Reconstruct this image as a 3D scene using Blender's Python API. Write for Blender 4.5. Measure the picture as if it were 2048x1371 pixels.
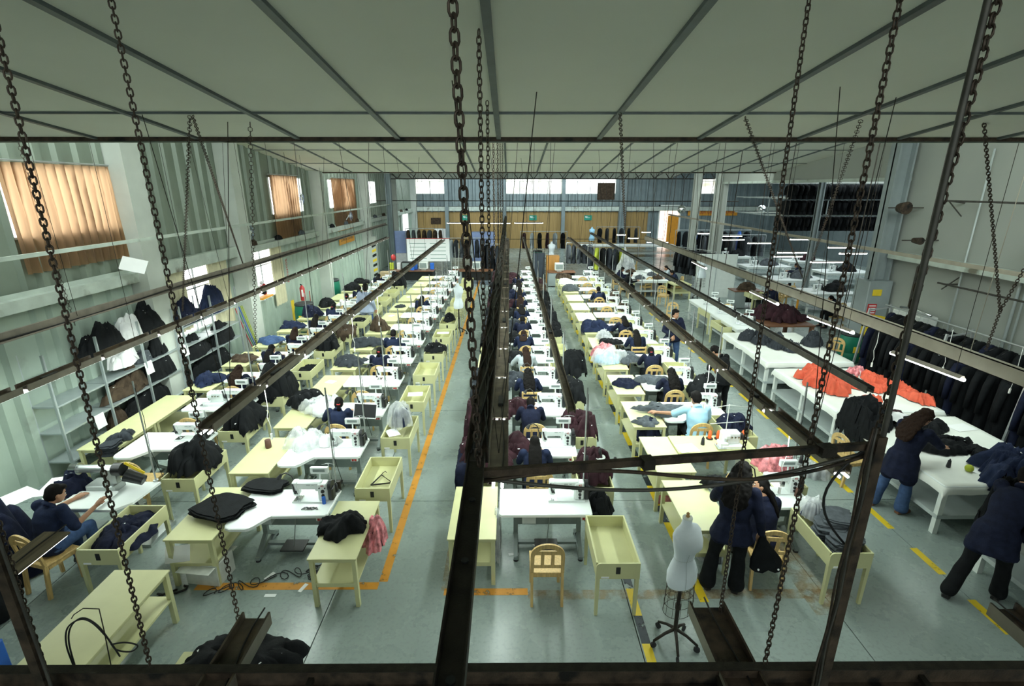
import bpy, math, random
from math import sin, cos, pi, radians, atan2, sqrt
from mathutils import Vector, Matrix, noise
for o in list(bpy.data.objects): bpy.data.objects.remove(o, do_unlink=True)
SC = bpy.context.scene; COL = SC.collection
R = random.Random(7)
# ---------------- camera ----------------
H = 4.8; F = 1008.0; PIT = radians(17.15); YAW = radians(-0.28)
cd = bpy.data.cameras.new('camera'); cam = bpy.data.objects.new('camera', cd); COL.objects.link(cam)
cd.sensor_width = 36.0; cd.sensor_fit = 'HORIZONTAL'; cd.lens = F*36.0/2048.0
cd.clip_start = 0.05; cd.clip_end = 300
cam.location = (0, 0, H); cam.rotation_euler = (pi/2-PIT, 0, YAW)
SC.camera = cam
# ---------------- world, exposure ----------------
SC.view_settings.view_transform = 'Standard'
try: SC.view_settings.look = 'None'
except Exception: pass
SC.view_settings.gamma = 1.0; SC.view_settings.use_curve_mapping = False
SC.view_settings.exposure = -0.12
w = bpy.data.worlds.new('sky'); SC.world = w; w.use_nodes = True
w.node_tree.nodes['Background'].inputs[0].default_value = (0.75, 0.87, 1.0, 1)
w.node_tree.nodes['Background'].inputs[1].default_value = 1.2
# ---------------- lamps of the room and added fill ----------------
def area(name, loc, rot, sx, sy, power, col=(1, 1, 1), spread=180):
    l = bpy.data.lights.new(name, 'AREA'); l.shape = 'RECTANGLE'; l.size = sx; l.size_y = sy
    l.energy = power; l.color = col; l.spread = radians(spread)
    o = bpy.data.objects.new(name, l); COL.objects.link(o); o.location = loc; o.rotation_euler = rot
    return o
COOL = (0.86, 1.0, 0.93)
RZ = 2.25
# x, y start, y end : fluorescent strips under each hanging light rail
STRIPS = [(-6.45, 5.0, 27.0, 1.0), (-3.35, 5.2, 25.5, 1.2), (-0.15, 4.6, 26.0, .8), (0.74, 6.0, 26.0, .8), (3.1, 4.6, 26.5, 1.25), (4.72, 7.0, 16.0, .25), (7.3, 6.5, 25.0, .4)]
for i, (x, a, b, k) in enumerate(STRIPS):
    area('fluorescent_light', (x, (a+b)/2, RZ-0.07), (0, 0, 0), .12, b-a, 13*(b-a)*k, COOL)
# daylight through the sawtooth glazing above the low roof edges, then two added fills
area('skylight_and_fill', (1.2, 6.75, 6.25), (radians(62), 0, 0), 17, 1.6, 1050, (0.80, 0.95, 0.93))
area('skylight_and_fill', (1.2, 21.3, 6.25), (radians(62), 0, 0), 17, 1.6, 700, (0.80, 0.95, 0.95))
area('skylight_and_fill', (1.2, -6.6, 5.9), (radians(58), 0, 0), 17, 2.2, 700, (0.85, 0.95, 0.92))  # frontal fill added behind the camera, lights the near beams and ceiling
area('skylight_and_fill', (1.2, 36.0, 6.2), (radians(35), 0, 0), 16, 1.6, 750, (0.75, 0.92, 1.0))  # extra light added to brighten the far end
area('hall_light', (16.5, 26, 5.6), (0, 0, 0), 8, 18, 950, (0.85, 0.97, 1.0))

# ---------------- materials ----------------
MATS = {}
def mat(name, col, rough=.6, metal=0.0, var=.12, scale=6.0, bump=0.0, bscale=None, emit=0, stretch=None, spots=None, alpha=1.0, spec=.5, trans=0, coat=0):
    m = bpy.data.materials.new(name); m.use_nodes = True; nt = m.node_tree; N = nt.nodes; L = nt.links
    b = N['Principled BSDF']; b.inputs['Roughness'].default_value = rough; b.inputs['Metallic'].default_value = metal
    b.inputs['Specular IOR Level'].default_value = spec
    if coat: b.inputs['Coat Weight'].default_value = coat; b.inputs['Coat Roughness'].default_value = .15
    tc = N.new('ShaderNodeTexCoord'); mp = N.new('ShaderNodeMapping'); L.new(tc.outputs['Object'], mp.inputs[0])
    if stretch: mp.inputs['Scale'].default_value = stretch
    nz = N.new('ShaderNodeTexNoise'); nz.inputs['Scale'].default_value = scale; nz.inputs['Detail'].default_value = 5
    L.new(mp.outputs[0], nz.inputs['Vector'])
    cr = N.new('ShaderNodeValToRGB'); L.new(nz.outputs['Fac'], cr.inputs[0])
    cr.color_ramp.elements[0].position = .3; cr.color_ramp.elements[1].position = .7
    c0 = tuple(c*(1-var) for c in col); c1 = tuple(min(1, c*(1+var)) for c in col)
    cr.color_ramp.elements[0].color = (*c0, 1); cr.color_ramp.elements[1].color = (*c1, 1)
    out = cr.outputs[0]
    if spots:
        n2 = N.new('ShaderNodeTexNoise'); n2.inputs['Scale'].default_value = spots[1]; n2.inputs['Detail'].default_value = 6
        L.new(mp.outputs[0], n2.inputs['Vector'])
        r2 = N.new('ShaderNodeValToRGB'); L.new(n2.outputs['Fac'], r2.inputs[0])
        r2.color_ramp.elements[0].position = spots[2]; r2.color_ramp.elements[1].position = min(1, spots[2]+.1)
        mx = N.new('ShaderNodeMix'); mx.data_type = 'RGBA'; L.new(r2.outputs[0], mx.inputs[0])
        L.new(out, mx.inputs[6]); mx.inputs[7].default_value = (*spots[0], 1); out = mx.outputs[2]
    L.new(out, b.inputs['Base Color'])
    if bump:
        n3 = N.new('ShaderNodeTexNoise'); n3.inputs['Scale'].default_value = bscale or scale*6; n3.inputs['Detail'].default_value = 4
        L.new(mp.outputs[0], n3.inputs['Vector'])
        bp = N.new('ShaderNodeBump'); bp.inputs['Strength'].default_value = bump; bp.inputs['Distance'].default_value = .01
        L.new(n3.outputs['Fac'], bp.inputs['Height']); L.new(bp.outputs[0], b.inputs['Normal'])
    if emit: b.inputs['Emission Color'].default_value = (*col, 1); b.inputs['Emission Strength'].default_value = emit
    if alpha < 1: b.inputs['Alpha'].default_value = alpha
    if trans: b.inputs['Transmission Weight'].default_value = trans
    MATS[name] = m; return m
mat('cream', (.58, .575, .31), .42, var=.06, scale=3, bump=.05)
mat('cream_edge', (.50, .49, .22), .5, var=.1)
mat('white_top', (.86, .90, .88), .28, var=.03, scale=2)
mat('white_cloth', (.78, .80, .74), .8, var=.05, scale=3, bump=.1, bscale=8)
mat('white_paint', (.72, .76, .72), .4, var=.05)
mat('paper', (.88, .89, .88), .7, var=.02)
mat('machine', (.74, .79, .77), .3, var=.03, coat=.2)
mat('machine_grey', (.45, .50, .49), .35, var=.05)
mat('steel', (.40, .43, .42), .35, .7, var=.1)
mat('leg_grey', (.22, .26, .25), .45, .2, var=.1)
mat('chrome', (.75, .77, .78), .15, 1.0, var=.03)
mat('pole', (.50, .53, .53), .35, .6, var=.08)
mat('rail_tan', (.13, .105, .075), .6, .1, var=.35, scale=7, spots=((.06, .045, .03), 3, .55))
mat('dark', (.012, .013, .014), .4, var=.3)
mat('rubber', (.02, .02, .022), .7, var=.2)
mat('red', (.45, .03, .03), .4, var=.08); mat('red_led', (1, .12, .05), .4, emit=2.5)
mat('pine', (.60, .41, .16), .42, var=.2, scale=4, stretch=(12, 12, 1), spots=((.30, .16, .05), 6, .70))
mat('pine_dark', (.42, .25, .09), .45, var=.2, scale=4, stretch=(12, 12, 1))
mat('brown_wood', (.16, .07, .035), .45, var=.2, scale=5)
mat('navy', (.009, .012, .030), .85, spec=.18, var=.3, scale=14, bump=.3, bscale=60)
mat('navy_mid', (.013, .020, .050), .85, spec=.18, var=.3, scale=10, bump=.3, bscale=60)
mat('black_cloth', (.0055, .0065, .0075), .8, spec=.18, var=.4, scale=10, bump=.3, bscale=70)
mat('charcoal', (.032, .037, .044), .9, spec=.18, var=.25, scale=18, bump=.3, bscale=90)
mat('grey_cloth', (.075, .085, .095), .9, spec=.18, var=.25, scale=16, bump=.3, bscale=90)
mat('maroon', (.030, .011, .015), .85, spec=.18, var=.5, scale=5, bump=.3, bscale=60)
mat('brown_cloth', (.055, .038, .025), .85, spec=.18, var=.5, scale=7, bump=.3, bscale=60)
mat('orange_cloth', (.66, .105, .05), .8, var=.15, scale=8, bump=.3, bscale=50)
mat('white_fabric', (.74, .74, .74), .85, var=.1, scale=8, bump=.3, bscale=40)
mat('light_blue', (.36, .62, .80), .85, var=.06, scale=6, bump=.2, bscale=40)
mat('grey_shirt', (.38, .43, .46), .85, var=.08, bump=.2, bscale=40)
mat('stripe_shirt', (.30, .35, .46), .85, var=.12, scale=30, stretch=(3, 3, .1))
mat('denim', (.05, .09, .19), .85, spec=.18, var=.2, scale=20, bump=.2, bscale=80)
mat('skin', (.42, .22, .13), .5, var=.06); mat('lips', (.30, .09, .07), .5, var=.05)
mat('hair', (.006, .005, .0045), .7, spec=.12, var=.4, scale=30, stretch=(4, 4, .3), bump=.4, bscale=60)
mat('hair_brown', (.020, .010, .006), .7, spec=.12, var=.5, scale=20, stretch=(4, 4, .4), bump=.5, bscale=50)
mat('eye_white', (.7, .7, .68), .3, var=.02)
mat('shoe', (.012, .011, .011), .35, var=.2)
mat('jersey_body', (.70, .76, .80), .85, var=.03, bump=.1, bscale=90)
mat('rust_rail', (.085, .066, .045), .6, .2, var=.5, scale=9, bump=.2, spots=((.12, .085, .05), 4, .56))
mat('rail_face', (.24, .21, .17), .5, .2, var=.2, scale=5, bump=.1)
mat('beige_rail', (.33, .30, .235), .5, .1, var=.12, scale=4)
mat('iron', (.028, .023, .017), .55, .4, var=.4, scale=20, bump=.2)
mat('iron_rust', (.062, .042, .028), .65, .3, var=.5, scale=14, bump=.3, spots=((.008, .007, .006), 5, .55))
mat('post_grey', (.085, .080, .070), .5, .4, var=.3, scale=10)
mat('chain', (.075, .055, .042), .5, .6, var=.4, scale=30)
mat('reflector', (.80, .84, .83), .25, .3, var=.03)
mat('tube', (.93, 1.0, .96), .3, var=0, emit=9)
mat('cord_white', (.75, .75, .70), .5, var=.05); mat('cord_black', (.012, .012, .012), .5, var=.2)
mat('shelf_metal', (.42, .47, .48), .35, .4, var=.12, scale=3)
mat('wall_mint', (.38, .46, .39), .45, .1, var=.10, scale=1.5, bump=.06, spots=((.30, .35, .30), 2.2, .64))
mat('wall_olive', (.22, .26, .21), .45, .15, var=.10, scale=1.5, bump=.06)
mat('wall_blue', (.21, .26, .27), .42, .3, var=.12, scale=2)
mat('wall_white', (.36, .38, .34), .65, var=.05, scale=.8, bump=.05)
mat('wall_tan', (.33, .215, .075), .6, var=.15, scale=3, stretch=(6, 6, .3))
mat('ledge', (.50, .56, .50), .5, var=.15, scale=3, spots=((.16, .15, .11), 1.6, .6))
mat('column', (.52, .55, .50), .55, var=.08, scale=2)
mat('column_grey', (.26, .30, .30), .5, var=.12, scale=2)
mat('ceiling', (.72, .73, .65), .85, var=.04, scale=.7)
mat('batten', (.10, .12, .12), .5, .2, var=.2)
mat('curtain', (.20, .125, .07), .9, var=.18, scale=4, stretch=(8, 8, .6))
mat('curtain_pale', (.62, .58, .40), .9, var=.1, scale=4)
mat('daylight', (1.0, 1.0, .98), .5, var=.0, emit=2.6)
mat('daylight_dim', (.95, 1.0, .93), .5, var=.25, scale=2.5, emit=0)
mat('door_glow', (1.0, .80, .70), .5, var=.06, emit=1.6)
mat('drum_green', (.01, .17, .10), .35, var=.1); mat('drum_lid', (.02, .025, .025), .5)
mat('yellow', (.80, .58, .03), .5, var=.1); mat('orange_sign', (.70, .30, .02), .5, var=.08)
mat('green_sign', (.01, .25, .17), .4, var=.05); mat('blue', (.02, .12, .50), .4, var=.1)
mat('blue_pale', (.33, .42, .72), .7, var=.08); mat('water_blue', (.18, .48, .70), .25, var=.06)
mat('bottle', (.30, .42, .52), .12, var=.05, alpha=.8); mat('cardboard', (.36, .27, .15), .7, var=.12)
mat('brown_cone', (.10, .045, .03), .7, var=.1); mat('orange_cone', (.80, .12, .02), .6, var=.08)
mat('lime', (.40, .46, .04), .85, var=.15); mat('plastic_box', (.62, .64, .60), .5, var=.05)
mat('carton', (.60, .62, .57), .7, var=.14, scale=9)
mat('cabinet_wood', (.36, .17, .035), .45, var=.15, scale=4, stretch=(5, 5, .5))
mat('plastic_film', (.75, .80, .82), .18, var=.3, scale=9, bump=.9, bscale=16, alpha=.42, coat=.6)
mat('plastic_red', (.70, .20, .22), .25, var=.7, scale=12, bump=.8, bscale=18)
mat('rust_plank', (.20, .16, .10), .7, var=.35, scale=5, stretch=(6, .6, 6), bump=.2)
mat('black_mat', (.02, .03, .045), .6, var=.2)
# emission follows the colour for the outdoor view through far windows
def emis_noise(name, a, b, s, strength):
    m = MATS[name]; nt = m.node_tree; bs = nt.nodes['Principled BSDF']
    cr = [n for n in nt.nodes if n.type == 'VALTORGB'][0]
    cr.color_ramp.elements[0].color = (*a, 1); cr.color_ramp.elements[1].color = (*b, 1)
    nt.links.new(cr.outputs[0], bs.inputs['Emission Color']); bs.inputs['Emission Strength'].default_value = strength
emis_noise('daylight_dim', (.55, .55, .42), (1, 1, 1), 2, 1.6)
# curtains let daylight through
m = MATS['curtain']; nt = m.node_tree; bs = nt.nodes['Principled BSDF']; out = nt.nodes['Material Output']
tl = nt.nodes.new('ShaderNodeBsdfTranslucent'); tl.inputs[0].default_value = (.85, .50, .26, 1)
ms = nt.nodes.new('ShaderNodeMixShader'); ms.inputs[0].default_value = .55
wv = nt.nodes.new('ShaderNodeTexWave'); wv.bands_direction = 'Y'; wv.inputs['Scale'].default_value = 1.66; wv.inputs['Distortion'].default_value = 1.6; wv.inputs['Detail'].default_value = 3  # pleat shading painted into the translucent colour as dark bands
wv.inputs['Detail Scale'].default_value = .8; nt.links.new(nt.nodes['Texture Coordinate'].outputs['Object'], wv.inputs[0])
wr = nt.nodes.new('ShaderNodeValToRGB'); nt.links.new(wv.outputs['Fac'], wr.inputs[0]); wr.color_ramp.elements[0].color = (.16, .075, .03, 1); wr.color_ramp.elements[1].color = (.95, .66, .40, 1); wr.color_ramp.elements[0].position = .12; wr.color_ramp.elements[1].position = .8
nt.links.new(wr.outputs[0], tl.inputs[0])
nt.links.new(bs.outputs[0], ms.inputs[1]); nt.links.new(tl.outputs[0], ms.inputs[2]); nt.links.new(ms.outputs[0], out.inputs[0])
# worn floor paint: alpha broken up by noise
def worn(name, col, lo=.42, soft=.08, mx=1.0):
    m = mat(name, col, .5, var=.12, scale=5); nt = m.node_tree; b = nt.nodes['Principled BSDF']
    tc = nt.nodes['Texture Coordinate']; n = nt.nodes.new('ShaderNodeTexNoise'); n.inputs['Scale'].default_value = 5; n.inputs['Detail'].default_value = 8
    n.inputs['Roughness'].default_value = .75
    r = nt.nodes.new('ShaderNodeValToRGB'); r.color_ramp.elements[0].position = lo; r.color_ramp.elements[1].position = lo+soft; r.color_ramp.elements[1].color = (mx, mx, mx, 1)
    nt.links.new(tc.outputs['Object'], n.inputs[0]); nt.links.new(n.outputs['Fac'], r.inputs[0]); nt.links.new(r.outputs[0], b.inputs['Alpha'])
worn('paint_orange', (.62, .27, .03), .36); worn('paint_orange_faint', (.42, .27, .10), .42, .35, .6)
worn('paint_yellow', (.72, .52, .02), .33); worn('paint_black', (.02, .03, .04), .40)
# polished concrete
def floor_mat():
    m = mat('floor', (.27, .325, .305), .22, var=.10, scale=.55); nt = m.node_tree; N = nt.nodes; L = nt.links; b = N['Principled BSDF']
    tc = N['Texture Coordinate']
    a = N.new('ShaderNodeTexNoise'); a.inputs['Scale'].default_value = 1.3; a.inputs['Detail'].default_value = 9; a.inputs['Roughness'].default_value = .65
    L.new(tc.outputs['Object'], a.inputs[0])
    r = N.new('ShaderNodeMapRange'); r.inputs[1].default_value = .3; r.inputs[2].default_value = .7; r.inputs[3].default_value = .20; r.inputs[4].default_value = .36
    L.new(a.outputs['Fac'], r.inputs[0]); L.new(r.outputs[0], b.inputs['Roughness'])
    g = N.new('ShaderNodeTexNoise'); g.inputs['Scale'].default_value = 24; g.inputs['Detail'].default_value = 8; L.new(tc.outputs['Object'], g.inputs[0])
    cr = [n for n in N if n.type == 'VALTORGB'][0]
    mx = N.new('ShaderNodeMix'); mx.data_type = 'RGBA'; mx.blend_type = 'MULTIPLY'; mx.inputs[0].default_value = .28
    r2 = N.new('ShaderNodeValToRGB'); r2.color_ramp.elements[0].position = .28; r2.color_ramp.elements[0].color = (.35, .35, .33, 1); r2.color_ramp.elements[1].position = .5
    L.new(g.outputs['Fac'], r2.inputs[0]); L.new(cr.outputs[0], mx.inputs[6]); L.new(r2.outputs[0], mx.inputs[7]); L.new(mx.outputs[2], b.inputs['Base Color'])
floor_mat()

# ---------------- geometry helpers ----------------
class MB:
    def __init__(s): s.v = []; s.f = []; s.m = []; s.sm = []
    def add(s, vs, fs, mi=0, smooth=False):
        n = len(s.v); s.v.extend(tuple(v) for v in vs)
        for f in fs: s.f.append(tuple(i+n for i in f)); s.m.append(mi); s.sm.append(smooth)
        return s
    def box(s, x0, x1, y0, y1, z0, z1, mi=0, M=None):
        vs = [Vector((x, y, z)) for z in (z0, z1) for x, y in ((x0, y0), (x1, y0), (x1, y1), (x0, y1))]
        if M: vs = [M @ v for v in vs]
        return s.add(vs, [(0, 3, 2, 1), (4, 5, 6, 7), (0, 1, 5, 4), (1, 2, 6, 5), (2, 3, 7, 6), (3, 0, 4, 7)], mi)
    def bev(s, x0, x1, y0, y1, z0, z1, b=.008, mi=0, M=None):
        b = min(b, (x1-x0)*.45, (y1-y0)*.45, (z1-z0)*.45)
        def ring(i, z): return [(x0+i, y0, z), (x1-i, y0, z), (x1, y0+i, z), (x1, y1-i, z), (x1-i, y1, z), (x0+i, y1, z), (x0, y1-i, z), (x0, y0+i, z)]
        def rin(z): return [(x0+b*1.0, y0+b, z), (x1-b, y0+b, z), (x1-b, y0+b, z), (x1-b, y1-b, z), (x1-b, y1-b, z), (x0+b, y1-b, z), (x0+b, y1-b, z), (x0+b, y0+b, z)]
        def q(t): 
            k = b*.55
            return t
        rs = [[(min(max(x, x0+b*.6), x1-b*.6), min(max(y, y0+b*.6), y1-b*.6), z0) for x, y, z in ring(b, z0)], ring(b, z0+b*.6), ring(b, z1-b*.6),
              [(min(max(x, x0+b*.6), x1-b*.6), min(max(y, y0+b*.6), y1-b*.6), z1) for x, y, z in ring(b, z1)]]
        vs = [Vector(p) for r in rs for p in r]
        if M: vs = [M @ v for v in vs]
        fs = [tuple(range(7, -1, -1)), tuple(range(24, 32))]
        for k in range(3):
            for i in range(8): j = (i+1) % 8; fs.append((k*8+i, k*8+j, k*8+8+j, k*8+8+i))
        return s.add(vs, fs, mi)
    def bar(s, p, q, w, h=None, mi=0, up=(0, 0, 1)):
        p = Vector(p); q = Vector(q); h = h or w; d = (q-p)
        if d.length < 1e-6: return s
        d.normalize(); u = Vector(up)
        if abs(d.dot(u)) > .98: u = Vector((0, 1, 0))
        r = d.cross(u).normalized(); u = r.cross(d)
        vs = []
        for c in (p, q):
            for a, b in ((-1, -1), (1, -1), (1, 1), (-1, 1)): vs.append(c+r*a*w/2+u*b*h/2)
        return s.add(vs, [(0, 3, 2, 1), (4, 5, 6, 7), (0, 1, 5, 4), (1, 2, 6, 5), (2, 3, 7, 6), (3, 0, 4, 7)], mi)
    def cyl(s, p, q, r0, r1=None, n=12, mi=0, smooth=True, cap=True):
        p = Vector(p); q = Vector(q); r1 = r0 if r1 is None else r1; d = (q-p)
        if d.length < 1e-7: return s
        d.normalize(); u = Vector((0, 0, 1)) if abs(d.z) < .9 else Vector((0, 1, 0)); a = d.cross(u).normalized(); b = d.cross(a)
        vs = [c+(a*cos(2*pi*i/n)+b*sin(2*pi*i/n))*r for c, r in ((p, r0), (q, r1)) for i in range(n)]
        s.add(vs, [(i, (i+1) % n, n+(i+1) % n, n+i) for i in range(n)], mi, smooth)
        if cap: s.add([vs[i] for i in range(n)], [tuple(range(n-1, -1, -1))], mi); s.add([vs[n+i] for i in range(n)], [tuple(range(n))], mi)
        return s
    def tube(s, pts, r, n=6, mi=0, closed=False, smooth=True):
        pts = [Vector(p) for p in pts]; m = len(pts); rings = []; pa = None
        for i, p in enumerate(pts):
            a = pts[(i-1) % m] if (closed or i > 0) else p; b = pts[(i+1) % m] if (closed or i < m-1) else p
            d = (b-a).normalized() if (b-a).length > 1e-9 else Vector((0, 0, 1))
            if pa is None: pa = d.cross(Vector((0, 0, 1)) if abs(d.z) < .9 else Vector((1, 0, 0))).normalized()
            x = pa-d*pa.dot(d); x = x.normalized() if x.length > 1e-6 else d.orthogonal().normalized(); pa = x; y = d.cross(x)
            rr = r[i] if isinstance(r, (list, tuple)) else r
            rings.append([p+(x*cos(2*pi*k/n)+y*sin(2*pi*k/n))*rr for k in range(n)])
        vs = [v for rg in rings for v in rg]; fs = []
        for i in range(m if closed else m-1):
            j = (i+1) % m
            for k in range(n): l = (k+1) % n; fs.append((i*n+k, i*n+l, j*n+l, j*n+k))
        if not closed: fs.append(tuple(range(n-1, -1, -1))); fs.append(tuple((m-1)*n+k for k in range(n)))
        return s.add(vs, fs, mi, smooth)
    def ball(s, c, r, nu=12, nv=8, mi=0, M=None):
        if not isinstance(r, (tuple, list)): r = (r, r, r)
        c = Vector(c); vs = []; fs = []
        def P(x, y, z):
            v = Vector((x*r[0], y*r[1], z*r[2]));
            if M: v = M @ v
            return c+v
        vs.append(P(0, 0, 1))
        for j in range(1, nv):
            t = pi*j/nv
            for i in range(nu): a = 2*pi*i/nu; vs.append(P(sin(t)*cos(a), sin(t)*sin(a), cos(t)))
        vs.append(P(0, 0, -1)); n = len(vs)
        for i in range(nu): k = (i+1) % nu; fs.append((0, 1+i, 1+k)); fs.append((n-1, n-1-nu+k, n-1-nu+i))
        for j in range(nv-2):
            for i in range(nu): k = (i+1) % nu; a = 1+j*nu; fs.append((a+i, a+nu+i, a+nu+k, a+k))
        return s.add(vs, fs, mi, True)
    def lathe(s, prof, n=20, c=(0, 0, 0), mi=0, smooth=True, cap=True):
        c = Vector(c); vs = [c+Vector((r*cos(2*pi*i/n), r*sin(2*pi*i/n), z)) for r, z in prof for i in range(n)]; fs = []
        for j in range(len(prof)-1):
            for i in range(n): k = (i+1) % n; fs.append((j*n+i, j*n+k, (j+1)*n+k, (j+1)*n+i))
        s.add(vs, fs, mi, smooth)
        if cap: m = len(prof)-1; s.add(vs[:n], [tuple(range(n-1, -1, -1))], mi); s.add(vs[m*n:], [tuple(range(n))], mi)
        return s
    def prism(s, poly, z0, z1, mi=0, M=None):
        n = len(poly); vs = [Vector((x, y, z)) for z in (z0, z1) for x, y in poly]
        if M: vs = [M @ v for v in vs]
        return s.add(vs, [tuple(range(n-1, -1, -1)), tuple(range(n, 2*n))]+[(i, (i+1) % n, n+(i+1) % n, n+i) for i in range(n)], mi)
    def loft(s, rings, mi=0, smooth=True, cap=True):
        n = len(rings[0]); vs = [v for r in rings for v in r]; fs = []
        for j in range(len(rings)-1):
            for i in range(n): k = (i+1) % n; fs.append((j*n+i, j*n+k, (j+1)*n+k, (j+1)*n+i))
        s.add(vs, fs, mi, smooth)
        if cap: s.add(rings[0], [tuple(range(n-1, -1, -1))], mi); s.add(rings[-1], [tuple(range(n))], mi)
        return s
    def grid(s, fn, nu, nv, mi=0, smooth=True):
        vs = [fn(i/nu, j/nv) for j in range(nv+1) for i in range(nu+1)]; w = nu+1
        return s.add(vs, [(j*w+i, j*w+i+1, (j+1)*w+i+1, (j+1)*w+i) for j in range(nv) for i in range(nu)], mi, smooth)
    def mesh(s, name, mats):
        me = bpy.data.meshes.new(name); me.from_pydata([tuple(v) for v in s.v], [], s.f)
        if not isinstance(mats, (list, tuple)): mats = [mats]
        for m in mats: me.materials.append(MATS[m])
        me.polygons.foreach_set('material_index', s.m); me.polygons.foreach_set('use_smooth', s.sm); me.update()
        return me
    def build(s, name, mats, parent=None, loc=None, rz=0):
        o = bpy.data.objects.new(name, s.mesh(name, mats)); COL.objects.link(o)
        if parent: o.parent = parent
        if loc is not None: o.location = loc
        if rz: o.rotation_euler = (0, 0, rz)
        return o
def tag(o, label=None, cat=None, group=None, kind=None):
    if label: o['label'] = label
    if cat: o['category'] = cat
    if group: o['group'] = group
    if kind: o['kind'] = kind
    return o
def thing(name, label=None, cat=None, loc=(0, 0, 0), rz=0, group=None):
    o = bpy.data.objects.new(name, None); COL.objects.link(o); o.empty_display_size = .1
    o.location = loc; o.rotation_euler = (0, 0, rz); return tag(o, label, cat, group)
KIDS = {}; PROTO = {}
def note_kids(o):
    KIDS[o.name] = list(o.children)
    for c in KIDS[o.name]: note_kids(c)
def dup2(o, parent, out):
    c = o.copy(); COL.objects.link(c); c.parent = parent; out.append(c)
    for ch in KIDS.get(o.name, []): dup2(ch, c, out)
    return c
def get(key, maker, label, cat, loc, rz=0, group=None, sc=None, mats=None):
    """first use builds the thing, later uses copy it and its parts"""
    out = []
    if key not in PROTO:
        o = maker(); PROTO[key] = (o, tuple(o.rotation_euler)); note_kids(o); out = [o]+[c for c in KIDS[o.name]]+[g for c in KIDS[o.name] for g in KIDS[c.name]]
        MATBASE[key] = None
        if mats: pass
    else:
        o = dup2(PROTO[key][0], None, out)
        for q in out:
            for i, sl in enumerate(getattr(q, 'material_slots', [])):
                if sl.link == 'OBJECT': sl.link = 'DATA'
    o.location = loc; o.rotation_euler = (0, 0, rz); o.scale = (1, 1, 1)
    if sc: o.scale = sc if isinstance(sc, (tuple, list)) else (sc, sc, sc)
    tag(o, label, cat, group)
    if not group and 'group' in o: del o['group']
    if mats:
        for q in out:
            for i, sl in enumerate(getattr(q, 'material_slots', [])):
                if sl.material and sl.material.name in mats:
                    t = MATS[mats[sl.material.name]]; sl.link = 'OBJECT'; sl.material = t
    return o
MATBASE = {}
# pixel -> place in the room (2048x1371 frame)
_f = Vector((-sin(YAW)*cos(PIT), cos(YAW)*cos(PIT), -sin(PIT))); _r = Vector((cos(YAW), sin(YAW), 0)); _u = _r.cross(_f)
def ray(x, y): return _f+_r*((x-1024)/F)-_u*((y-685.5)/F)
def P(x, y, z=0.0):
    d = ray(x, y); t = (z-H)/d.z; return Vector((d.x*t, d.y*t, z))
def PYp(x, y, Y):
    d = ray(x, y); t = Y/d.y; return Vector((d.x*t, Y, H+d.z*t))
def PXp(x, y, X):
    d = ray(x, y); t = X/d.x; return Vector((X, d.y*t, H+d.z*t))
def text_mesh(name, s, size, mats, loc, rot, parent=None, depth=.004):
    c = bpy.data.curves.new(name, 'FONT'); c.body = s; c.size = size; c.extrude = depth; c.align_x = 'CENTER'; c.align_y = 'CENTER'
    t = bpy.data.objects.new('tmp', c); COL.objects.link(t); bpy.context.view_layer.update()
    me = bpy.data.meshes.new_from_object(t.evaluated_get(bpy.context.evaluated_depsgraph_get()))
    bpy.data.objects.remove(t); me.materials.clear(); me.materials.append(MATS[mats])
    o = bpy.data.objects.new(name, me); COL.objects.link(o); o.location = loc; o.rotation_euler = rot
    if parent: o.parent = parent
    return o
# ================= the room =================
XL, XR = -7.9, 10.6; YF = 42.0
ZE = 5.38   # low edge of each roof tooth
def struct(name, mb, m, parent=None, loc=None):
    o = mb.build(name, m, parent, loc)
    if not parent: o['kind'] = 'structure'
    return o
# floor slabs, each with its own edges
fl = struct('floor', MB().box(-10.5, 24, -7, 44, -.12, -.012), 'rubber'); fl['label'] = 'polished grey green concrete floor of the sewing hall'
xs = [XL-.3, -5.8, -2.18, 1.43, 3.87, 5.62, 9.3, 13, 16.7, 20.4, 23]; ys = [-6.6, -3.5, 0, 3.5, 6.98, 10.4, 13.9, 17.4, 20.9, 24.4, 27.9, 31.4, 34.9, 38.4, 43]
for i in range(len(xs)-1):
    for j in range(len(ys)-1):
        MB().box(xs[i]+.006, xs[i+1]-.006, ys[j]+.005, ys[j+1]-.005, -.05, 0).build('floor_slab', 'floor', fl)
def paint(name, x0, x1, y0, y1, m, label):
    o = struct(name, MB().box(x0, x1, y0, y1, .0005, .002), m); o['label'] = label; o['kind'] = 'structure'; return o
paint('floor_line', -1.67, -1.56, 5.25, 27, 'paint_orange', 'long orange line painted down the left aisle')
paint('floor_line', -3.95, -1.66, 5.12, 5.24, 'paint_orange', 'orange line painted across in front of the second column')
paint('floor_line', -.82, .22, 5.02, 5.13, 'paint_orange', 'worn orange line under the pale yellow table of the centre column')
paint('floor_line', .22, 4.2, 4.95, 5.1, 'paint_orange_faint', 'faint orange line fading toward the right')
paint('floor_line', -.86, -.77, 5.1, 6.2, 'paint_orange_faint', 'faint orange line along the centre column')
paint('floor_line', 3.6, 3.95, 4.7, 6.3, 'paint_orange_faint', 'faint orange smears beside the tray of dark pieces')
def hazard(x, y0, y1, w, dl, gap):
    y = y0; k = 0
    o = thing('floor_marking', None, None, (0, 0, 0)); o['kind'] = 'structure'; o['label'] = 'yellow and black dashes painted along the aisle'
    while y < y1:
        MB().box(x-w/2, x+w/2, y, min(y+dl, y1), .0005, .002).build('dash', 'paint_yellow', o)
        if gap < 0: MB().box(x-w/2, x+w/2, y+dl, y+dl-gap, .0005, .002).build('dash', 'paint_black', o)
        y += dl+abs(gap)
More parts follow.
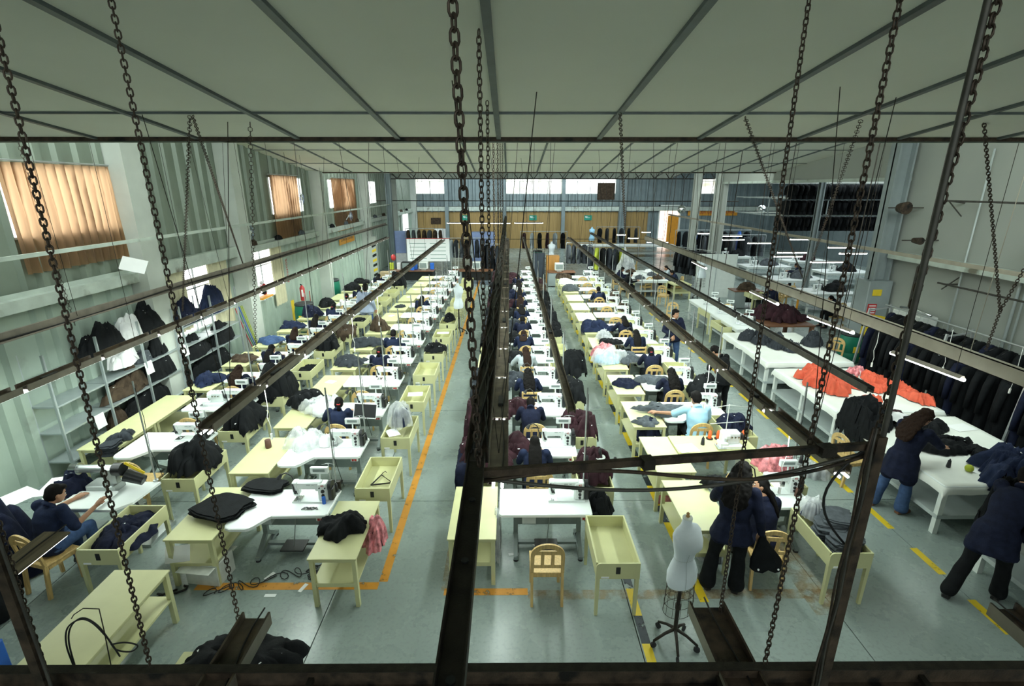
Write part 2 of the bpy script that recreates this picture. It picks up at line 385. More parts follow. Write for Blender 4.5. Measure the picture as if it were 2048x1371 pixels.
hazard(1.5, 3.9, 5.25, .10, .42, -.38)
hazard(2.36, 4.9, 23, .11, .55, -.42)
hazard(5.62, 3.5, 20, .10, .50, .42)
# ---- corrugated sheets (trapezoid ribs) ----
def ribbed(name, axis, c, a0, a1, z0, z1, m, parent, pitch=.42, d=.075, face=1, step=None):
    mb = MB(); p = a0; pts = []
    while p < a1-1e-4:
        for fr, dd in ((0, 0), (.52, 0), (.62, d), (.9, d), (1.0, 0)):
            q = p+fr*pitch
            if q <= a1+1e-6: pts.append((q, dd))
        p += pitch
    pts.append((a1, 0)); vs = []
    for q, dd in pts:
        for z in (z0, z1): vs.append((c+face*dd, q, z) if axis == 'x' else (q, c+face*dd, z))
    mb.add(vs, [(2*i, 2*i+2, 2*i+3, 2*i+1) for i in range(len(pts)-1)])
    return mb.build(name, m, parent)
# left wall with windows
LW = [(7.2, 7.85, 3.75, 5.15), (8.15, 10.45, 4.0, 5.15), (17.3, 20.0, 3.9, 5.15), (22.9, 26.4, 3.9, 5.15), (29.2, 31, 3.9, 5.15),
      (11.5, 13.7, 1.35, 3.0), (15.15, 17.1, 1.35, 3.05)]

def holes_wall(fn, a0, a1, z0, z1, holes, cuts=()):
    """fn(a, b, za, zb) for every solid rectangle around the openings"""
    ed = sorted(set([a0, a1]+[c for c in cuts]+[h[0] for h in holes]+[h[1] for h in holes])); ed = [e for e in ed if a0 <= e <= a1]
    for a, b in zip(ed, ed[1:]):
        hs = sorted([h for h in holes if h[0] < (a+b)/2 < h[1]], key=lambda h: h[2]); z = z0
        for h in hs:
            if h[2] > z+.01: fn(a, b, z, min(h[2], z1))
            z = max(z, h[3])
        if z < z1-.01: fn(a, b, z, z1)
wl = thing('wall_left', 'pale green corrugated metal wall on the left'); wl['kind'] = 'structure'
COLS = [10.65, 14.6, 20.9, 27.6, 34.4, 41.6]
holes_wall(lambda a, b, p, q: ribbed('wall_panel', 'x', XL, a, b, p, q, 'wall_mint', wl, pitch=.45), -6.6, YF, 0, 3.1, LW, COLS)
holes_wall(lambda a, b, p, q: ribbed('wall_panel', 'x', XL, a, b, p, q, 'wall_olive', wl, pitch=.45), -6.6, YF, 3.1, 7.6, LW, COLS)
for y0, y1 in ((-6.6, 10.4), (10.9, 14.35), (14.75, 27.4), (27.8, 41.8)):
    MB().box(XL+.02, XL+.24, y0, y1, 3.08, 3.12).box(XL+.085, XL+.10, y0, y1, 2.95, 3.2).box(XL+.2, XL+.24, y0, y1, 2.93, 3.079).build('ledge', 'ledge', wl)
for y0, y1 in ((11.1, 14.45),): MB().box(XL+.1, XL+.24, y0, y1, 3.12, 3.22).build('ledge', 'ledge', wl)
for i, y in enumerate(COLS):
    big = .26 if y in (10.65, 14.6) else .17
    c = struct('trim_%d' % (i+1), MB().box(XL+.01, XL+.5, y-big, y-big+.06, 0, 7.4).box(XL+.01, XL+.5, y+big-.06, y+big, 0, 7.4).box(XL+.2, XL+.30, y-big+.061, y+big-.061, 0, 7.4).box(XL+.45, XL+.5, y-big+.061, y-big+.12, 0, 7.4).box(XL+.45, XL+.5, y+big-.12, y+big-.061, 0, 7.4) if i > 1 else MB().box(XL+.01, XL+.42, y-big, y+big, 0, 7.4), 'column')
    c['label'] = 'pale steel column standing against the left wall'
for i, (a, b, p, q) in enumerate(LW):
    wn = thing('window_%d' % (i+1), 'window opening in the left wall full of daylight'); wn['kind'] = 'structure'
    MB().box(XL-.10, XL-.08, a, b, p, q).build('pane', 'daylight', wn)
    mb = MB(); e = .035
    for (y0, y1, z0, z1) in ((a, b, p, p+e), (a, b, q-e, q), (a, a+e, p, q), (b-e, b, p, q)): mb.box(XL-.06, XL+.03, y0, y1, z0, z1)
    mb.build('window_frame', 'white_paint', wn)
    n = max(1, int((b-a)/.75))
    for k in range(1, n): MB().box(XL-.05, XL-.02, a+(b-a)*k/n-.012, a+(b-a)*k/n+.012, p, q).build('glazing_bar', 'column_grey', wn)
    if q-p > 1.5: MB().box(XL-.05, XL-.02, a, b, p+.62*(q-p), p+.62*(q-p)+.025).build('glazing_bar', 'column_grey', wn)
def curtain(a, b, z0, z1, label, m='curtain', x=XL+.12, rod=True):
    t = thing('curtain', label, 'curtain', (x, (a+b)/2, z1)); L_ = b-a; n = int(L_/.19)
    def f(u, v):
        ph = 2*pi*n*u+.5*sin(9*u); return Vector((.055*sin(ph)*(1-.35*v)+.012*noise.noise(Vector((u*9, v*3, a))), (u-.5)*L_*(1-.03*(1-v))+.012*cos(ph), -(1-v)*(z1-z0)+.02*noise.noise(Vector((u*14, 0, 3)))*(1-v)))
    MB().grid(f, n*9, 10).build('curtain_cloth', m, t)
    if rod: MB().cyl((0, -L_/2-.1, .03), (0, L_/2+.1, .03), .014, n=8).build('curtain_rod', 'pole', t)
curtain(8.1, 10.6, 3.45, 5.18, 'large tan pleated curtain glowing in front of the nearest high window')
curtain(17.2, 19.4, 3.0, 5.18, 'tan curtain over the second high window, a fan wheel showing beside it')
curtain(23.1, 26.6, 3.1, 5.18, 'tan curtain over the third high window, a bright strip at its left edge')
curtain(11.35, 12.0, 1.5, 3.1, 'cream curtain drawn to the left side of the low window above the shelves', 'curtain_pale', rod=False)
curtain(12.95, 13.9, 1.2, 3.1, 'cream curtain drawn to the right side of the low window above the shelves', 'curtain_pale')
curtain(16.5, 17.35, 1.0, 3.1, 'cream curtain hanging beside the second low window', 'curtain_pale')
# far wall
FW = [(-7.75, -4.9, 4.28, 5.45), (-.3, 4.2, 4.28, 5.45), (4.4, 8.5, 4.28, 5.45), (15.0, 16.8, 4.28, 5.45), (12.1, 13.8, 0, 3.4)]
wb = thing('wall_back', 'far wall of blue grey corrugated metal with high windows'); wb['kind'] = 'structure'
BC = [-5, -.4, 4.3, 8.9, 11.2, 15, 19.5]
holes_wall(lambda a, b, p, q: ribbed('wall_panel', 'y', YF, a, b, p, q, 'wall_blue', wb, pitch=.55, d=.09, face=-1), -8.2, 23, 2.9, 7.6, FW, BC)
holes_wall(lambda a, b, p, q: ribbed('tan_panel', 'y', YF-.05, a, b, p, q, 'wall_tan', wb, pitch=.6, d=.02, face=-1), -8.2, 11.2, 0, 2.92, FW, BC)
holes_wall(lambda a, b, p, q: ribbed('wall_panel', 'y', YF, a, b, p, q, 'wall_blue', wb, pitch=.55, d=.09, face=-1), 11.2, 23, 0, 2.92, FW, BC)
MB().box(-8.2, 23, YF-.34, YF-.10, 3.0, 3.35).build('ledge', 'ledge', wb)
MB().box(-8.2, 23, YF-.36, YF-.34, 3.33, 3.37).build('ledge', 'dark', wb)
for i, (a, b, p, q) in enumerate(FW[:4]):
    wn = thing('window_%d' % (i+8), 'bright high window in the far wall'); wn['kind'] = 'structure'
    MB().box(a, b, YF+.1, YF+.12, p, q).build('pane', 'daylight_dim' if i != 2 else 'daylight', wn)
    mb = MB()
    for (x0, x1, z0, z1) in ((a, b, p, p+.05), (a, b, q-.2, q-.16), (a, a+.05, p, q), (b-.05, b, p, q)): mb.box(x0, x1, YF-.02, YF+.06, z0, z1)
    mb.build('window_frame', 'white_paint', wn)
    n = int((b-a)/.95)
    for k in range(1, n): MB().box(a+(b-a)*k/n-.02, a+(b-a)*k/n+.02, YF-.02, YF+.06, p, q-.2).build('glazing_bar', 'column_grey', wn)
for i, x in enumerate(BC[:4]+[9.2]):
    c = struct('trim_%d' % (i+11), MB().box(x-.14, x+.14, YF-.5, YF-.1, 0, 7.2), 'wall_blue'); c['label'] = 'blue grey steel column standing against the far wall'
dr = thing('door_1', 'doorway at the right of the far wall glowing orange pink with daylight'); dr['kind'] = 'structure'
MB().box(12.1, 13.8, YF+.3, YF+.32, 0, 3.4).build('pane', 'door_glow', dr)
MB().box(12.05, 12.15, YF-.1, YF+.3, 0, 3.45).box(13.75, 13.85, YF-.1, YF+.3, 0, 3.45).box(12.05, 13.85, YF-.1, YF+.3, 3.35, 3.45).build('door_frame', 'white_paint', dr)
MB().box(12.9, 13.75, YF+.1, YF+.14, .1, 2.6).build('door_leaf', 'orange_sign', dr)
# left wall door near the far end: bright vertical gap
dl = thing('door_2', 'tall bright door gap at the far end of the left wall'); dl['kind'] = 'structure'
MB().box(XL+.1, XL+.13, 37.4, 39.4, .1, 3.0).build('pane', 'daylight', dl)
MB().box(XL+.1, XL+.2, 37.2, 37.4, 0, 3.1).box(XL+.1, XL+.2, 39.4, 39.6, 0, 3.1).build('door_frame', 'white_paint', dl)
# right wall: plaster, opening into the side hall from y 14.4 to 26
wr = thing('wall_right', 'off white plastered wall on the right with a wide opening into the side hall'); wr['kind'] = 'structure'
for y0, y1, z0, z1 in ((-6.6, 14.0, 0, 7.6), (14.0, 26.0, 5.0, 7.6), (26, 27.2, 0, 7.6)): MB().box(XR, XR+.18, y0, y1, z0, z1).build('wall_section', 'wall_white', wr)
MB().box(XR-.06, XR+.02, 13.9, 26.1, 4.96, 5.06).build('lintel', 'ledge', wr)
MB().box(XR-.28, XR, -6.6, 13.8, 3.1, 3.14).box(XR-.28, XR-.26, -6.6, 13.8, 2.96, 3.14).build('ledge', 'ledge', wr)
w2 = struct('wall_side', MB().box(22.4, 22.6, 13, 42, 0, 7.6).box(XR+.18, 22.6, 13.4, 13.6, 0, 7.6), 'wall_blue'); w2['label'] = 'walls of the side hall'
w3 = struct('wall_front', MB().box(-8.2, 10.9, -6.9, -6.7, 0, 7.6), 'wall_white'); w3['label'] = 'wall behind the camera'
def col(i, x, y, w, d, h, m, label):
    c = struct('trim_%d' % i, MB().box(x-w/2, x-w/2+.05, y-d/2, y+d/2, 0, h).box(x+w/2-.05, x+w/2, y-d/2, y+d/2, 0, h).box(x-w/2, x+w/2, y-.03, y+.03, 0, h), m); c['label'] = label; return c
c1 = thing('trim_31', 'grey steel column at the near end of the opening, its foot boxed in and hazard striped'); c1['kind'] = 'structure'
MB().box(10.02, 10.07, 13.75, 14.1, 0, 7.5).box(10.42, 10.47, 13.75, 14.1, 0, 7.5).box(10.02, 10.47, 13.9, 13.95, 0, 7.5).build('column_shaft', 'column_grey', c1)
MB().bev(9.85, 10.5, 13.6, 14.2, 0, 2.35, .02).build('column_casing', 'column_grey', c1)
for k in range(7):
    z = .02+k*.19
    MB().add([(9.86, 13.593, z+.12), (10.49, 13.593, z), (10.49, 13.593, z+.105), (9.86, 13.593, z+.225)], [(0, 1, 2, 3)]).build('hazard_stripe', 'dark' if k % 2 else 'yellow', c1)
    MB().add([(9.86, 13.593, z+.225), (10.49, 13.593, z+.105), (10.49, 13.593, z+.19), (9.86, 13.593, z+.31)], [(0, 1, 2, 3)]).build('hazard_stripe', 'yellow' if k % 2 else 'yellow', c1)
MB().box(9.98, 10.22, 13.58, 13.598, 1.95, 2.12).build('warning_sticker', 'yellow', c1)
MB().box(9.92, 10.16, 13.58, 13.598, 1.42, 1.72).build('warning_plate', 'red', c1)
for k in range(4): MB().box(9.95, 10.13, 13.572, 13.582, 1.46+k*.065, 1.485+k*.065).build('plate_line', 'paper', c1)
c = col(32, XR, 26.3, .5, .5, 7.5, 'column', 'pale column at the far end of the opening'); c = col(33, 12.6, 21.2, .2, .2, 6, 'column_grey', 'grey post inside the side hall')
c = col(34, 9.75, 27.3, .35, .35, 7.5, 'column', 'pale column by the partition board'); 
c = col(35, -7.0, 30.5, .3, .3, 7, 'wall_blue', 'blue grey post near the far left corner')
hz = thing('trim_36', 'column of the left wall with yellow and black stripes'); hz['kind'] = 'structure'
MB().box(XL+.44, XL+.72, 27.45, 27.75, 0, 2.3).build('column_casing', 'column', hz)
for k in range(7): MB().add([(XL+.44, 27.44, .1+k*.26), (XL+.72, 27.44, .24+k*.26), (XL+.72, 27.44, .38+k*.26), (XL+.44, 27.44, .24+k*.26)], [(0, 1, 2, 3)]).build('hazard_stripe', 'yellow' if k % 2 else 'dark', hz)
# ---- sawtooth ceiling: boards between battens ----
def tooth(n, y0, y1, z0, z1, seams, xa=-8.2, xb=10.9):
    t = thing('ceiling' if n == 0 else 'ceiling.%03d' % n, 'pale ceiling boards with dark battens sloping down away from the camera'); t['kind'] = 'structure'
    zz = lambda y: z0+(z1-z0)*(y-y0)/(y1-y0)
    xs = [-.13+1.22*k for k in range(-7, 10)]; xs = [x for x in xs if xa < x < xb]; ex = [xa]+xs+[xb]; ey = [y0]+seams+[y1]
    for a, b in zip(ex, ex[1:]):
        for c_, d in zip(ey, ey[1:]):
            g = .008
            MB().add([(a+g, c_+g, zz(c_)), (b-g, c_+g, zz(c_)), (b-g, d-g, zz(d)), (a+g, d-g, zz(d)), (a+g, c_+g, zz(c_)+.03), (b-g, c_+g, zz(c_)+.03), (b-g, d-g, zz(d)+.03), (a+g, d-g, zz(d)+.03)], [(0, 1, 2, 3), (7, 6, 5, 4), (0, 4, 5, 1), (1, 5, 6, 2), (2, 6, 7, 3), (3, 7, 4, 0)]).build('ceiling_board', 'ceiling', t)
    for x in xs: MB().bar((x, y0, zz(y0)-.012), (x, y1, zz(y1)-.012), .055, .03).build('batten', 'batten', t)
    for y in seams: MB().bar((xa, y, zz(y)-.01), (xb, y, zz(y)-.01), .035, .02).build('batten', 'batten', t)
    MB().add([(xa, y0, zz(y0)+.05), (xb, y0, zz(y0)+.05), (xb, y1, zz(y1)+.05), (xa, y1, zz(y1)+.05)], [(0, 1, 2, 3)]).build('roof_sheet', 'dark', t)
    return t
SL = .115
tooth(0, -6.7, 6.6, ZE+SL*13.3, ZE, [-3, -.5, 2.0, 5.45])
tooth(1, 6.75, 21.1, ZE+SL*14.35, ZE, [9.2, 11.65, 14.1, 16.55, 19.0])
tooth(2, 21.25, 35.6, ZE+SL*14.35, ZE, [28.5, 31], -8.2, 10.9)
tooth(3, 35.75, 43, ZE+1.6, ZE+.8, [39], -8.2, 23)
sh = struct('ceiling_side', MB().box(XR+.1, 22.6, 13, 36, 6.0, 6.1), 'ceiling'); sh['label'] = 'ceiling of the side hall'
for k, y in enumerate((6.6, 21.1, 35.6)):
    g = thing('trim_%d' % (41+k), 'dark gutter beam along the low edge of the roof'); g['kind'] = 'structure'
    MB().box(-8.2, 10.9, y, y+.12, ZE-.035, ZE+.06).build('gutter', 'iron', g); MB().box(-8.2, 10.9, y-.02, y+.0, ZE-.045, ZE+.02).build('gutter_lip', 'iron_rust', g)
    MB().box(-8.2, 10.9, y+.12, y+.15, ZE-.05, ZE+.0).build('glazing_sill', 'ledge', g)
    MB().box(-8.2, 10.9, y+.06, y+.09, ZE+.06, ZE+1.62).build('skylight_pane', 'daylight_dim', g)
    for i in range(16): MB().box(-8.2+i*1.22, -8.17+i*1.22, y+.09, y+.12, ZE, ZE+1.62).build('glazing_bar', 'batten', g)
# lattice truss far away
tr = thing('roof_truss', 'dark lattice truss spanning the far end of the hall', 'truss', (0, 32.5, 5.1)); tr['kind'] = 'structure'
MB().bar((-7.4, 0, .56), (12.6, 0, .56), .08, .06).build('top_chord', 'iron', tr); MB().bar((-7.4, 0, .20), (12.6, 0, .20), .08, .06).build('bottom_chord', 'iron', tr)
x = -7.2
while x < 12.4:
    MB().bar((x, 0, .56), (x+.30, 0, .20), .045, .045).build('web_member', 'iron', tr); MB().bar((x+.60, 0, .56), (x+.33, 0, .20), .045, .045).build('web_member', 'iron', tr); x += .93
# ================= things built once and copied =================
def rcyl(a, b, r, n=8): return MB().cyl(a, b, r, n=n)
def tabletop_poly(w, d, kind):
    if kind == 'rect': c = .03; return [(c, 0), (w-c, 0), (w, c), (w, d), (0, d), (0, c)]
    # left end swells toward the worker, an eased curve joins it to the narrower part
    p = [(0, -.26+.08), (.03, -.26+.02), (.10, -.27), (.30, -.27)]
    for k in range(1, 8): t = k/8; s = t*t*(3-2*t); p.append((.30+.24*t, -.27+.27*s))
    return p+[(w-.03, 0), (w, .03), (w, d), (0, d)]
def sewing_table(kind='rect'):
    w, d, z = 1.22, .60, .735; t = thing('sewing_table')
    poly = tabletop_poly(w, d, kind); n = len(poly)
    mb = MB().prism(poly, z-.04, z-.008)
    cx, cy = w/2, d/2; ins = [(x+(.008 if x < cx else -.008), y+(.008 if y < cy else -.008)) for x, y in poly]
    mb.add([(x, y, z-.008) for x, y in poly]+[(x, y, z) for x, y in ins], [tuple(range(n, 2*n))]+[(i, (i+1) % n, n+(i+1) % n, n+i) for i in range(n)])
    mb.build('tabletop', 'white_top', t)
    for x in (.22, w-.13):
        mb = MB(); mb.box(x-.03, x+.03, .30, .36, .22, z-.04); mb.bar((x, .33, .24), (x, .04, .05), .05, .05); mb.bar((x, .33, .24), (x, .56, .05), .05, .05)
        mb.box(x-.03, x+.03, .0, .60, .03, .07); mb.box(x-.035, x+.035, .05, .55, z-.075, z-.04); mb.build('leg', 'leg_grey', t)
        [MB().cyl((x, y, 0), (x, y, .035), .035, .03, 10).build('foot_cap', 'rubber', t) for y in (.03, .57)]
    MB().box(.25, w-.16, .31, .35, .36, .50).box(.25, w-.16, .27, .33, .06, .10).build('crossbar', 'leg_grey', t)
    MB().bev(.48, .80, .10, .34, .085, .105, .01).build('treadle', 'dark', t)
    MB().cyl((.64, .2, .1), (.70, .3, z-.05), .006, n=6).build('pedal_rod', 'steel', t)
    MB().cyl((.72, .36, .56), (.98, .36, .56), .08, n=14).box(.76, .94, .3, .42, .60, .69).build('motor', 'machine_grey', t)
    sb = MB().box(w-.15, w-.04, .02, .05, z-.10, z-.045).build('switch_box', 'white_paint', t)
    [MB().box(w-q, w-q+.03, .012, .02, z-.09, z-.06).build('switch_button', 'red', sb) for q in (.13, .09)]
    MB().box(.30, .48, .02, .30, z-.15, z-.045).build('drawer', 'machine_grey', t)
    return t
def sewing_machine():
    t = thing('sewing_machine')
    MB().bev(-.26, .24, -.09, .09, 0, .02, .006).build('bed', 'machine', t)
    mb = MB(); mb.bev(.09, .225, -.065, .065, .015, .27, .02)
    mb.bev(-.235, .15, -.05, .05, .185, .285, .022); mb.bev(-.25, -.165, -.055, .055, .085, .29, .02); mb.bev(.05, .13, -.045, .045, .15, .2, .015)
    arm = mb.build('machine_arm', 'machine', t)
    MB().box(-.24, -.14, -.085, .05, .021, .024).build('needle_plate', 'chrome', t)
    MB().cyl((-.205, 0, .03), (-.205, 0, .09), .006, n=6).cyl((-.185, 0, .05), (-.185, 0, .09), .007, n=6).box(-.215, -.175, -.03, .01, .024, .03).build('needle_bar', 'chrome', t)
    MB().cyl((.225, 0, .215), (.235, 0, .215), .04, n=16).cyl((.235, 0, .215), (.275, 0, .215), .075, n=20).build('handwheel', 'dark', t)
    MB().bev(.228, .30, -.07, .05, .02, .20, .02).build('motor_cover', 'dark', t)
    for x, z, r in ((.165, .165, .026), (.165, .105, .022), (.165, .055, .018), (.125, .215, .009), (.20, .215, .009)): MB().cyl((x, -.066, z), (x, -.082, z), r, r*.85, 14).build('dial', 'dark', arm)
    MB().bar((-.235, -.06, .27), (-.215, -.07, .16), .014, .02).cyl((-.20, -.058, .15), (-.20, -.078, .15), .02, n=12).bar((-.20, -.07, .17), (-.17, -.075, .13), .008).build('tension_lever', 'dark', t)
    MB().bar((-.05, -.052, .255), (.0, -.052, .255), .006, .02).bar((.02, -.052, .255), (.05, -.052, .255), .006, .012).build('name_strip', 'machine_grey', arm)
    text_mesh('red_mark', '45', .045, 'red', (.165, -.068, .245), (pi/2, 0, 0), t, .001)
    return t
def machine_panel():
    t = sewing_machine()
    cp = MB().cyl((.10, .05, .27), (.10, .07, .40), .012, n=8).bev(-.02, .22, .045, .10, .36, .455, .01).build('control_panel', 'machine', t)
    MB().box(.02, .18, .040, .046, .395, .435).build('panel_display', 'leg_grey', cp)
    return t
def overlock():
    t = thing('overlock_machine')
    MB().bev(-.18, .16, -.13, .13, 0, .06, .015).bev(-.16, .14, -.05, .12, .05, .25, .03).bev(-.22, -.08, -.12, .0, .02, .10, .012).bev(-.13, -.05, -.10, .02, .16, .23, .015).build('machine_arm', 'machine', t)
    MB().bev(-.26, -.12, -.16, .02, .015, .03, .004).build('needle_plate', 'chrome', t)
    for k in range(4): MB().cyl((-.08+k*.055, -.055, .19), (-.08+k*.055, -.085, .19), .016, n=10).build('dial', 'chrome', t)
    for k in range(4): MB().cyl((-.10+k*.06, 0, .25), (-.10+k*.06, 0, .29), .006, n=6).build('thread_guide', 'chrome', t)
    MB().cyl((.16, .04, .15), (.20, .04, .15), .06, n=16).build('handwheel', 'dark', t)
    MB().bar((-.10, -.08, .05), (-.10, -.08, .16), .014).build('presser_foot', 'chrome', t)
    return t
def side_table(w=.58, d=1.12, z=.70):
    t = thing('side_table')
    MB().bev(-.01, w+.01, -.01, d+.01, z-.022, z, .006).build('tabletop', 'cream', t)
    for x in (.03, w-.03):
        for y in (.03, d-.03): MB().box(x-.025, x+.025, y-.025, y+.025, 0, z-.02).build('leg', 'cream', t)
    MB().box(.05, w-.05, .02, .04, z-.07, z-.022).box(.05, w-.05, d-.04, d-.02, z-.07, z-.022).box(.02, .04, .05, d-.05, z-.07, z-.022).box(w-.04, w-.02, .05, d-.05, z-.07, z-.022).build('apron', 'cream', t)
    MB().box(.01, w-.01, .01, d-.01, .32, .345).box(.03, w-.03, .02, .04, .28, .32).box(.03, w-.03, d-.04, d-.02, .28, .32).build('shelf', 'cream', t)
    return t
def tray_table(w=.5, d=.86, z=.74):
    t = thing('tray_table'); b = z-.19
    MB().box(.02, w-.02, .02, d-.02, b+.02, b+.035).build('tray_bottom', 'cream', t)
    MB().box(0, .02, 0, d, b, z).build('side_panel', 'cream', t); MB().box(w-.02, w, 0, d, b, z).build('side_panel', 'cream', t)
    MB().box(.02, w-.02, d-.02, d, b, z).build('side_panel', 'cream', t)
    c = .05; poly = [(0, b-.02), (w, b-.02), (w, z-.0)]+[(c*(1-sin(a)), z-c*(1-cos(a))) for a in [i*pi/2/5 for i in range(6)]]
    fp = MB().add([(x, -.02, zz) for x, zz in poly]+[(x, 0, zz) for x, zz in poly], [tuple(range(len(poly))), tuple(range(2*len(poly)-1, len(poly)-1, -1))]+[(i, len(poly)+i, len(poly)+(i+1) % len(poly), (i+1) % len(poly)) for i in range(len(poly))]).build('front_panel', 'cream', t)
    for x in (.025, w-.025):
        for y in (.0, d-.03): MB().add([(x-.022, y-.02, b+.02), (x+.022, y-.02, b+.02), (x+.022, y+.03, b+.02), (x-.022, y+.03, b+.02), (x-.018, y-.015, 0), (x+.018, y-.015, 0), (x+.018, y+.02, 0), (x-.018, y+.02, 0)], [(0, 1, 2, 3), (7, 6, 5, 4), (0, 4, 5, 1), (1, 5, 6, 2), (2, 6, 7, 3), (3, 7, 4, 0)]).build('leg', 'cream', t)
    MB().box(w*.45, w*.55, -.026, -.02, z-.14, z-.05).build('stamp_mark', 'dark', fp)
    MB().box(.06, .15, -.024, -.02, b-.01, b+.012).build('name_label', 'paper', fp)
    return t
def chair(kind='arch'):
    t = thing('wooden_chair'); w = .40; m = 'pine'
    MB().bev(-w/2, w/2, -.19, .20, .425, .45, .008).build('seat', m, t)
    MB().box(-w/2+.03, w/2-.03, -.17, -.15, .37, .425).box(-w/2+.03, w/2-.03, .15, .17, .37, .425).box(-w/2+.02, -w/2+.04, -.15, .15, .37, .425).box(w/2-.04, w/2-.02, -.15, .15, .37, .425).build('seat_rail', m, t)
    for s in (-1, 1):
        MB().bar((s*(w/2-.025), .165, 0), (s*(w/2-.025), .165, .425), .035, .035).build('leg', m, t)
        MB().bar((s*(w/2-.02), -.23, 0), (s*(w/2-.02), -.18, .45), .032, .042).build('leg', m, t)
    if kind == 'arch':
        pts = []
        for s in (-1,): pass
        inner = []; outer = []
        for i in range(17):
            a = pi*i/16; outer.append((-cos(a)*w/2, .70+.20*sin(a)**.8)); inner.append((-cos(a)*(w/2-.045), .70+.135*sin(a)))
        ring_o = [(-w/2, .45)]+outer+[(w/2, .45)]; ring_i = [(-w/2+.04, .45)]+inner+[(w/2-.04, .45)]
        def yy(z): return -.185-(z-.45)*.14
        vs = []; fs = []
        for (a, b) in zip(ring_o, ring_i):
            for (x, z), dy in ((a, 0), (b, 0), (b, .025), (a, .025)): vs.append((x, yy(z)-.012+dy, z))
        for i in range(len(ring_o)-1):
            for k in range(4): fs.append((i*4+k, i*4+(k+1) % 4, i*4+4+(k+1) % 4, i*4+4+k))
        fs += [(0, 1, 2, 3), tuple(len(vs)-4+k for k in (3, 2, 1, 0))]
        MB().add(vs, fs).build('back_frame', m, t)
        MB().bar((-w/2+.03, yy(.555), .555), (w/2-.03, yy(.555), .555), .02, .045).build('back_rail', m, t)
        MB().bar((-w/2+.03, yy(.76), .765), (w/2-.03, yy(.76), .765), .02, .05).build('back_rail', m, t)
        for x in (-.075, .0, .075) if False else (-.06, .06): MB().bar((x, yy(.56), .56), (x, yy(.78), .78), .04, .014, up=(0, 1, 0)).build('back_slat', m, t)
    else:
        for s in (-1, 1): MB().bar((s*(w/2-.02), -.18, .45), (s*(w/2-.02), -.24, .86), .032, .032).build('back_post', m, t)
        for z in (.60, .72, .83): MB().bar((-w/2+.02, -.18-(z-.45)*.14, z), (w/2-.02, -.18-(z-.45)*.14, z), .018, .045).build('back_slat', m, t)
    return t
def thread_stand(cones=2, m='dark'):
    t = thing('thread_stand')
    MB().cyl((0, 0, 0), (0, 0, .012), .05, n=14).build('base', 'steel', t)
    MB().cyl((0, 0, 0), (0, 0, .46), .007, n=6).build('rod', 'pole', t)
    for k in range(cones):
        a = k*pi; x, y = .07*cos(a), .07*sin(a)
        MB().cyl((x, y, .03), (x, y, .036), .055, n=14).build('spool_dish', 'steel', t)
    MB().tube([(-.09, 0, .45), (0, 0, .47), (.09, 0, .45)], .004, 5).build('thread_guide', 'pole', t)
    return t
def cone(): 
    t = MB().lathe([(.028, 0), (.030, .01), (.020, .11), (.010, .115), (.008, .135)], 14).build('thread_cone', 'dark'); return t
def drop_pole():
    t = thing('power_pole')
    MB().cyl((0, 0, 0), (0, 0, 1.55), .011, n=8).build('pole', 'pole', t); MB().cyl((0, 0, 0), (0, 0, .02), .035, n=12).build('base', 'steel', t)
    MB().tube([(.012, 0, 1.45), (.03, .01, 1.0), (.02, 0, .5), (.10, .02, .05)], .004, 5).build('cord', 'cord_black', t)
    return t
def task_lamp():
    t = thing('task_lamp')
    MB().cyl((0, 0, 0), (0, 0, .03), .025, n=10).build('clamp', 'dark', t)
    MB().tube([(0, 0, .02), (.01, 0, .15), (-.02, 0, .27), (-.09, -.01, .33), (-.16, -.02, .30)], .009, 6).build('gooseneck', 'dark', t)
    MB().cyl((-.15, -.02, .31), (-.19, -.03, .25), .018, .035, 10).build('lamp_shade', 'dark', t)
    return t
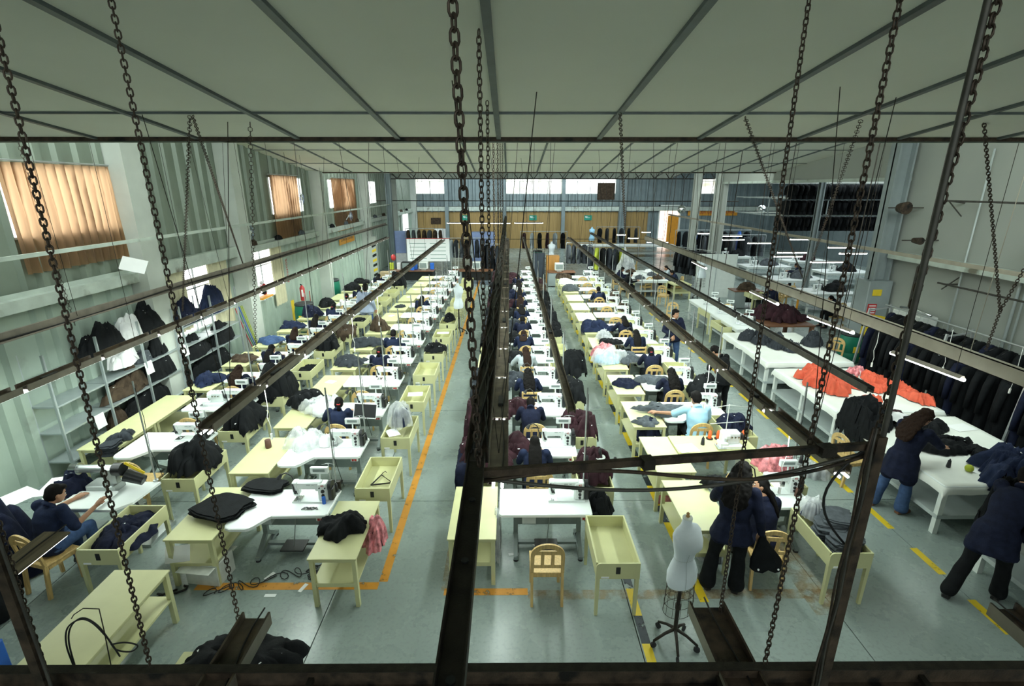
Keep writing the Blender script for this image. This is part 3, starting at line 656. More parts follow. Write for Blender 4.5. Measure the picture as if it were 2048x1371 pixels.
# ---- cloth ----
def cloth_heap(seed, w, d, h, rect=None, n=30, fold=.03, freq=7, rag=.22, base=None, ang=None):
    """crumpled cloth lying on z=0; rect (x0,x1,y0,y1): the surface under it, beyond which it hangs down;
    base (ox, oy, W, D, Hh): cloth already heaped below it"""
    an0 = ang if ang is not None else seed*2.399; ca, sa = cos(an0), sin(an0)
    def f(u, v):
        a, b = 2*u-1, 2*v-1; m = max(abs(a), abs(b))
        if m > 1e-6:
            l = sqrt(a*a+b*b); k = m*(.62+.38*m/l*1.0)/l*1.0; k = m/l*(1-.35*(1-m/l)); a, b = a*k, b*k
        an = atan2(b, a); q1 = noise.noise(Vector((cos(an)*1.5+seed*7.1, sin(an)*1.5, 1.3))); q2 = noise.noise(Vector((cos(an)*4+seed, sin(an)*4, 4)))
        rg = 1+rag*1.5*q1+rag*.9*q2
        x, y = a*w/2*rg, b*d/2*rg; r = m
        wx = noise.noise(Vector((x*2.5+seed, y*2.5, 9)))*.5; wy = noise.noise(Vector((x*2.5, y*2.5+seed, 5)))*.5
        p = (x*ca+y*sa)+wx*.25; q = (-x*sa+y*ca)+wy*.25
        f1 = 1-abs(noise.noise(Vector((p*freq*1.1, q*freq*.35, seed*2.7))))*2.6
        f2 = 1-abs(noise.noise(Vector((q*freq*1.5+3, p*freq*.8, seed*1.7+3))))*2.4
        f3 = noise.noise(Vector((x*freq*3.2, y*freq*3.2, seed)))
        kk = min(1, (1-r)*4+.15)
        z = h*max(0, 1-r**3)**.6*(.62+.75*(.5+noise.noise(Vector((x*3.6+seed*3, y*3.6, seed)))))
        z += (fold*f1+fold*.7*f2+fold*.22*f3)*kk
        if base:
            bx, by = (x+base[0])/(base[2]/2), (y+base[1])/(base[3]/2); z += base[4]*max(0, 1-bx*bx-by*by)**.55
        z = max(z, .004)+.006
        if rect:
            x0, x1, y0, y1 = rect; e = 0; g = .018*f1+.012*f2
            if x < x0: e += x0-x; x = x0-.014-.5*abs(g)-.015*noise.noise(Vector((y*12, e*3, seed)))
            if x > x1: e += x-x1; x = x1+.014+abs(g)
            if y < y0: e += y0-y; y = y0-.014-abs(g)
            if y > y1: e += y-y1; y = y1+.014+abs(g)
            if e: z = min(z, .05)*max(0, 1-e*8)-e*(1+.25*q2)
        return Vector((x, y, z))
    return MB().grid(f, n, n)
def cloth_pile(seed, w, d, h, rect=None, n=24, fold=.03, freq=7, rag=.25, k=None):
    """a pile: several garments, each a part, thrown over one another"""
    t = thing('garment_pile'); r = random.Random(seed); k = k or (5 if h > .28 else 4 if h > .15 else 3)
    for i in range(k):
        f = i/(k-1); s = 1.0-.42*f; ox, oy = (r.uniform(-.22, .22)*w*(.25+f), r.uniform(-.22, .22)*d*(.25+f)) if i else (0, 0)
        rc = None
        if rect: rc = (rect[0]-ox, rect[1]-ox, rect[2]-oy, rect[3]-oy)
        mb = cloth_heap(seed*3+i*1.37, w*s*r.uniform(.85, 1.1), d*s*r.uniform(.85, 1.1), h*(.42 if i else .62)*r.uniform(.8, 1.2), rc, n if i else n+8, fold, freq, rag*(1+f), (ox, oy, w*.95, d*.95, h*.72*(f**.7)) if i else None, ang=r.uniform(0, pi))
        mb.build('garment', 'black_cloth', t, (ox, oy, .004*i))
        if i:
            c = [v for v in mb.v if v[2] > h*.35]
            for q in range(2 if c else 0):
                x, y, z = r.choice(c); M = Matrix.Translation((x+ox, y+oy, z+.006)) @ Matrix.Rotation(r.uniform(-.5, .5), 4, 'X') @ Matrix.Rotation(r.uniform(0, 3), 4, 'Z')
                MB().box(-.016, .016, -.009, .009, -.002, .002, M=M).build('white_speck', 'paper', t)  # small white specks scattered over the pile
    return t
def stack_pieces(seed, n, w, d, th=.009, z0=0):
    """cut cloth panels lying in a stack, each panel a part"""
    t = thing('cut_piece_stack'); r = random.Random(seed)
    shape = [(-.5, -.42), (-.2, -.5), (.35, -.46), (.5, -.2), (.42, .15), (.5, .42), (.1, .5), (-.3, .44), (-.48, .2)]
    for k in range(n):
        a = r.uniform(-.10, .10); ox, oy = r.uniform(-.03, .03), r.uniform(-.03, .03); pts = []
        for i in range(len(shape)):
            p, q = shape[i], shape[(i+1) % len(shape)]
            for j in range(4):
                f = j/4; zig = .012*(1 if j % 2 else -1)
                x, y = (p[0]+(q[0]-p[0])*f)*(1+zig), (p[1]+(q[1]-p[1])*f)*(1+zig); x *= w; y *= d
                pts.append((x*cos(a)-y*sin(a)+ox, x*sin(a)+y*cos(a)+oy))
        z = z0+k*th; m = len(pts)
        wob = lambda x, y: .010*noise.noise(Vector((x*5+seed, y*5, k*.15)))*min(1, k/3)
        vs = [(x, y, z+wob(x, y)) for x, y in pts]+[(x, y, z+th*.8+wob(x, y)) for x, y in pts]
        MB().add(vs, [tuple(range(m-1, -1, -1)), tuple(range(m, 2*m))]+[(i, (i+1) % m, m+(i+1) % m, m+i) for i in range(m)]).build('cloth_panel', 'charcoal', t)
    return t
def hanging_jacket():
    t = thing('hanging_jacket'); rings = []
    N_ = 20
    for z, rx, ry in ((0, .07, .05), (-.03, .13, .07), (-.09, .23, .085), (-.2, .235, .10), (-.45, .22, .10), (-.75, .235, .11), (-.98, .25, .12)):
        rings.append([Vector((rx*cos(2*pi*i/N_)*(1+.05*sin(5*i+z*9)), ry*sin(2*pi*i/N_)*(1+.2*sin(3*i+z*6)), z-.015*sin(4*2*pi*i/N_)*(z < -.9))) for i in range(N_)])
    MB().loft(rings, cap=True).build('jacket_body', 'black_cloth', t)
    for s in (-1, 1):
        MB().tube([(s*.20, 0, -.08), (s*.27, .01, -.22), (s*.285, .03, -.45), (s*.27, .04, -.70)], [.06, .065, .055, .05], 8).build('sleeve', 'black_cloth', t)
    MB().tube([(0, 0, -.02), (0, 0, .05), (.02, 0, .08), (.0, 0, .10), (-.02, 0, .085)], .004, 5).build('hanger_hook', 'pole', t)
    MB().tube([(-.19, 0, -.045), (0, 0, .0), (.19, 0, -.045)], .007, 5).build('hanger_bar', 'dark', t)
    return t
def dress_form(wire=True):
    t = thing('dress_form'); N_ = 24; rings = []
    for z, rx, ry, oy in ((.86, .165, .115, 0), (.90, .178, .125, 0), (1.0, .18, .128, .0), (1.08, .155, .112, 0), (1.16, .118, .09, .0), (1.22, .112, .088, -.003), (1.30, .135, .105, -.012), (1.37, .155, .125, -.022), (1.43, .168, .12, -.015), (1.50, .178, .09, 0), (1.54, .15, .07, .008), (1.57, .085, .055, .012), (1.60, .052, .05, .015), (1.66, .046, .046, .012)):
        rings.append([Vector((rx*cos(2*pi*i/N_), oy+ry*sin(2*pi*i/N_)*(1.15 if (sin(2*pi*i/N_) < 0 and 1.3 < z < 1.5) else 1), z)) for i in range(N_)])
    MB().loft(rings).build('torso', 'jersey_body', t)
    MB().cyl((0, .012, 1.66), (0, .012, 1.675), .05, n=18).build('neck_cap', 'white_paint', t)
    MB().lathe([(.012, 0), (.022, .012), (.012, .03), (.018, .045), (.006, .06)], 12, (0, .012, 1.675)).build('finial', 'pine_dark', t)
    for x in (-.07, .07): MB().tube([(x*(.6+rx0*3), -ry0*1.02+.0, z) for z, rx0, ry0 in ((.88, .165, .122), (1.0, .18, .128), (1.2, .11, .090), (1.36, .14, .125))], .0022, 4).build('seam', 'machine_grey', t)
    MB().tube([(.1185*cos(a), .091*sin(a), 1.2) for a in [2*pi*i/24 for i in range(24)]], .002, 4, closed=True).build('waist_seam', 'machine_grey', t)
    MB().cyl((0, 0, .2), (0, 0, .88), .022, n=12).cyl((0, 0, .5), (0, 0, .56), .03, n=12).build('pole', 'iron', t)
    if wire:
        for z, r in ((.84, .165), (.74, .17), (.62, .175), (.5, .178)): MB().tube([(r*cos(2*pi*i/24), r*.72*sin(2*pi*i/24), z) for i in range(24)], .003, 4, closed=True).build('cage_hoop', 'iron', t)
        for k in range(12): a = 2*pi*k/12; MB().cyl((.165*cos(a), .165*.72*sin(a), .86), (.178*cos(a), .178*.72*sin(a), .5), .0025, n=4).build('cage_wire', 'iron', t)
    for k in range(5):
        a = 2*pi*k/5+.3; MB().tube([(0, 0, .22), (.12*cos(a), .12*sin(a), .17), (.24*cos(a), .24*sin(a), .09)], [.02, .016, .014], 8).build('leg', 'iron', t)
        MB().cyl((.24*cos(a)-.012*sin(a), .24*sin(a)+.012*cos(a), .035), (.24*cos(a)+.012*sin(a), .24*sin(a)-.012*cos(a), .035), .034, n=12).cyl((.24*cos(a), .24*sin(a), .04), (.24*cos(a), .24*sin(a), .1), .01, n=6).build('caster', 'rubber', t)
    return t
def big_table(w, d, z=.8, cloth=True):
    t = thing('cutting_table')
    MB().bev(0, w, 0, d, z-.05, z, .02).build('tabletop', 'white_top', t)
    nx = [.06, w-.06]; ny = [.06, d/2, d-.06] if d > 2.3 else [.06, d-.06]
    for x in nx:
        for y in ny: MB().box(x-.035, x+.035, y-.035, y+.035, 0, z-.05).build('leg', 'white_paint', t)
    MB().box(.02, .05, .06, d-.06, z-.12, z-.05).box(w-.05, w-.02, .06, d-.06, z-.12, z-.05).box(.06, w-.06, .02, .05, z-.12, z-.05).build('frame_rail', 'white_paint', t)
    MB().box(.061, w-.02, .061, d-.02, .28, .30).box(.02, .06, .061, d-.03, .25, .31).box(.02, w-.03, .02, .06, .25, .31).build('shelf', 'machine_grey', t)
    if cloth:
        def f(u, v):
            x, y = -.13+u*(w+.26), -.13+v*(d+.26); e = max(0, -x, x-w)+max(0, -y, y-d); xx = min(max(x, -.012), w+.012); yy = min(max(y, -.012), d+.012)
            if e: xx += (-.01 if x < 0 else .01 if x > w else 0)*(1+noise.noise(Vector((y*6, x*6, 1)))); yy += (-.01 if y < 0 else .01 if y > d else 0)*(1+noise.noise(Vector((x*6, y*6, 2))))
            return Vector((xx, yy, z+.008+.006*noise.noise(Vector((x*2, y*2, 3)))-e*(1+.25*noise.noise(Vector((x*3, y*3, 8))))))
        MB().grid(f, 30, 34).build('cloth_cover', 'white_cloth', t)
    return t
# ================= people =================
def evaluate_voxel(mb, vox, smooth=4, name='m'):
    me = bpy.data.meshes.new(name); me.from_pydata([tuple(v) for v in mb.v], [], mb.f); me.update()
    o = bpy.data.objects.new('tmp', me); COL.objects.link(o)
    r = o.modifiers.new('r', 'REMESH'); r.mode = 'VOXEL'; r.voxel_size = vox; r.use_smooth_shade = True
    s = o.modifiers.new('s', 'SMOOTH'); s.factor = .5; s.iterations = smooth
    dg = bpy.context.evaluated_depsgraph_get(); dg.update()
    m2 = bpy.data.meshes.new_from_object(o.evaluated_get(dg)); bpy.data.objects.remove(o)
    return m2
def displace(me, fn):
    vs = [(v.co.copy(), v.normal.copy()) for v in me.vertices]; out = []
    for p, n in vs: out.extend(p+n*fn(p))
    me.vertices.foreach_set('co', out); me.update()
def limb(mb, pts, rad, n=14):
    for i, (p, r) in enumerate(zip(pts, rad)):
        mb.ball(p, r*.995, 14, 10)
        if i: mb.cyl(pts[i-1], p, rad[i-1], r, n)
def hand(mb, wrist, d, up, side, s=1.0, curl=.6):
    """palm, four fingers of unequal length and a thumb leaving the side of the palm"""
    d = Vector(d).normalized(); up = Vector(up); up = (up-d*up.dot(d)).normalized(); sd = d.cross(up).normalized()*side
    w = Vector(wrist); p1 = w+d*.085*s
    mb.loft([[c+sd*a*wd+up*b*th for a, b in ((-1, -1), (-1.1, 0), (-1, 1), (0, 1.2), (1, 1), (1.1, 0), (1, -1), (0, -1.2))] for c, wd, th in ((w-d*.01, .024*s, .016*s), (w+d*.03, .036*s, .017*s), (p1, .040*s, .013*s))])
    for k, (o, L_) in enumerate(((-.030, .062), (-.010, .074), (.010, .069), (.029, .054))):
        b = p1+sd*o*s-d*.008; d1 = (d*cos(curl*.5)-up*sin(curl*.5)); d2 = (d*cos(curl*1.2)-up*sin(curl*1.2))
        mb.tube([b, b+d1*L_*.5*s, b+d1*L_*.5*s+d2*L_*.35*s, b+d1*L_*.5*s+d2*L_*.52*s], [.0095*s, .009*s, .008*s, .005*s], 6)
    b = w+d*.028*s-sd*.032*s; td = (d*.75-sd*.6-up*.3).normalized()
    mb.tube([b, b+td*.035*s, b+(td+d*.5).normalized()*.062*s], [.012*s, .010*s, .007*s], 6)
def facing(mb, c, fw, upv):
    return None
HEAD_R = (.074, .094, .112)
def head_frame(c, fw, up=(0, 0, 1)):
    f = Vector(fw).normalized(); u = Vector(up); u = (u-f*u.dot(f)).normalized(); r = f.cross(u)
    return Matrix(((r.x, f.x, u.x, c[0]), (r.y, f.y, u.y, c[1]), (r.z, f.z, u.z, c[2]), (0, 0, 0, 1)))
def hball(mb, M, c, r, nu=14, nv=10): mb.ball(M @ Vector(c), r, nu, nv, M=M.to_3x3())
def person(J, label, top='navy', legs='black_cloth', hair='long', hairm='hair', sleeve=1.0, coat=0.0, s=1.0, extras=None, loc=(0, 0, 0), rz=0, female=True, shoe='shoe', group=None, vox=.015, make_only=False, cap=None, collar=None):
    """J: joints. One body of skin, clothes and hair as its parts."""
    t = thing('person'); V = lambda k: Vector(J[k])*s
    sh, hp = [V('sl'), V('sr')], [V('hl'), V('hr')]; nk = V('neck'); hd = V('head'); ch = V('chest'); pel = (hp[0]+hp[1])/2; fw = Vector(J.get('face', (0, 1, 0)))
    hu = (hd-nk).normalized(); M = head_frame(hd, fw, hu); M = M @ Matrix.Diagonal((s, s, s, 1))
    mb = MB()
    hball(mb, M, (0, -.005, .015), (.074*s, .092*s, .103*s)); hball(mb, M, (0, .025, -.045), (.058*s, .062*s, .068*s)); hball(mb, M, (0, .088, -.018), (.013*s, .020*s, .020*s)); hball(mb, M, (0, .078, .0), (.010*s, .016*s, .028*s))
    for q in (-1, 1): hball(mb, M, (q*.075, -.005, -.012), (.012*s, .020*s, .032*s))
    mb.cyl(nk-hu*.04, hd-hu*.03*s-fw.normalized()*.012, .052*s, .050*s, 14)
    right = (sh[1]-sh[0]).normalized()
    def torso(mb, k, bust=female):
        n = 18; rings = []; mid = (pel+ch)/2; ctop = (sh[0]+sh[1])/2
        spine = [pel-(ch-pel).normalized()*.09*s, pel, pel.lerp(ch, .38), pel.lerp(ch, .75), ch, ch.lerp(ctop, .6), ctop]
        R_ = [(.145, .115), (.175, .125), (.138, .105), (.155, .118), (.168, .122), (.165, .105), (.09, .07)]
        for i, (c, (a, b)) in enumerate(zip(spine, R_)):
            d = (spine[min(i+1, 6)]-spine[max(i-1, 0)]).normalized(); rr = (right-d*right.dot(d)).normalized(); ff = d.cross(rr)*-1
            rings.append([c+rr*cos(2*pi*j/n)*(a*s+k)+ff*sin(2*pi*j/n)*(b*s+k) for j in range(n)])
        mb.loft(rings)
    torso(mb, -.012)
    for S_, E_, W_, q in (('sl', 'el', 'wl', 1), ('sr', 'er', 'wr', -1)):
        limb(mb, [V(S_), V(E_), V(W_)], [.048*s, .040*s, .026*s])
    for H_, K_, A_ in (('hl', 'kl', 'al'), ('hr', 'kr', 'ar')): limb(mb, [V(H_), V(K_), V(A_)], [.078*s, .055*s, .036*s])
    for H_, A_, T_ in (('hl', 'al', 'tl'), ('hr', 'ar', 'tr')): limb(mb, [V(A_), V(T_)], [.036*s, .026*s])
    me = evaluate_voxel(mb, vox*s, 3)
    ex = MB()
    ex.v = [tuple(v.co) for v in me.vertices]; ex.f = [tuple(p.vertices) for p in me.polygons]; ex.m = [0]*len(ex.f); ex.sm = [True]*len(ex.f)
    for S_, E_, W_, q in (('sl', 'el', 'wl', -1), ('sr', 'er', 'wr', 1)):
        d = Vector(J.get('d'+W_, tuple(V(W_)-V(E_)))); hand(ex, V(W_), d, J.get('u'+W_, (0, 0, 1)), -q, s*1.0, J.get('curl', .6))
    n0 = len(ex.f)
    for q in (-1, 1):
        ex.ball(M @ Vector((q*.031, .078, .008)), tuple(x*s for x in (.013, .010, .008)), 8, 6, mi=1, M=M.to_3x3().normalized()); ex.ball(M @ Vector((q*.031, .086, .008)), .0058*s, 8, 6, mi=2)
        ex.tube([M @ Vector((q*.016, .087, .026)), M @ Vector((q*.032, .085, .031)), M @ Vector((q*.048, .072, .026))], .004*s, 5, mi=2)
    ex.tube([M @ Vector((-.024, .079, -.058)), M @ Vector((0, .088, -.056)), M @ Vector((.024, .079, -.058))], [.004*s, .008*s, .004*s], 6, mi=3)
    ex.build('body', ['skin', 'eye_white', 'hair', 'lips'], t)
    # upper garment
    g = MB(); torso(g, .016)
    for S_, E_, W_ in (('sl', 'el', 'wl'), ('sr', 'er', 'wr')):
        a, b, c = V(S_), V(E_), V(W_)
        if sleeve >= 1: limb(g, [a, b, b.lerp(c, .93)], [.068*s, .056*s, .044*s])
        else: limb(g, [a, a.lerp(b, sleeve*1.1)], [.070*s, .064*s])
    g.cyl(nk-hu*.045, nk+hu*.004*s, .082*s, .062*s, 14)
    if coat:
        n = 20
        for H_, K_ in (('hl', 'kl'), ('hr', 'kr')): limb(g, [V(H_), V(H_).lerp(V(K_), coat)], [.108*s, .112*s])
        if J.get('standing'):
            kc = (V('kl')+V('kr'))/2; c2 = pel.lerp(kc, coat)
            rings = []
            for i in range(5):
                c = (pel+Vector((0, 0, .10*s))).lerp(c2, i/4); rings.append([c+Vector((cos(2*pi*j/n)*(.165+.075*i/4)*s*(1+.03*sin(5*j)), sin(2*pi*j/n)*(.125+.075*i/4)*s*(1+.06*sin(3*j)), 0)) for j in range(n)])
            g.loft(rings)
    gm = evaluate_voxel(g, .0155*s, 3)
    sd_ = J.get('seed', 0); displace(gm, lambda p: noise.noise(Vector((p.x*6+sd_, p.y*6, p.z*9)))*.008+(1-abs(noise.noise(Vector((p.x*4, p.y*4+sd_, p.z*10)))*2))*.004)
    gm.materials.append(MATS[top]); o = bpy.data.objects.new('coat' if coat else 'shirt', gm); COL.objects.link(o); o.parent = t
    # trousers
    g = MB(); fl_ = J.get('flare', 0)
    n = 16; rr = right
    for H_, K_, A_ in (('hl', 'kl', 'al'), ('hr', 'kr', 'ar')):
        a, b, c = V(H_), V(K_), V(A_); limb(g, [a, a.lerp(b, .5), b, b.lerp(c, .5), b.lerp(c, .97)], [.102*s, .088*s, .070*s, (.064+fl_*.5)*s, (.062+fl_)*s])
    g.ball(pel, (.175*s, .125*s, .12*s))
    tm = evaluate_voxel(g, .0175*s, 3)
    displace(tm, lambda p: noise.noise(Vector((p.x*10, p.y*10, p.z*7)))*.008)
    tm.materials.append(MATS[legs]); o = bpy.data.objects.new('trousers', tm); COL.objects.link(o); o.parent = t
    for A_, T_ in (('al', 'tl'), ('ar', 'tr')):
        a, b = V(A_), V(T_); zf = min(a.z, b.z); d = (b-a); d.z = 0; d = d.normalized() if d.length > .01 else Vector((0, 1, 0)); sd = Vector((-d.y, d.x, 0)); base = a.z-.075*s
        rings = []
        for k, wd, h in ((-.065, .030, .055), (-.04, .040, .085), (.02, .040, .085), (.08, .046, .060), (.14, .044, .045), (.175, .026, .03)):
            c = a+d*k*s; c.z = base; rings.append([c+sd*wd*s*x+Vector((0, 0, h*s*z)) for x, z in ((-1, 0), (-1.05, .4), (-.7, .9), (0, 1), (.7, .9), (1.05, .4), (1, 0))])
        MB().loft(rings).build('shoe', shoe, t)
    # hair
    h = MB(); hb = lambda c, r: hball(h, M, c, tuple(x*s for x in r))
    hb((0, -.022, .030), (.087, .098, .102)); hb((0, -.045, -.01), (.082, .075, .085))
    if hair == 'short': hb((0, .045, .085), (.065, .045, .035))
    if hair in ('long', 'wavy', 'mid'):
        L_ = {'long': .34, 'wavy': .32, 'mid': .19}[hair]; back = -Vector(fw).normalized(); back.z = 0; back = back.normalized() if back.length > .1 else Vector((0, -1, 0))
        p0 = M @ Vector((0, -.055, .02)); ct = (sh[0]+sh[1])/2; sdv = M.to_3x3() @ Vector((1, 0, 0)); tb = (ch-(sh[0]+sh[1])/2).normalized()
        rings = []; w0 = {'long': .085, 'wavy': .105, 'mid': .09}[hair]
        for i in range(7):
            f = i/6; e_ = ct+tb*(L_-.16)*s+back*.155*s; m_ = ct-tb*.06*s+back*.135*s; c = p0*(1-f)**2+m_*(2*f*(1-f))+e_*f*f
            ww = w0*(1+.35*sin(pi*f*.8))*(1 if f < .9 else .7); th = .05*(1-.35*f)*(1.25 if hair == 'wavy' else 1)
            rings.append([c+sdv*cos(2*pi*j/14)*ww*s*(1+.06*sin(j*3+i))+back*sin(2*pi*j/14)*th*s for j in range(14)])
        h.loft(rings)
    if hair == 'pony':
        bk = M @ Vector((0, -.115, .0)); h.ball(bk, .032*s, 10, 8)
        limb(h, [bk, bk+Vector((0, -.02, -.09))*s, bk+Vector((.005, -.01, -.20))*s, bk+Vector((.0, 0, -.30))*s], [.028*s, .036*s, .030*s, .012*s])
    hm = evaluate_voxel(h, .0142*s, 2)
    amp = .017 if hair == 'wavy' else .006
    displace(hm, lambda p: noise.noise(Vector((p.x*(30 if hair == 'wavy' else 22), p.y*30, p.z*(22 if hair == 'wavy' else 8))))*amp)
    # keep the face free of hair
    Mi = M.inverted(); bmf = []
    for pl in hm.polygons:
        c = Mi @ Vector(pl.center)
        if not (c.y > .048 and c.z < .062 and abs(c.x) < .075): bmf.append(tuple(pl.vertices))
    mh = bpy.data.meshes.new('hair'); mh.from_pydata([tuple(v.co) for v in hm.vertices], [], bmf); mh.polygons.foreach_set('use_smooth', [True]*len(bmf)); mh.materials.append(MATS[hairm]); mh.update()
    o = bpy.data.objects.new('hair', mh); COL.objects.link(o); o.parent = t
    if hair == 'pony' and cap: MB().ball(M @ Vector((0, -.118, -.015)), (.036*s, .03*s, .02*s), 10, 6).build('hair_tie', cap, t)
    if collar: MB().tube([nk+hu*.015*s+(M.to_3x3() @ Vector((cos(a)*.066, sin(a)*.066, .01*sin(a))))*1.0 for a in [2*pi*i/16 for i in range(16)]], .010*s, 6, closed=True).build('collar', collar, t)
    t.location = loc; t.rotation_euler = (0, 0, rz); tag(t, label, 'person', group)
    return t
def seated(lean=.10, reach=.42, spread=.0, headdrop=.06, turn=0.0, seed=0, asym=0, headdir=None, up=0):
    ly = lean
    J = dict(hl=(-.09, .0, .53), hr=(.09, .0, .53), kl=(-.13, .40, .55), kr=(.12, .41, .55), al=(-.13, .36, .09), ar=(.12, .40, .09), tl=(-.14, .50, .04), tr=(.13, .54, .04),
             chest=(0, ly*.75, .84), sl=(-.175, ly+.03, .985), sr=(.175, ly+.03, .985), neck=(0, ly+.045, 1.045), head=(turn*.03, ly+.12, 1.165-headdrop),
             el=(-.245-spread, ly+.16, .765+up), er=(.245+asym, ly+.14, .765), wl=(-.13-spread*1.5, ly+.38+reach*.2, .80+up), wr=(.12+asym, ly+.33+reach*.2, .80),
             face=(turn, 1, -.45), seed=seed, curl=.5)
    if headdir: J['face'] = headdir
    return J
# ================= the sewing columns =================
X0 = {'A': -6.3, 'B': -3.6, 'C': -.14, 'D': 2.85}; TRX = {'A': 1.2, 'B': 1.40, 'C': 1.12, 'D': .88}
CN = {'A': 'leftmost column', 'B': 'second column', 'C': 'centre column', 'D': 'right column'}
ON = ['front', 'second', 'third', 'fourth', 'fifth', 'sixth', 'seventh', 'eighth', 'ninth', 'tenth', 'eleventh', 'twelfth', 'thirteenth', 'fourteenth']
def yf(c, n): return 5.6+1.5*n+(.15 if c == 'D' and n == 0 else 0)+(.25 if c == 'A' else 0)
def lb(txt, c, n): return '%s, %s row of the %s' % (txt, ON[n], CN[c])
HP = 0
def heap(key, seed, w, d, h, label, loc, m='black_cloth', rz=0, group=None, cat='cloth', name='garment_pile', **kw):
    flat = h <= .11 or name not in ('garment_pile', 'folded_garments')
    def mk():
        if flat: return cloth_heap(seed, w, d, h, **kw).build(name, 'black_cloth')
        kw2 = dict(kw); 
        if 'n' in kw2: kw2['n'] = max(14, int(kw2['n']*.6))
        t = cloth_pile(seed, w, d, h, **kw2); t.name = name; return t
    o = get(('heap', key), mk, label, cat, loc, rz, group, mats={'black_cloth': m} if m != 'black_cloth' else None); o.name = name
    return o
TZ, YZ, SZ = .735, .70, .74
def on_yellow(c, n, seed, m, txt, w=.62, d=.8, h=.16, **kw):
    x = X0[c]-.33; y = yf(c, n)-.40+.5
    return heap(('y', seed, w, d, h), seed, w, d, h, lb(txt, c, n), (x, y, YZ), m, rect=(-.31, .62, -.52, .66), **kw)
def on_tray(c, n, seed, m, txt, w=.6, d=.8, h=.26, over=True, **kw):
    x = X0[c]+TRX[c]+.25; y = yf(c, n)-.45
    r = dict(rect=(-.26, .26, -.44, .44)) if over else {}
    return heap(('t', seed, w, d, h), seed, w, d, h, lb(txt, c, n), (x, y, SZ-(.02 if over else .15)), m, **r, **kw)
def plastic(key, seed, w, d, h, label, loc, m='plastic_film', fill='charcoal'):
    def mk():
        t = thing('plastic_bag'); cloth_heap(seed, w, d, h, fold=.05, freq=9, rag=.3).build('film', 'plastic_film', t); cloth_heap(seed+3, w*.78, d*.78, h*.62, fold=.04, freq=8).build('contents', 'white_fabric', t); return t
    return get(('bag', key), mk, label, 'bag', loc, mats={'plastic_film': m, 'white_fabric': fill})
WORK = {  # (column,row): (pose key, shirt, hair, hair material, sleeve)
 ('A', 3): ('p1', 'navy', 'wavy', 'hair_brown'), ('A', 4): ('p2', 'navy', 'long', 'hair'), ('A', 5): ('p3', 'navy', 'mid', 'hair_brown'), ('A', 6): ('p1', 'navy', 'long', 'hair'), ('A', 7): ('p2', 'navy_mid', 'pony', 'hair'), ('A', 8): ('p3', 'white_fabric', 'pony', 'hair'),
 ('A', 9): ('p1', 'navy', 'short', 'hair'), ('A', 11): ('p2', 'navy', 'mid', 'hair'),
 ('B', 2): ('p4', 'navy_mid', 'pony', 'hair'), ('B', 4): ('p1', 'navy', 'pony', 'hair'), ('B', 5): ('p3', 'navy_mid', 'short', 'hair'), ('B', 8): ('p2', 'navy_mid', 'long', 'hair'),
 ('C', 1): ('p1', 'navy_mid', 'long', 'hair'), ('C', 2): ('p2', 'navy', 'short', 'hair'), ('C', 3): ('p3', 'navy_mid', 'wavy', 'hair'), ('C', 4): ('p4', 'grey_shirt', 'long', 'hair_brown'), ('C', 5): ('p2', 'navy_mid', 'mid', 'hair_brown'), ('C', 6): ('p1', 'navy', 'short', 'hair'),
 ('C', 7): ('p3', 'navy_mid', 'mid', 'hair'), ('C', 8): ('p2', 'navy', 'wavy', 'hair_brown'), ('C', 9): ('p1', 'navy_mid', 'long', 'hair'), ('C', 10): ('p3', 'white_fabric', 'mid', 'hair'), ('C', 11): ('p2', 'navy', 'short', 'hair'),
 ('D', 3): ('p3', 'navy', 'wavy', 'hair'), ('D', 4): ('p2', 'navy', 'pony', 'hair'), ('D', 5): ('p1', 'navy_mid', 'long', 'hair'), ('D', 6): ('p4', 'navy', 'mid', 'hair'), ('D', 9): ('p3', 'navy_mid', 'short', 'hair')}
POSES = {'p1': dict(seed=1), 'p2': dict(seed=2, lean=.15, headdrop=.09, turn=.15), 'p3': dict(seed=3, lean=.06, headdrop=.04, turn=-.2, asym=.03), 'p4': dict(seed=4, lean=.10, turn=-.3, spread=.08)}
HD = {'long': 'long straight hair', 'wavy': 'full wavy hair', 'mid': 'shoulder length hair', 'short': 'short dark hair', 'pony': 'ponytail'}
SD = {'navy': 'dark navy smock', 'navy_mid': 'navy blue smock', 'white_fabric': 'white top', 'grey_shirt': 'light grey t-shirt'}
def worker(c, n, dx=.52, dy=-.42):
    p, top, hr, hm = WORK[(c, n)]
    return get(('w', p, hr), lambda: person(seated(**POSES[p]), '', top='navy', legs='black_cloth', hair=hr, hairm='hair', s=.97, cap='red', vox=.015), lb('seated worker in %s with %s' % (SD[top], HD[hr]), c, n), 'person', (X0[c]+dx, yf(c, n)+dy, 0), mats={'navy': top, 'hair': hm})
NROW = {'A': 12, 'B': 13, 'C': 13, 'D': 13}
LADDER = {('C', 3), ('C', 4), ('A', 4), ('D', 5), ('C', 8)}
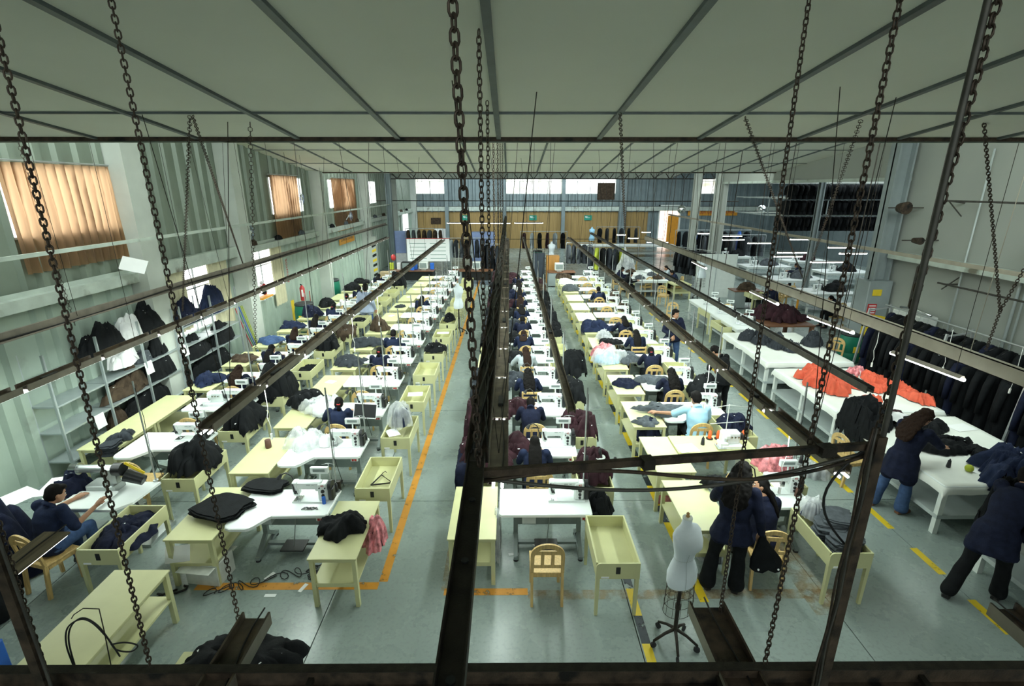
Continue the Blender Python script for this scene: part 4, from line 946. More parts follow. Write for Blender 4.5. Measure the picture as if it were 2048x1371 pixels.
for c in 'ABCD':
    for n in range(NROW[c]):
        y = yf(c, n); x = X0[c]; special = (c, n) in (('A', 0), ('D', 1))
        if not special:
            lsh = (c == 'B' and n < 2) or (c == 'A' and n in (1,)) or (c == 'D' and n in (0, 2, 3))
            k = 'L' if lsh else 'rect'
            get(('tbl', k), lambda: sewing_table(k), lb('white topped sewing table' if not lsh else 'white sewing table with a swelling left end', c, n), 'table', (x, y, 0))
            if (c, n) == ('A', 2): pass
            front0 = (c, n) == ('C', 0)
            get(('mc', front0), sewing_machine if front0 else machine_panel, lb('white industrial sewing machine' + (' with no panel' if front0 else ' with a control panel on top'), c, n), 'sewing machine', (x+.92, y+.36, TZ))
        # yellow side table at the left end
        if c == 'A': pass
        else: get('side', side_table, lb('pale yellow side table with a lower shelf', c, n), 'table', (x-.62, y-.42, 0))
        if not (c == 'B' and n == 0): get('tray', tray_table, lb('pale yellow tray table on four legs', c, n), 'tray table', (x+TRX[c], y-.88, 0))
        if (c, n) not in (('A', 0), ('B', 0), ('B', 1), ('D', 0)):
            kd = 'ladder' if (c, n) in LADDER else 'arch'
            get(('chair', kd), lambda: chair(kd), lb('pine chair with an arched back' if kd == 'arch' else 'pine chair with a straight ladder back', c, n), 'chair', (x+(.58 if c != 'D' else .50), y-(.52 if (c, n) == ('C', 0) else .44), 0), rz=.0 if (c+str(n)) != 'B3' else .1)
        if (c, n) in WORK: worker(c, n)
        if not special and (c, n) not in (('C', 0),):
            get('stand', thread_stand, lb('wire thread stand', c, n), 'thread stand', (x+1.12, y+.50, TZ))
            for q in (0, 1): get('cone', cone, lb('dark thread cone on the stand', c, n), 'thread cone', (x+1.12+(.07 if q == 0 else -.07), y+.50, TZ+.037), group='dark thread cones on the wire stands')
        if n % 2 == 0 or c in 'BD':
            get('pole', drop_pole, lb('thin steel pole at the table back', c, n), 'pole', (x+1.17, y+.57, TZ))
        if (c, n) in (('B', 0), ('B', 1), ('B', 2), ('B', 3), ('C', 1), ('C', 2), ('C', 3), ('D', 0), ('D', 5), ('A', 3), ('A', 4)):
            get('lamp', task_lamp, lb('small black gooseneck lamp', c, n), 'lamp', (x+.62, y+.50, TZ))
# column A: long yellow tables along the shelves instead of side tables
for k, (y0, y1) in enumerate(((7.4, 8.42), (8.44, 9.65))):
    get('atab', lambda: side_table(.60, 1.04), ['long pale yellow table nearest in front of the shelving', 'long pale yellow table behind it along the shelving'][k], 'table', (-7.08, y0, 0), sc=(1, (y1-y0)/1.04, 1))
for n in range(3, 12): get('side', side_table, lb('pale yellow side table with a lower shelf', 'A', n), 'table', (X0['A']-.62, yf('A', n)-.42, 0))
# extra objects of the front rows
t = get('side', side_table, 'pale yellow table with a black garment thrown over it beside the orange line', 'table', (-2.34, 4.84, 0), sc=(.95, 1.0, 1))
heap('thrown', 31, .62, .46, .13, 'black garment thrown across the front pale yellow table by the orange line', (-2.12, 5.38, YZ), rect=(-.25, .27, -.5, .6), rag=.3, name='garment')
plastic('redbag', 33, .30, .42, .26, 'clear plastic bag of dark red cloth hanging off the front yellow table', (-1.72, 5.42, .46), 'plastic_red', 'maroon')
get('foot', lambda: side_table(.60, 1.45), 'long pale yellow bench table with a lower shelf at the bottom left corner', 'table', (-4.43, 3.22, 0), rz=0)
# stacks of cut pieces on the front table of column B
def stack(key, n, w, d, label, loc, rz=0, m=None, th=.009):
    return get(('stk', key), lambda: stack_pieces(hash(key) % 97 if not isinstance(key, int) else key, n, w, d, th), label, 'cloth stack', loc, rz, mats={'charcoal': m} if m else None)
stack(11, 11, .66, .50, 'large stack of black cut cloth panels on the front white table', (-3.78, 5.72, TZ+.002), rz=-.35, m='black_cloth', th=.008)
stack(12, 9, .55, .30, 'smaller stack of black cut cloth panels behind the large one', (-3.45, 6.22, TZ+.002), rz=-.15, m='black_cloth')
# carton and paper under the front yellow table of column B
t = thing('carton', 'scuffed white cardboard box under the front yellow table', 'box', (-3.85, 5.36, 0), -.12)
MB().bev(-.22, .22, -.16, .16, 0, .30, .006).build('box_body', 'carton', t); MB().box(-.22, .22, -.30, -.17, .29, .296).box(-.22, .22, .17, .26, .27, .276).build('flap', 'carton', t)
tag(MB().box(-.14, .14, -.10, .10, 0, .002).build('paper_sheet', 'paper', None, (-4.12, 5.22, .46), .2), 'printed white paper hanging from the shelf of the front yellow table', 'paper').rotation_euler = (1.1, 0, .2)
# cords on the floor
def cordpile(name, pts, r, label, m='cord_black'): return tag(MB().tube(pts, r, 5).build(name, m), label, 'cord')
rr = random.Random(5); pts = []
for k in range(90):
    a = k*.55; f = k/90; pts.append((-3.75+f*1.25+.10*cos(a), 5.05+f*.45+.07*sin(a*1.3), .012+.01*abs(sin(a))))
cordpile('tangled_cord', pts, .006, 'tangle of black cords on the floor before the front white table')
pts = [(-4.35+.3*k/12+.06*sin(k*1.4), 5.0+.05*cos(k*1.1)+.012*k, .012) for k in range(13)]; cordpile('black_strap', pts, .014, 'short black strap curled on the floor below the front yellow table')
pts = [(-2.5+.12*cos(k*.8)*(1-k/60), 5.35+.10*sin(k*.8)*(1-k/60), .012+.002*(k % 5)) for k in range(50)]; cordpile('coiled_cord', pts, .006, 'coiled black cord on the floor beside the treadle')
for i, (x, y) in enumerate(((-2.95, 5.02), (-3.1, 5.35), (.38, 5.9), (.05, 5.75), (-2.6, 5.15))):
    tag(MB().box(-.07, .07, -.02, .03, .003, .006).build('paper_scrap', 'paper', None, (x, y, 0), i*1.1), ['white paper scrap on the orange line', 'white scrap among the tangled cords', 'white scrap under the centre front table', 'tiny white scrap under the centre front table', 'white scrap beside the coiled cord'][i], 'paper')
# ---- what lies on the tables ----
# B
plastic('b1', 41, .62, .55, .20, 'clear plastic bag of white and black offcuts on the second row white table', (-3.35, yf('B', 1)+.38, TZ), fill='white_fabric')
heap('b1w', 42, .50, .34, .12, 'white offcuts spilling beside the plastic bag', (-3.05, yf('B', 1)+.44, TZ), 'white_fabric', name='offcuts')
get('bcone', lambda: MB().lathe([(.045, 0), (.05, .02), (.046, .14), (.02, .145)], 18).build('thread_cone', 'brown_cone'), 'thick brown thread cone on the second row yellow table', 'thread cone', (-3.98, yf('B', 1)+.36, YZ))
plastic('b2', 43, .75, .5, .22, 'clear plastic bag of grey pieces on the third row table', (-3.55, yf('B', 2)+.20, TZ), fill='white_fabric')
plastic('b2b', 44, .5, .4, .16, 'clear plastic bag stuffed under the third row table', (-3.9, yf('B', 2)-.05, .36), fill='grey_cloth')
plastic('b2t', 45, .42, .55, .34, 'clear plastic bag of navy scraps standing on the third row tray', (-1.95, yf('B', 2)-.35, .74), fill='navy_mid')
heap('b2d', 46, .75, .55, .24, 'black garments piled behind the third row plastic bag', (-3.95, yf('B', 2)+.55, .72), 'black_cloth')
def sheet(label, loc, rz, w=.2, d=.28): return tag(MB().box(-w/2, w/2, -d/2, d/2, 0, .003).build('paper_sheet', 'paper', None, loc, rz), label, 'paper')
sheet('white papers in the third row tray', (-2.05, yf('B', 2)-.62, .70), .5); sheet('folded white paper in the tray of the fourth row', (-1.95, yf('B', 3)-.45, .72), .1, .3, .2)
t = thing('tablet_board', 'black faced board with a white frame leaning beside the ponytailed worker', 'board', (-2.62, yf('B', 2)-.22, .93), .2)
MB().box(-.19, .19, 0, .012, -.12, .12).build('board_face', 'dark', t); MB().box(-.20, .20, -.004, .004, .12, .132).box(-.20, .20, -.004, .004, -.132, -.12).box(-.202, -.19, -.004, .004, -.13, .13).box(.19, .202, -.004, .004, -.13, .13).build('board_frame', 'paper', t); t.rotation_euler = (-.35, .15, .2)
t = thing('cloth_hanger', 'black hanger lying in the empty second row tray', 'hanger', (-1.93, yf('B', 1)-.45, .60), .4)
MB().tube([(-.17, -.1, .01), (.02, .12, .01), (.13, -.16, .01), (-.17, -.1, .01)], .012, 6).build('hanger_bar', 'dark', t); MB().tube([(.02, .12, .01), (.05, .17, .01), (.09, .18, .02), (.10, .14, .02)], .006, 5).build('hanger_hook', 'dark', t)
on_yellow('B', 4, 51, 'charcoal', 'dark grey garment sprawled on the yellow table', .9, .7, .13); on_yellow('B', 5, 52, 'charcoal', 'dark grey cloth sprawled over the yellow and white tables', 1.0, .75, .15)
on_tray('B', 5, 53, 'black_cloth', 'black cloth on the tray', .6, .6, .12); on_yellow('B', 6, 54, 'brown_cloth', 'bundle of folded brown and grey cloth', .55, .6, .34)
on_tray('B', 7, 55, 'black_cloth', 'black rounded bundle on the tray', .4, .5, .22); on_yellow('B', 8, 56, 'charcoal', 'small dark cloth flat on the yellow table', .4, .4, .05)
get('cone', cone, 'tall black thread cone on the fifth row tray of the second column', 'thread cone', (-1.95, yf('B', 5)-.25, .74), sc=1.5)
sheet('white paper in the seventh row tray of the second column', (-1.95, yf('B', 6)-.4, .73), .05, .35, .2)
# A
on_tray('A', 0, 61, 'navy', 'dark navy cloth spread in the tray', .62, .9, .13, over=False); on_tray('A', 1, 62, 'black_cloth', 'black rumpled garments heaped in the tray', .56, .9, .32); on_tray('A', 2, 63, 'black_cloth', 'black garments with a strap heaped in the tray', .62, .9, .28)
on_tray('A', 3, 64, 'black_cloth', 'big heap of black garments in the tray', .85, .95, .5); on_tray('A', 4, 65, 'black_cloth', 'small black pieces lying in the tray', .4, .6, .08, over=False); on_tray('A', 5, 66, 'black_cloth', 'stack of black garments in the tray', .62, .8, .42)
on_tray('A', 6, 67, 'brown_cloth', 'dark brown cloth hanging over the tray front', .66, 1.1, .14); on_tray('A', 7, 68, 'black_cloth', 'black cloth lying in the tray', .5, .7, .12, over=False)
on_tray('A', 11, 69, 'black_cloth', 'big black bundle on the last tray', .8, .9, .5)
on_yellow('A', 3, 71, 'navy_mid', 'folded navy garments on the yellow table', .6, .7, .16); on_yellow('A', 4, 72, 'brown_cloth', 'flat brown cloth on the yellow table', .7, .6, .06); on_yellow('A', 5, 73, 'denim', 'blue cloth lying over the table end', .75, .6, .10)
on_yellow('A', 6, 74, 'navy_mid', 'long folded navy garments', .9, .5, .15); on_yellow('A', 7, 75, 'navy', 'pile of navy garments', .7, .7, .3); on_yellow('A', 8, 76, 'black_cloth', 'pile of black garments', .6, .6, .26); on_yellow('A', 10, 77, 'black_cloth', 'pile of black garments with white specks', .75, .6, .26); on_yellow('A', 11, 78, 'black_cloth', 'low black cloth pile', .8, .6, .15)
# C : maroon and black garments both sides
cm = ['maroon', 'maroon', 'charcoal', 'black_cloth', 'black_cloth', 'charcoal', 'black_cloth', 'maroon', 'navy', 'black_cloth', 'maroon', 'maroon']
cw = {'maroon': 'dark maroon', 'charcoal': 'dark grey', 'black_cloth': 'black', 'navy': 'navy'}
for n in range(1, 13):
    m = cm[n-1]
    if n not in (4,): on_yellow('C', n, 80+n % 5, m, '%s garments heaped at the left end' % cw[m], 1.0, 1.15, .30 if n != 1 else .22, fold=.045)
    heap(('cw', n % 4), 160+n % 4, .62, .46, .17, lb('%s garment on the white table' % cw[m], 'C', n), (X0['C']+.26, yf('C', n)+.22, TZ), m, rect=(-.5, .5, -.235, .5), rag=.35)
    if n in (1, 2, 3): heap(('cd', n), 100+n, 1.05, 1.2, .10, lb('%s garment draped down to the floor side' % cw[m], 'C', n), (X0['C']-.5, yf('C', n)-.05, YZ+.01), 'navy' if n == 1 else m, rect=(-.16, .6, -.4, .5), rag=.3)
tm_ = {1: 'maroon', 2: 'maroon', 3: 'black_cloth', 6: 'black_cloth', 7: 'black_cloth', 8: 'black_cloth', 9: 'black_cloth', 10: 'brown_cloth', 11: 'maroon'}
for n, m in tm_.items(): on_tray('C', n, 90+n % 4, m, '%s garments bulging over the tray' % {'brown_cloth': 'brown', **cw}[m], .74, .88, .27 if n != 2 else .22, fold=.045)
heap('c4t', 99, .86, .82, .40, 'huge heap of black garments in the fifth row tray of the centre column', (X0['C']+1.6, yf('C', 4)-.5, .70), 'black_cloth', rect=(-.35, .3, -.44, .44), fold=.06)
heap('c1b', 98, .5, .5, .30, 'black and white garments stuffed low behind the front white table', (1.18, 6.05, .45), 'black_cloth', fold=.06)
# big spools on the second row tray of the centre column
for k, (x, y) in enumerate(((1.12, 6.50), (1.33, 6.62), (1.52, 6.45))):
    t = thing('thread_spool', ['white dish with a black cone, leftmost of three behind the front white table', 'white dish with a tall black cone, middle of three behind the front white table', 'white dish, rightmost of three behind the front white table'][k], 'thread cone', (x, y, .93+.05*(k == 1)))
    MB().lathe([(.075, 0), (.085, .012), (.08, .02)], 20).build('dish', 'white_paint', t); MB().lathe([(.03, .02), (.03, .04), (.02, .15), (.008, .16)], 14).build('cone', 'dark', t)
# D
heap('d0', 111, .46, .34, .06, 'black cloth lying at the back of the front white table beside the standing woman', (2.98, 6.28, TZ), 'black_cloth')
heap('d0b', 112, .38, .62, .12, 'black cloth the seated woman is feeding to her machine', (3.42, 5.98, TZ), 'black_cloth', rect=(-.3, .4, -.28, .4))
stack(21, 16, .38, .26, 'nearest thick stack of dark grey cut pieces in the front right tray', (X0['D']+TRX['D']+.28, yf('D', 0)-.70, .62), rz=.25, m='grey_cloth', th=.014)
stack(24, 18, .36, .26, 'middle thick stack of dark grey cut pieces in the front right tray', (X0['D']+TRX['D']+.22, yf('D', 0)-.50, .62), rz=-.15, m='grey_cloth', th=.014)
stack(22, 5, .30, .34, 'second smaller stack of grey cut pieces leaning on the thick stack', (X0['D']+TRX['D']+.32, yf('D', 0)-.42, .875), rz=-.4, m='grey_cloth', th=.012)
plastic('d0t', 113, .34, .36, .18, 'clear plastic bag of navy pieces behind the grey stack', (X0['D']+TRX['D']+.2, yf('D', 0)-.16, .74), fill='navy_mid')
heap('d2', 114, .95, .55, .10, 'dark grey trouser pieces spread over the third row table', (X0['D']+.02, yf('D', 2)+.12, TZ), 'grey_cloth', rect=(-.66, .6, -.5, .5), rag=.5, rz=-.2)
heap('d2b', 115, .42, .34, .05, 'grey cut piece lying on the corner of the third row yellow table', (X0['D']-.36, yf('D', 2)-.28, YZ), 'grey_cloth', rag=.35)
heap('d2c', 116, .46, .6, .32, 'navy garments bundled on the shelf under the third row yellow table', (X0['D']-.28, yf('D', 2)-.15, .35), 'navy', fold=.05)
on_yellow('D', 3, 117, 'navy', 'navy and grey cloth', .0001+.6, .5, .08); heap('d3', 118, .8, .5, .09, 'grey and navy cloth in front of the fourth row worker', (X0['D']+.25, yf('D', 3)+.25, TZ), 'grey_cloth', rag=.4)
heap('d4', 119, .55, .55, .14, 'folded dark grey cloth hanging over the fifth row table edge', (X0['D']+.05, yf('D', 4)+.12, TZ), 'grey_cloth', rect=(-.3, .5, -.22, .5))
plastic('d4', 120, .85, .6, .30, 'big heap of white and blue plastic bags on the fifth row yellow table', (X0['D']-.42, yf('D', 4)+.1, YZ), fill='light_blue')
plastic('d4b', 121, .5, .4, .28, 'white plastic bags with red print behind the big heap', (X0['D']-.5, yf('D', 4)+.45, YZ), 'plastic_red', fill='white_fabric')
heap('d5', 122, .6, .4, .08, 'black cloth lying flat before the sixth row worker', (X0['D']-.1, yf('D', 5)+.05, TZ), 'black_cloth', rag=.4)
plastic('d5', 123, .45, .4, .18, 'white and black wrapped parcel on the sixth row table', (X0['D']-.2, yf('D', 5)+.45, TZ), fill='charcoal')
on_yellow('D', 6, 124, 'navy_mid', 'big pile of navy garments', .95, .7, .26); on_tray('D', 3, 125, 'black_cloth', 'black garments piled in the tray', .5, .7, .35); on_tray('D', 8, 126, 'brown_cloth', 'brown cloth in the tray', .5, .6, .2)
for n, m in ((10, 'grey_cloth'), (11, 'white_fabric'), (12, 'brown_cloth')): on_yellow('D', n, 127+n, m, '%s pile' % {'grey_cloth': 'grey cloth', 'white_fabric': 'white cloth', 'brown_cloth': 'brown cloth'}[m], .8, .6, .2)
on_tray('D', 2, 129, 'navy', 'navy cloth in the tray', .5, .5, .2); on_tray('D', 9, 130, 'brown_cloth', 'brown garment piled on the tray', .5, .6, .32)
# overlock station of column D, second row: wooden top, five orange cones
x, y = X0['D']-.14, yf('D', 1)+.10
t = thing('overlock_table', 'pale yellow topped overlock table with grey legs in the second row right of the aisle', 'table', (x, y, 0))
MB().bev(0, 1.30, 0, .58, .70, .735, .01).build('tabletop', 'cream', t)
for a in (.15, 1.12): MB().box(a-.03, a+.03, .25, .31, .05, .70).box(a-.03, a+.03, .0, .56, .0, .05).build('leg', 'white_paint', t)
MB().box(.15, 1.12, .26, .30, .12, .16).build('crossbar', 'leg_grey', t)
get('ovl', overlock, 'white overlock machine with chrome plates on the pale yellow topped table', 'sewing machine', (x+.92, y+.22, TZ))
rk = thing('cone_rack', 'white wire thread rack standing behind the overlock machine', 'thread stand', (x+.95, y+.50, TZ))
MB().cyl((0, 0, 0), (0, 0, .62), .008, n=6).tube([(-.32, 0, .55), (0, 0, .60), (.32, 0, .56)], .006, 5).tube([(-.28, 0, .26), (.28, 0, .30)], .006, 5).build('rod', 'white_paint', rk)
for k in range(5): MB().cyl((-.28+k*.14, -.04, .0), (-.28+k*.14, -.04, .012), .058, n=16).build('spool_dish', 'dark', rk)
for k in range(5): get('ocone', lambda: MB().lathe([(.030, 0), (.032, .01), (.022, .13), (.010, .135), (.008, .15)], 14).build('thread_cone', 'orange_cone'), 'orange thread cone behind the overlock machine, %s from the left' % ['first', 'second', 'third', 'fourth', 'fifth'][k], 'thread cone', (x+.67+k*.14, y+.46, TZ+.013), group='orange thread cones of the overlock')
sheet('white papers at the left end of the overlock table', (x+.18, y+.14, TZ+.002), .2, .32, .26); get('cone', cone, 'black thread cone standing on the overlock table', 'thread cone', (x+.48, y+.26, TZ), sc=1.1)
plastic('d1', 131, .62, .6, .26, 'clear plastic bag of pink red pieces behind the front sewing machine at right', (X0['D']+1.15, yf('D', 1)-.42, .74), 'plastic_red', 'plastic_red'); plastic('d1b', 132, .45, .35, .2, 'clear plastic bag of pink red pieces on the floor behind the front right yellow table', (2.55, 7.0, 0), 'plastic_red', 'plastic_red')
plastic('dfl', 133, .5, .55, .30, 'clear plastic sack under the front right yellow table', (2.72, 5.75, 0), fill='grey_cloth'); plastic('cfl', 134, .12, .7, .5, 'grey plastic sheet hanging from the edge of the front centre yellow table', (-.16, 5.8, .12), fill='grey_cloth')
# column A front: special machine and A2 overlock
x, y = X0['A']-.1, yf('A', 0)
t = thing('arm_machine_table', 'white machine table with slanted grey legs before the man in navy', 'table', (x, y, 0))
MB().prism([(0, .0), (.55, .0), (.60, -.12), (1.15, -.12), (1.3, .05), (1.35, .55), (0, .55)], .70, .735).build('tabletop', 'white_top', t)
for a in (.2, 1.2): MB().bar((a-.06, .3, .70), (a+.1, .3, .06), .07, .05).box(a-.02, a+.2, .05, .6, 0, .05).build('leg', 'steel', t)
MB().bev(.42, .98, -.16, .25, .76, .785, .01).build('extension_plate', 'white_top', t)
m_ = thing('feed_arm_machine', 'grey steel cylinder arm sewing machine with a black motor and yellow bracket', 'sewing machine', (x+.62, y+.36, TZ))
MB().bev(-.10, .30, -.12, .12, 0, .12, .02).bev(.14, .30, -.07, .07, .1, .36, .03).cyl((-.22, 0, .33), (.26, 0, .33), .055, n=16).build('machine_arm', 'steel', m_)
MB().cyl((-.30, 0, .33), (-.20, 0, .33), .085, n=18).cyl((-.24, 0, .14), (-.24, 0, .30), .03, n=10).build('head', 'chrome', m_)
MB().cyl((.28, 0, .32), (.40, 0, .32), .09, n=18).cyl((.40, .02, .22), (.62, .04, .12), .09, .07, 14).build('motor', 'dark', m_)
MB().bar((.44, 0, .42), (.60, .1, .20), .02, .03).build('bracket', 'yellow', m_)
heap('an0', 141, .42, .42, .22, 'navy cloth heaped on the white table at the front left', (x+.28, y+.34, TZ+.01), 'navy', fold=.05)
sheet('bright white card leaning on the front left table', (x-.05, y+.42, TZ+.02), .3, .3, .5); sheet('white pattern cards behind the seated man in navy', (x-.35, y+.1, .76), -.4, .4, .5)
heap('anbig', 142, 1.15, 1.3, .95, 'huge heap of navy and black garments at the far left front', (-6.75, 5.35, 0), 'navy', fold=.09, freq=3.2, rag=.25, n=56); heap('anbig2', 143, .9, .8, .70, 'second heap of black garments on the floor before the huge heap', (-6.35, 4.85, 0), 'black_cloth', fold=.08, freq=4)
get('side', side_table, 'pale yellow side table half buried under the huge navy heap', 'table', (-6.75, 4.6, 0), sc=(.8, .8, .8))
J = seated(lean=.10, headdrop=.05, turn=.5, seed=9, spread=.06, asym=.10); J['er'] = (.33, .12, .78); J['wr'] = (.40, .36, .92); J['dwr'] = (.3, .6, .5)
get(('chair', 'arch'), lambda: chair('arch'), 'pine chair with an arched back holding the man in navy at the front left', 'chair', (-5.72, 5.25, 0), rz=-.25)
person(J, 'man in a navy t-shirt with short black hair seated at the front left machine', top='navy_mid', legs='denim', hair='short', sleeve=.9, female=False, s=1.02, loc=(-5.74, 5.28, 0), rz=-.22)
heap('a1st', 144, .34, .42, .10, 'black gloves laid on the nearest long yellow table', (-6.62, 7.75, YZ), 'charcoal', rag=.5)
stack(23, 16, .24, .30, 'tall stack of black pieces on the edge of the nearest long yellow table', (-6.58, 7.46, YZ-.1), rz=.2, m='charcoal', th=.012)
get('ovl', overlock, 'white overlock machine on the third row table beside the left wall', 'sewing machine', (X0['A']+.55, yf('A', 2)+.30, TZ))
# front right group: seated and standing women
def get_chair(label, loc, rz=0, kd='arch'): return get(('chair', kd), lambda: chair(kd), label, 'chair', loc, rz)
get_chair('pine chair with an arched back under the woman who looks up at the front right', (3.20, 5.30, 0), rz=-.12)
J = seated(lean=.16, headdrop=.03, seed=12, turn=-1.3); J['face'] = (-1.0, .25, .15); J['wl'] = (-.20, .62, .86); J['el'] = (-.24, .36, .84); J['head'] = (-.02, .27, 1.15)
person(J, 'seated woman in a navy smock turning her face left at the front right table', top='navy', legs='black_cloth', hair='long', loc=(3.22, 5.36, 0), rz=-.05, s=.98)
ST = dict(hl=(-.095, 0, .86), hr=(.095, 0, .86), kl=(-.12, .05, .47), kr=(.11, .02, .47), al=(-.14, -.02, .085), ar=(.12, .0, .085), tl=(-.17, .13, .04), tr=(.15, .13, .04), chest=(0, .02, 1.16), sl=(-.17, .0, 1.33), sr=(.17, .0, 1.33), neck=(0, .02, 1.38), head=(0, .06, 1.50), el=(-.25, .0, 1.06), er=(.25, .0, 1.06), wl=(-.25, .12, .82), wr=(.24, .12, .82), dwl=(0, .2, -1), dwr=(0, .2, -1), ul=(1, 0, 0), face=(0, 1, -.2), standing=1, curl=.7)
J = dict(ST); J.update(seed=21, flare=.035, al=(-.20, -.05, .085), kl=(-.16, .03, .47), tl=(-.26, .08, .04), face=(.3, 1, -.7), head=(.03, .14, 1.47), el=(-.22, .18, 1.08), wl=(-.06, .40, 1.0), dwl=(.3, 1, 0), er=(.25, -.06, 1.05), wr=(.30, .06, .80))
person(J, 'standing woman with wavy black hair and flared black trousers at the front right table', top='navy', legs='black_cloth', hair='wavy', coat=.35, loc=(2.68, 5.12, 0), rz=-.35, s=1.06)
t = thing('held_garment', 'black garment with two white buttons held low by the standing woman', 'cloth', (3.02, 5.05, .42))
MB().loft([[Vector((rx*cos(2*pi*i/16)+ox, ry*sin(2*pi*i/16)*(1+.25*sin(3*i+z*9)), z+.02*sin(i*1.7)*(z < .1))) for i in range(16)] for z, rx, ry, ox in ((-.06, .20, .07, .10), (.08, .19, .07, .08), (.22, .12, .05, .04), (.36, .05, .035, 0), (.42, .03, .03, 0))]).build('garment', 'black_cloth', t)
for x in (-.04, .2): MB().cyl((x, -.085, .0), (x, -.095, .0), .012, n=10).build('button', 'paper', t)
# dress form at the front right
get('form', dress_form, 'white dress form on a caster stand with a wire cage, nearest of all', 'dress form', (1.80, 4.32, 0), rz=.5, sc=(1.0, 1.0, .97))
get('form', dress_form, 'white dress form standing on the left aisle beside the orange line far back', 'dress form', (-1.72, 16.6, 0), rz=.9, sc=1.06)
get('form', dress_form, 'white dress form before the white partition board', 'dress form', (8.55, 22.3, 0), sc=1.1)
get('form', dress_form, 'white dress form among the clothes racks behind the brown cabinet', 'dress form', (2.3, 27.9, 0), sc=1.18)
get('form', dress_form, 'pale blue dress form against the far tan wall', 'dress form', (6.1, 38, 0), sc=1.2, mats={'jersey_body': 'light_blue'})
# man in light blue, third row of column D
J = seated(lean=.08, headdrop=.03, seed=31, turn=-.2); J['el'] = (-.34, .22, .84); J['wl'] = (-.62, .36, .80); J['dwl'] = (-1, .3, 0)
person(J, 'man in a light blue t-shirt with short black hair reaching left over grey cloth', top='light_blue', legs='black_cloth', hair='short', female=False, sleeve=.9, loc=(X0['D']+.5, yf('D', 2)-.46, 0), s=1.04)
# standing people
J = dict(ST); J.update(seed=41, face=(-.2, 1, -.2), er=(.23, -.08, 1.08)); J['wl'] = (-.22, .20, .95)
person(J, 'man in a pale striped shirt and jeans standing with his back turned', top='stripe_shirt', legs='denim', hair='short', coat=.25, female=False, loc=(-4.78, 16.45, 0), s=1.08)
J = dict(ST); J.update(seed=42, face=(-.25, 1, -.05), wl=(-.12, .30, .98), el=(-.26, .06, 1.08), wr=(.12, .30, 1.0))
person(J, 'young man with shaggy black hair in a navy jacket and jeans standing facing the camera', top='navy', legs='denim', hair='short', coat=.1, female=False, loc=(4.42, 13.1, 0), rz=pi+.1, s=1.05, collar='white_fabric')
J = dict(ST); J.update(seed=43, face=(-.2, 1, -1.2), chest=(0, .08, 1.13), sl=(-.17, .14, 1.27), sr=(.17, .14, 1.27), neck=(0, .19, 1.31), head=(-.02, .30, 1.38), el=(-.24, .22, 1.05), wl=(-.10, .30, 1.22), dwl=(.1, .1, 1), er=(.25, .18, 1.02), wr=(.15, .34, .95))
person(J, 'standing woman in black bending her head over her hands in the right aisle', top='black_cloth', legs='black_cloth', hair='pony', coat=.3, loc=(4.65, 10.2, 0), rz=.5, s=1.0)

# small things on the front tables
t = thing('bobbin_winder', 'black lamp motor and winder beside the front machine of the second column', 'winder', (-2.50, 6.08, TZ)); MB().cyl((0, 0, .05), (.0, .12, .06), .055, n=16).bev(-.06, .07, .0, .12, 0, .06, .01).build('winder_body', 'dark', t); MB().cyl((.1, .1, 0), (.1, .1, .14), .03, n=12).build('spindle', 'iron', t)
tag(MB().lathe([(.024, 0), (.024, .10), (.018, .105)], 14).build('thread_cone', 'blue', None, (-2.50, 5.86, TZ)), 'small blue thread spool beside the front machine of the second column', 'thread cone')
tag(MB().tube([(-.10+.05*cos(k*.9)+k*.004, .03*sin(k*1.2), .006+.003*(k % 3)) for k in range(40)], .004, 5).build('scissors_cord', 'cord_black', None, (-2.62, 5.74, TZ)), 'black looped cord on the front white table of the second column', 'cord')
for k, (x, y, m) in enumerate(((4.02, 6.12, 'dark'), (4.10, 6.22, 'red'), (3.95, 6.0, 'brown_cone'))): tag(MB().lathe([(.028, 0), (.030, .01), (.022, .12), (.008, .13)], 14).build('thread_cone', m, None, (x, y, TZ)), '%s thread cone beside the front machine of the right column' % ['black', 'red', 'dark brown'][k], 'thread cone')
t = thing('spool_holder', 'round steel spool holder with a black cone at the front right table', 'thread stand', (4.25, 6.5, .95)); MB().cyl((0, 0, 0), (0, 0, .012), .085, n=20).build('dish', 'steel', t); MB().lathe([(.03, .012), (.02, .13), (.008, .14)], 14).build('cone', 'dark', t); MB().cyl((0, 0, -.25), (0, 0, .3), .008, n=8).build('rod', 'pole', t)
for n in range(1, 13):
    if n % 2: sheet(lb('small white paper near the machine', 'C', n), (X0['C']+1.05, yf('C', n)+.12, TZ+.001), .3*n, .12, .16)
for n in (3, 6, 7, 9, 10, 11, 12): sheet(lb('white paper lying on the yellow table', 'B', n), (X0['B']-.35, yf('B', n)+.3, YZ+.001), .4*n, .16, .2)
# ================= right side: cutting tables and racks =================
def ceilz(y): return (ZE+SL*(6.6-y)) if y < 6.6 else (ZE+SL*(21.1-y)) if y < 21.1 else (ZE+SL*(35.6-y)) if y < 35.6 else 6.1
bt = big_table(2.05, 2.25, .80); tag(bt, 'white cloth covered cutting table with the woman in navy working at its near left', 'table').location = (6.1, 6.12, 0)
bt = big_table(2.05, 2.35, .80); tag(bt, 'white cloth covered cutting table with orange garments', 'table').location = (6.1, 8.58, 0)
bt = big_table(2.1, 2.6, .80); tag(bt, 'white cutting table with dark folded stacks behind the orange garments', 'table').location = (6.15, 11.35, 0)
bt = big_table(2.1, 2.2, .80); tag(bt, 'white cutting table cut off by the right frame edge with dark heaps', 'table').location = (6.05, 3.25, 0)
bt = big_table(1.0, 4.2, .78, False); tag(bt, 'long narrow white sewing bench in the aisle right of the sewing columns', 'table').location = (6.75, 14.4, 0)
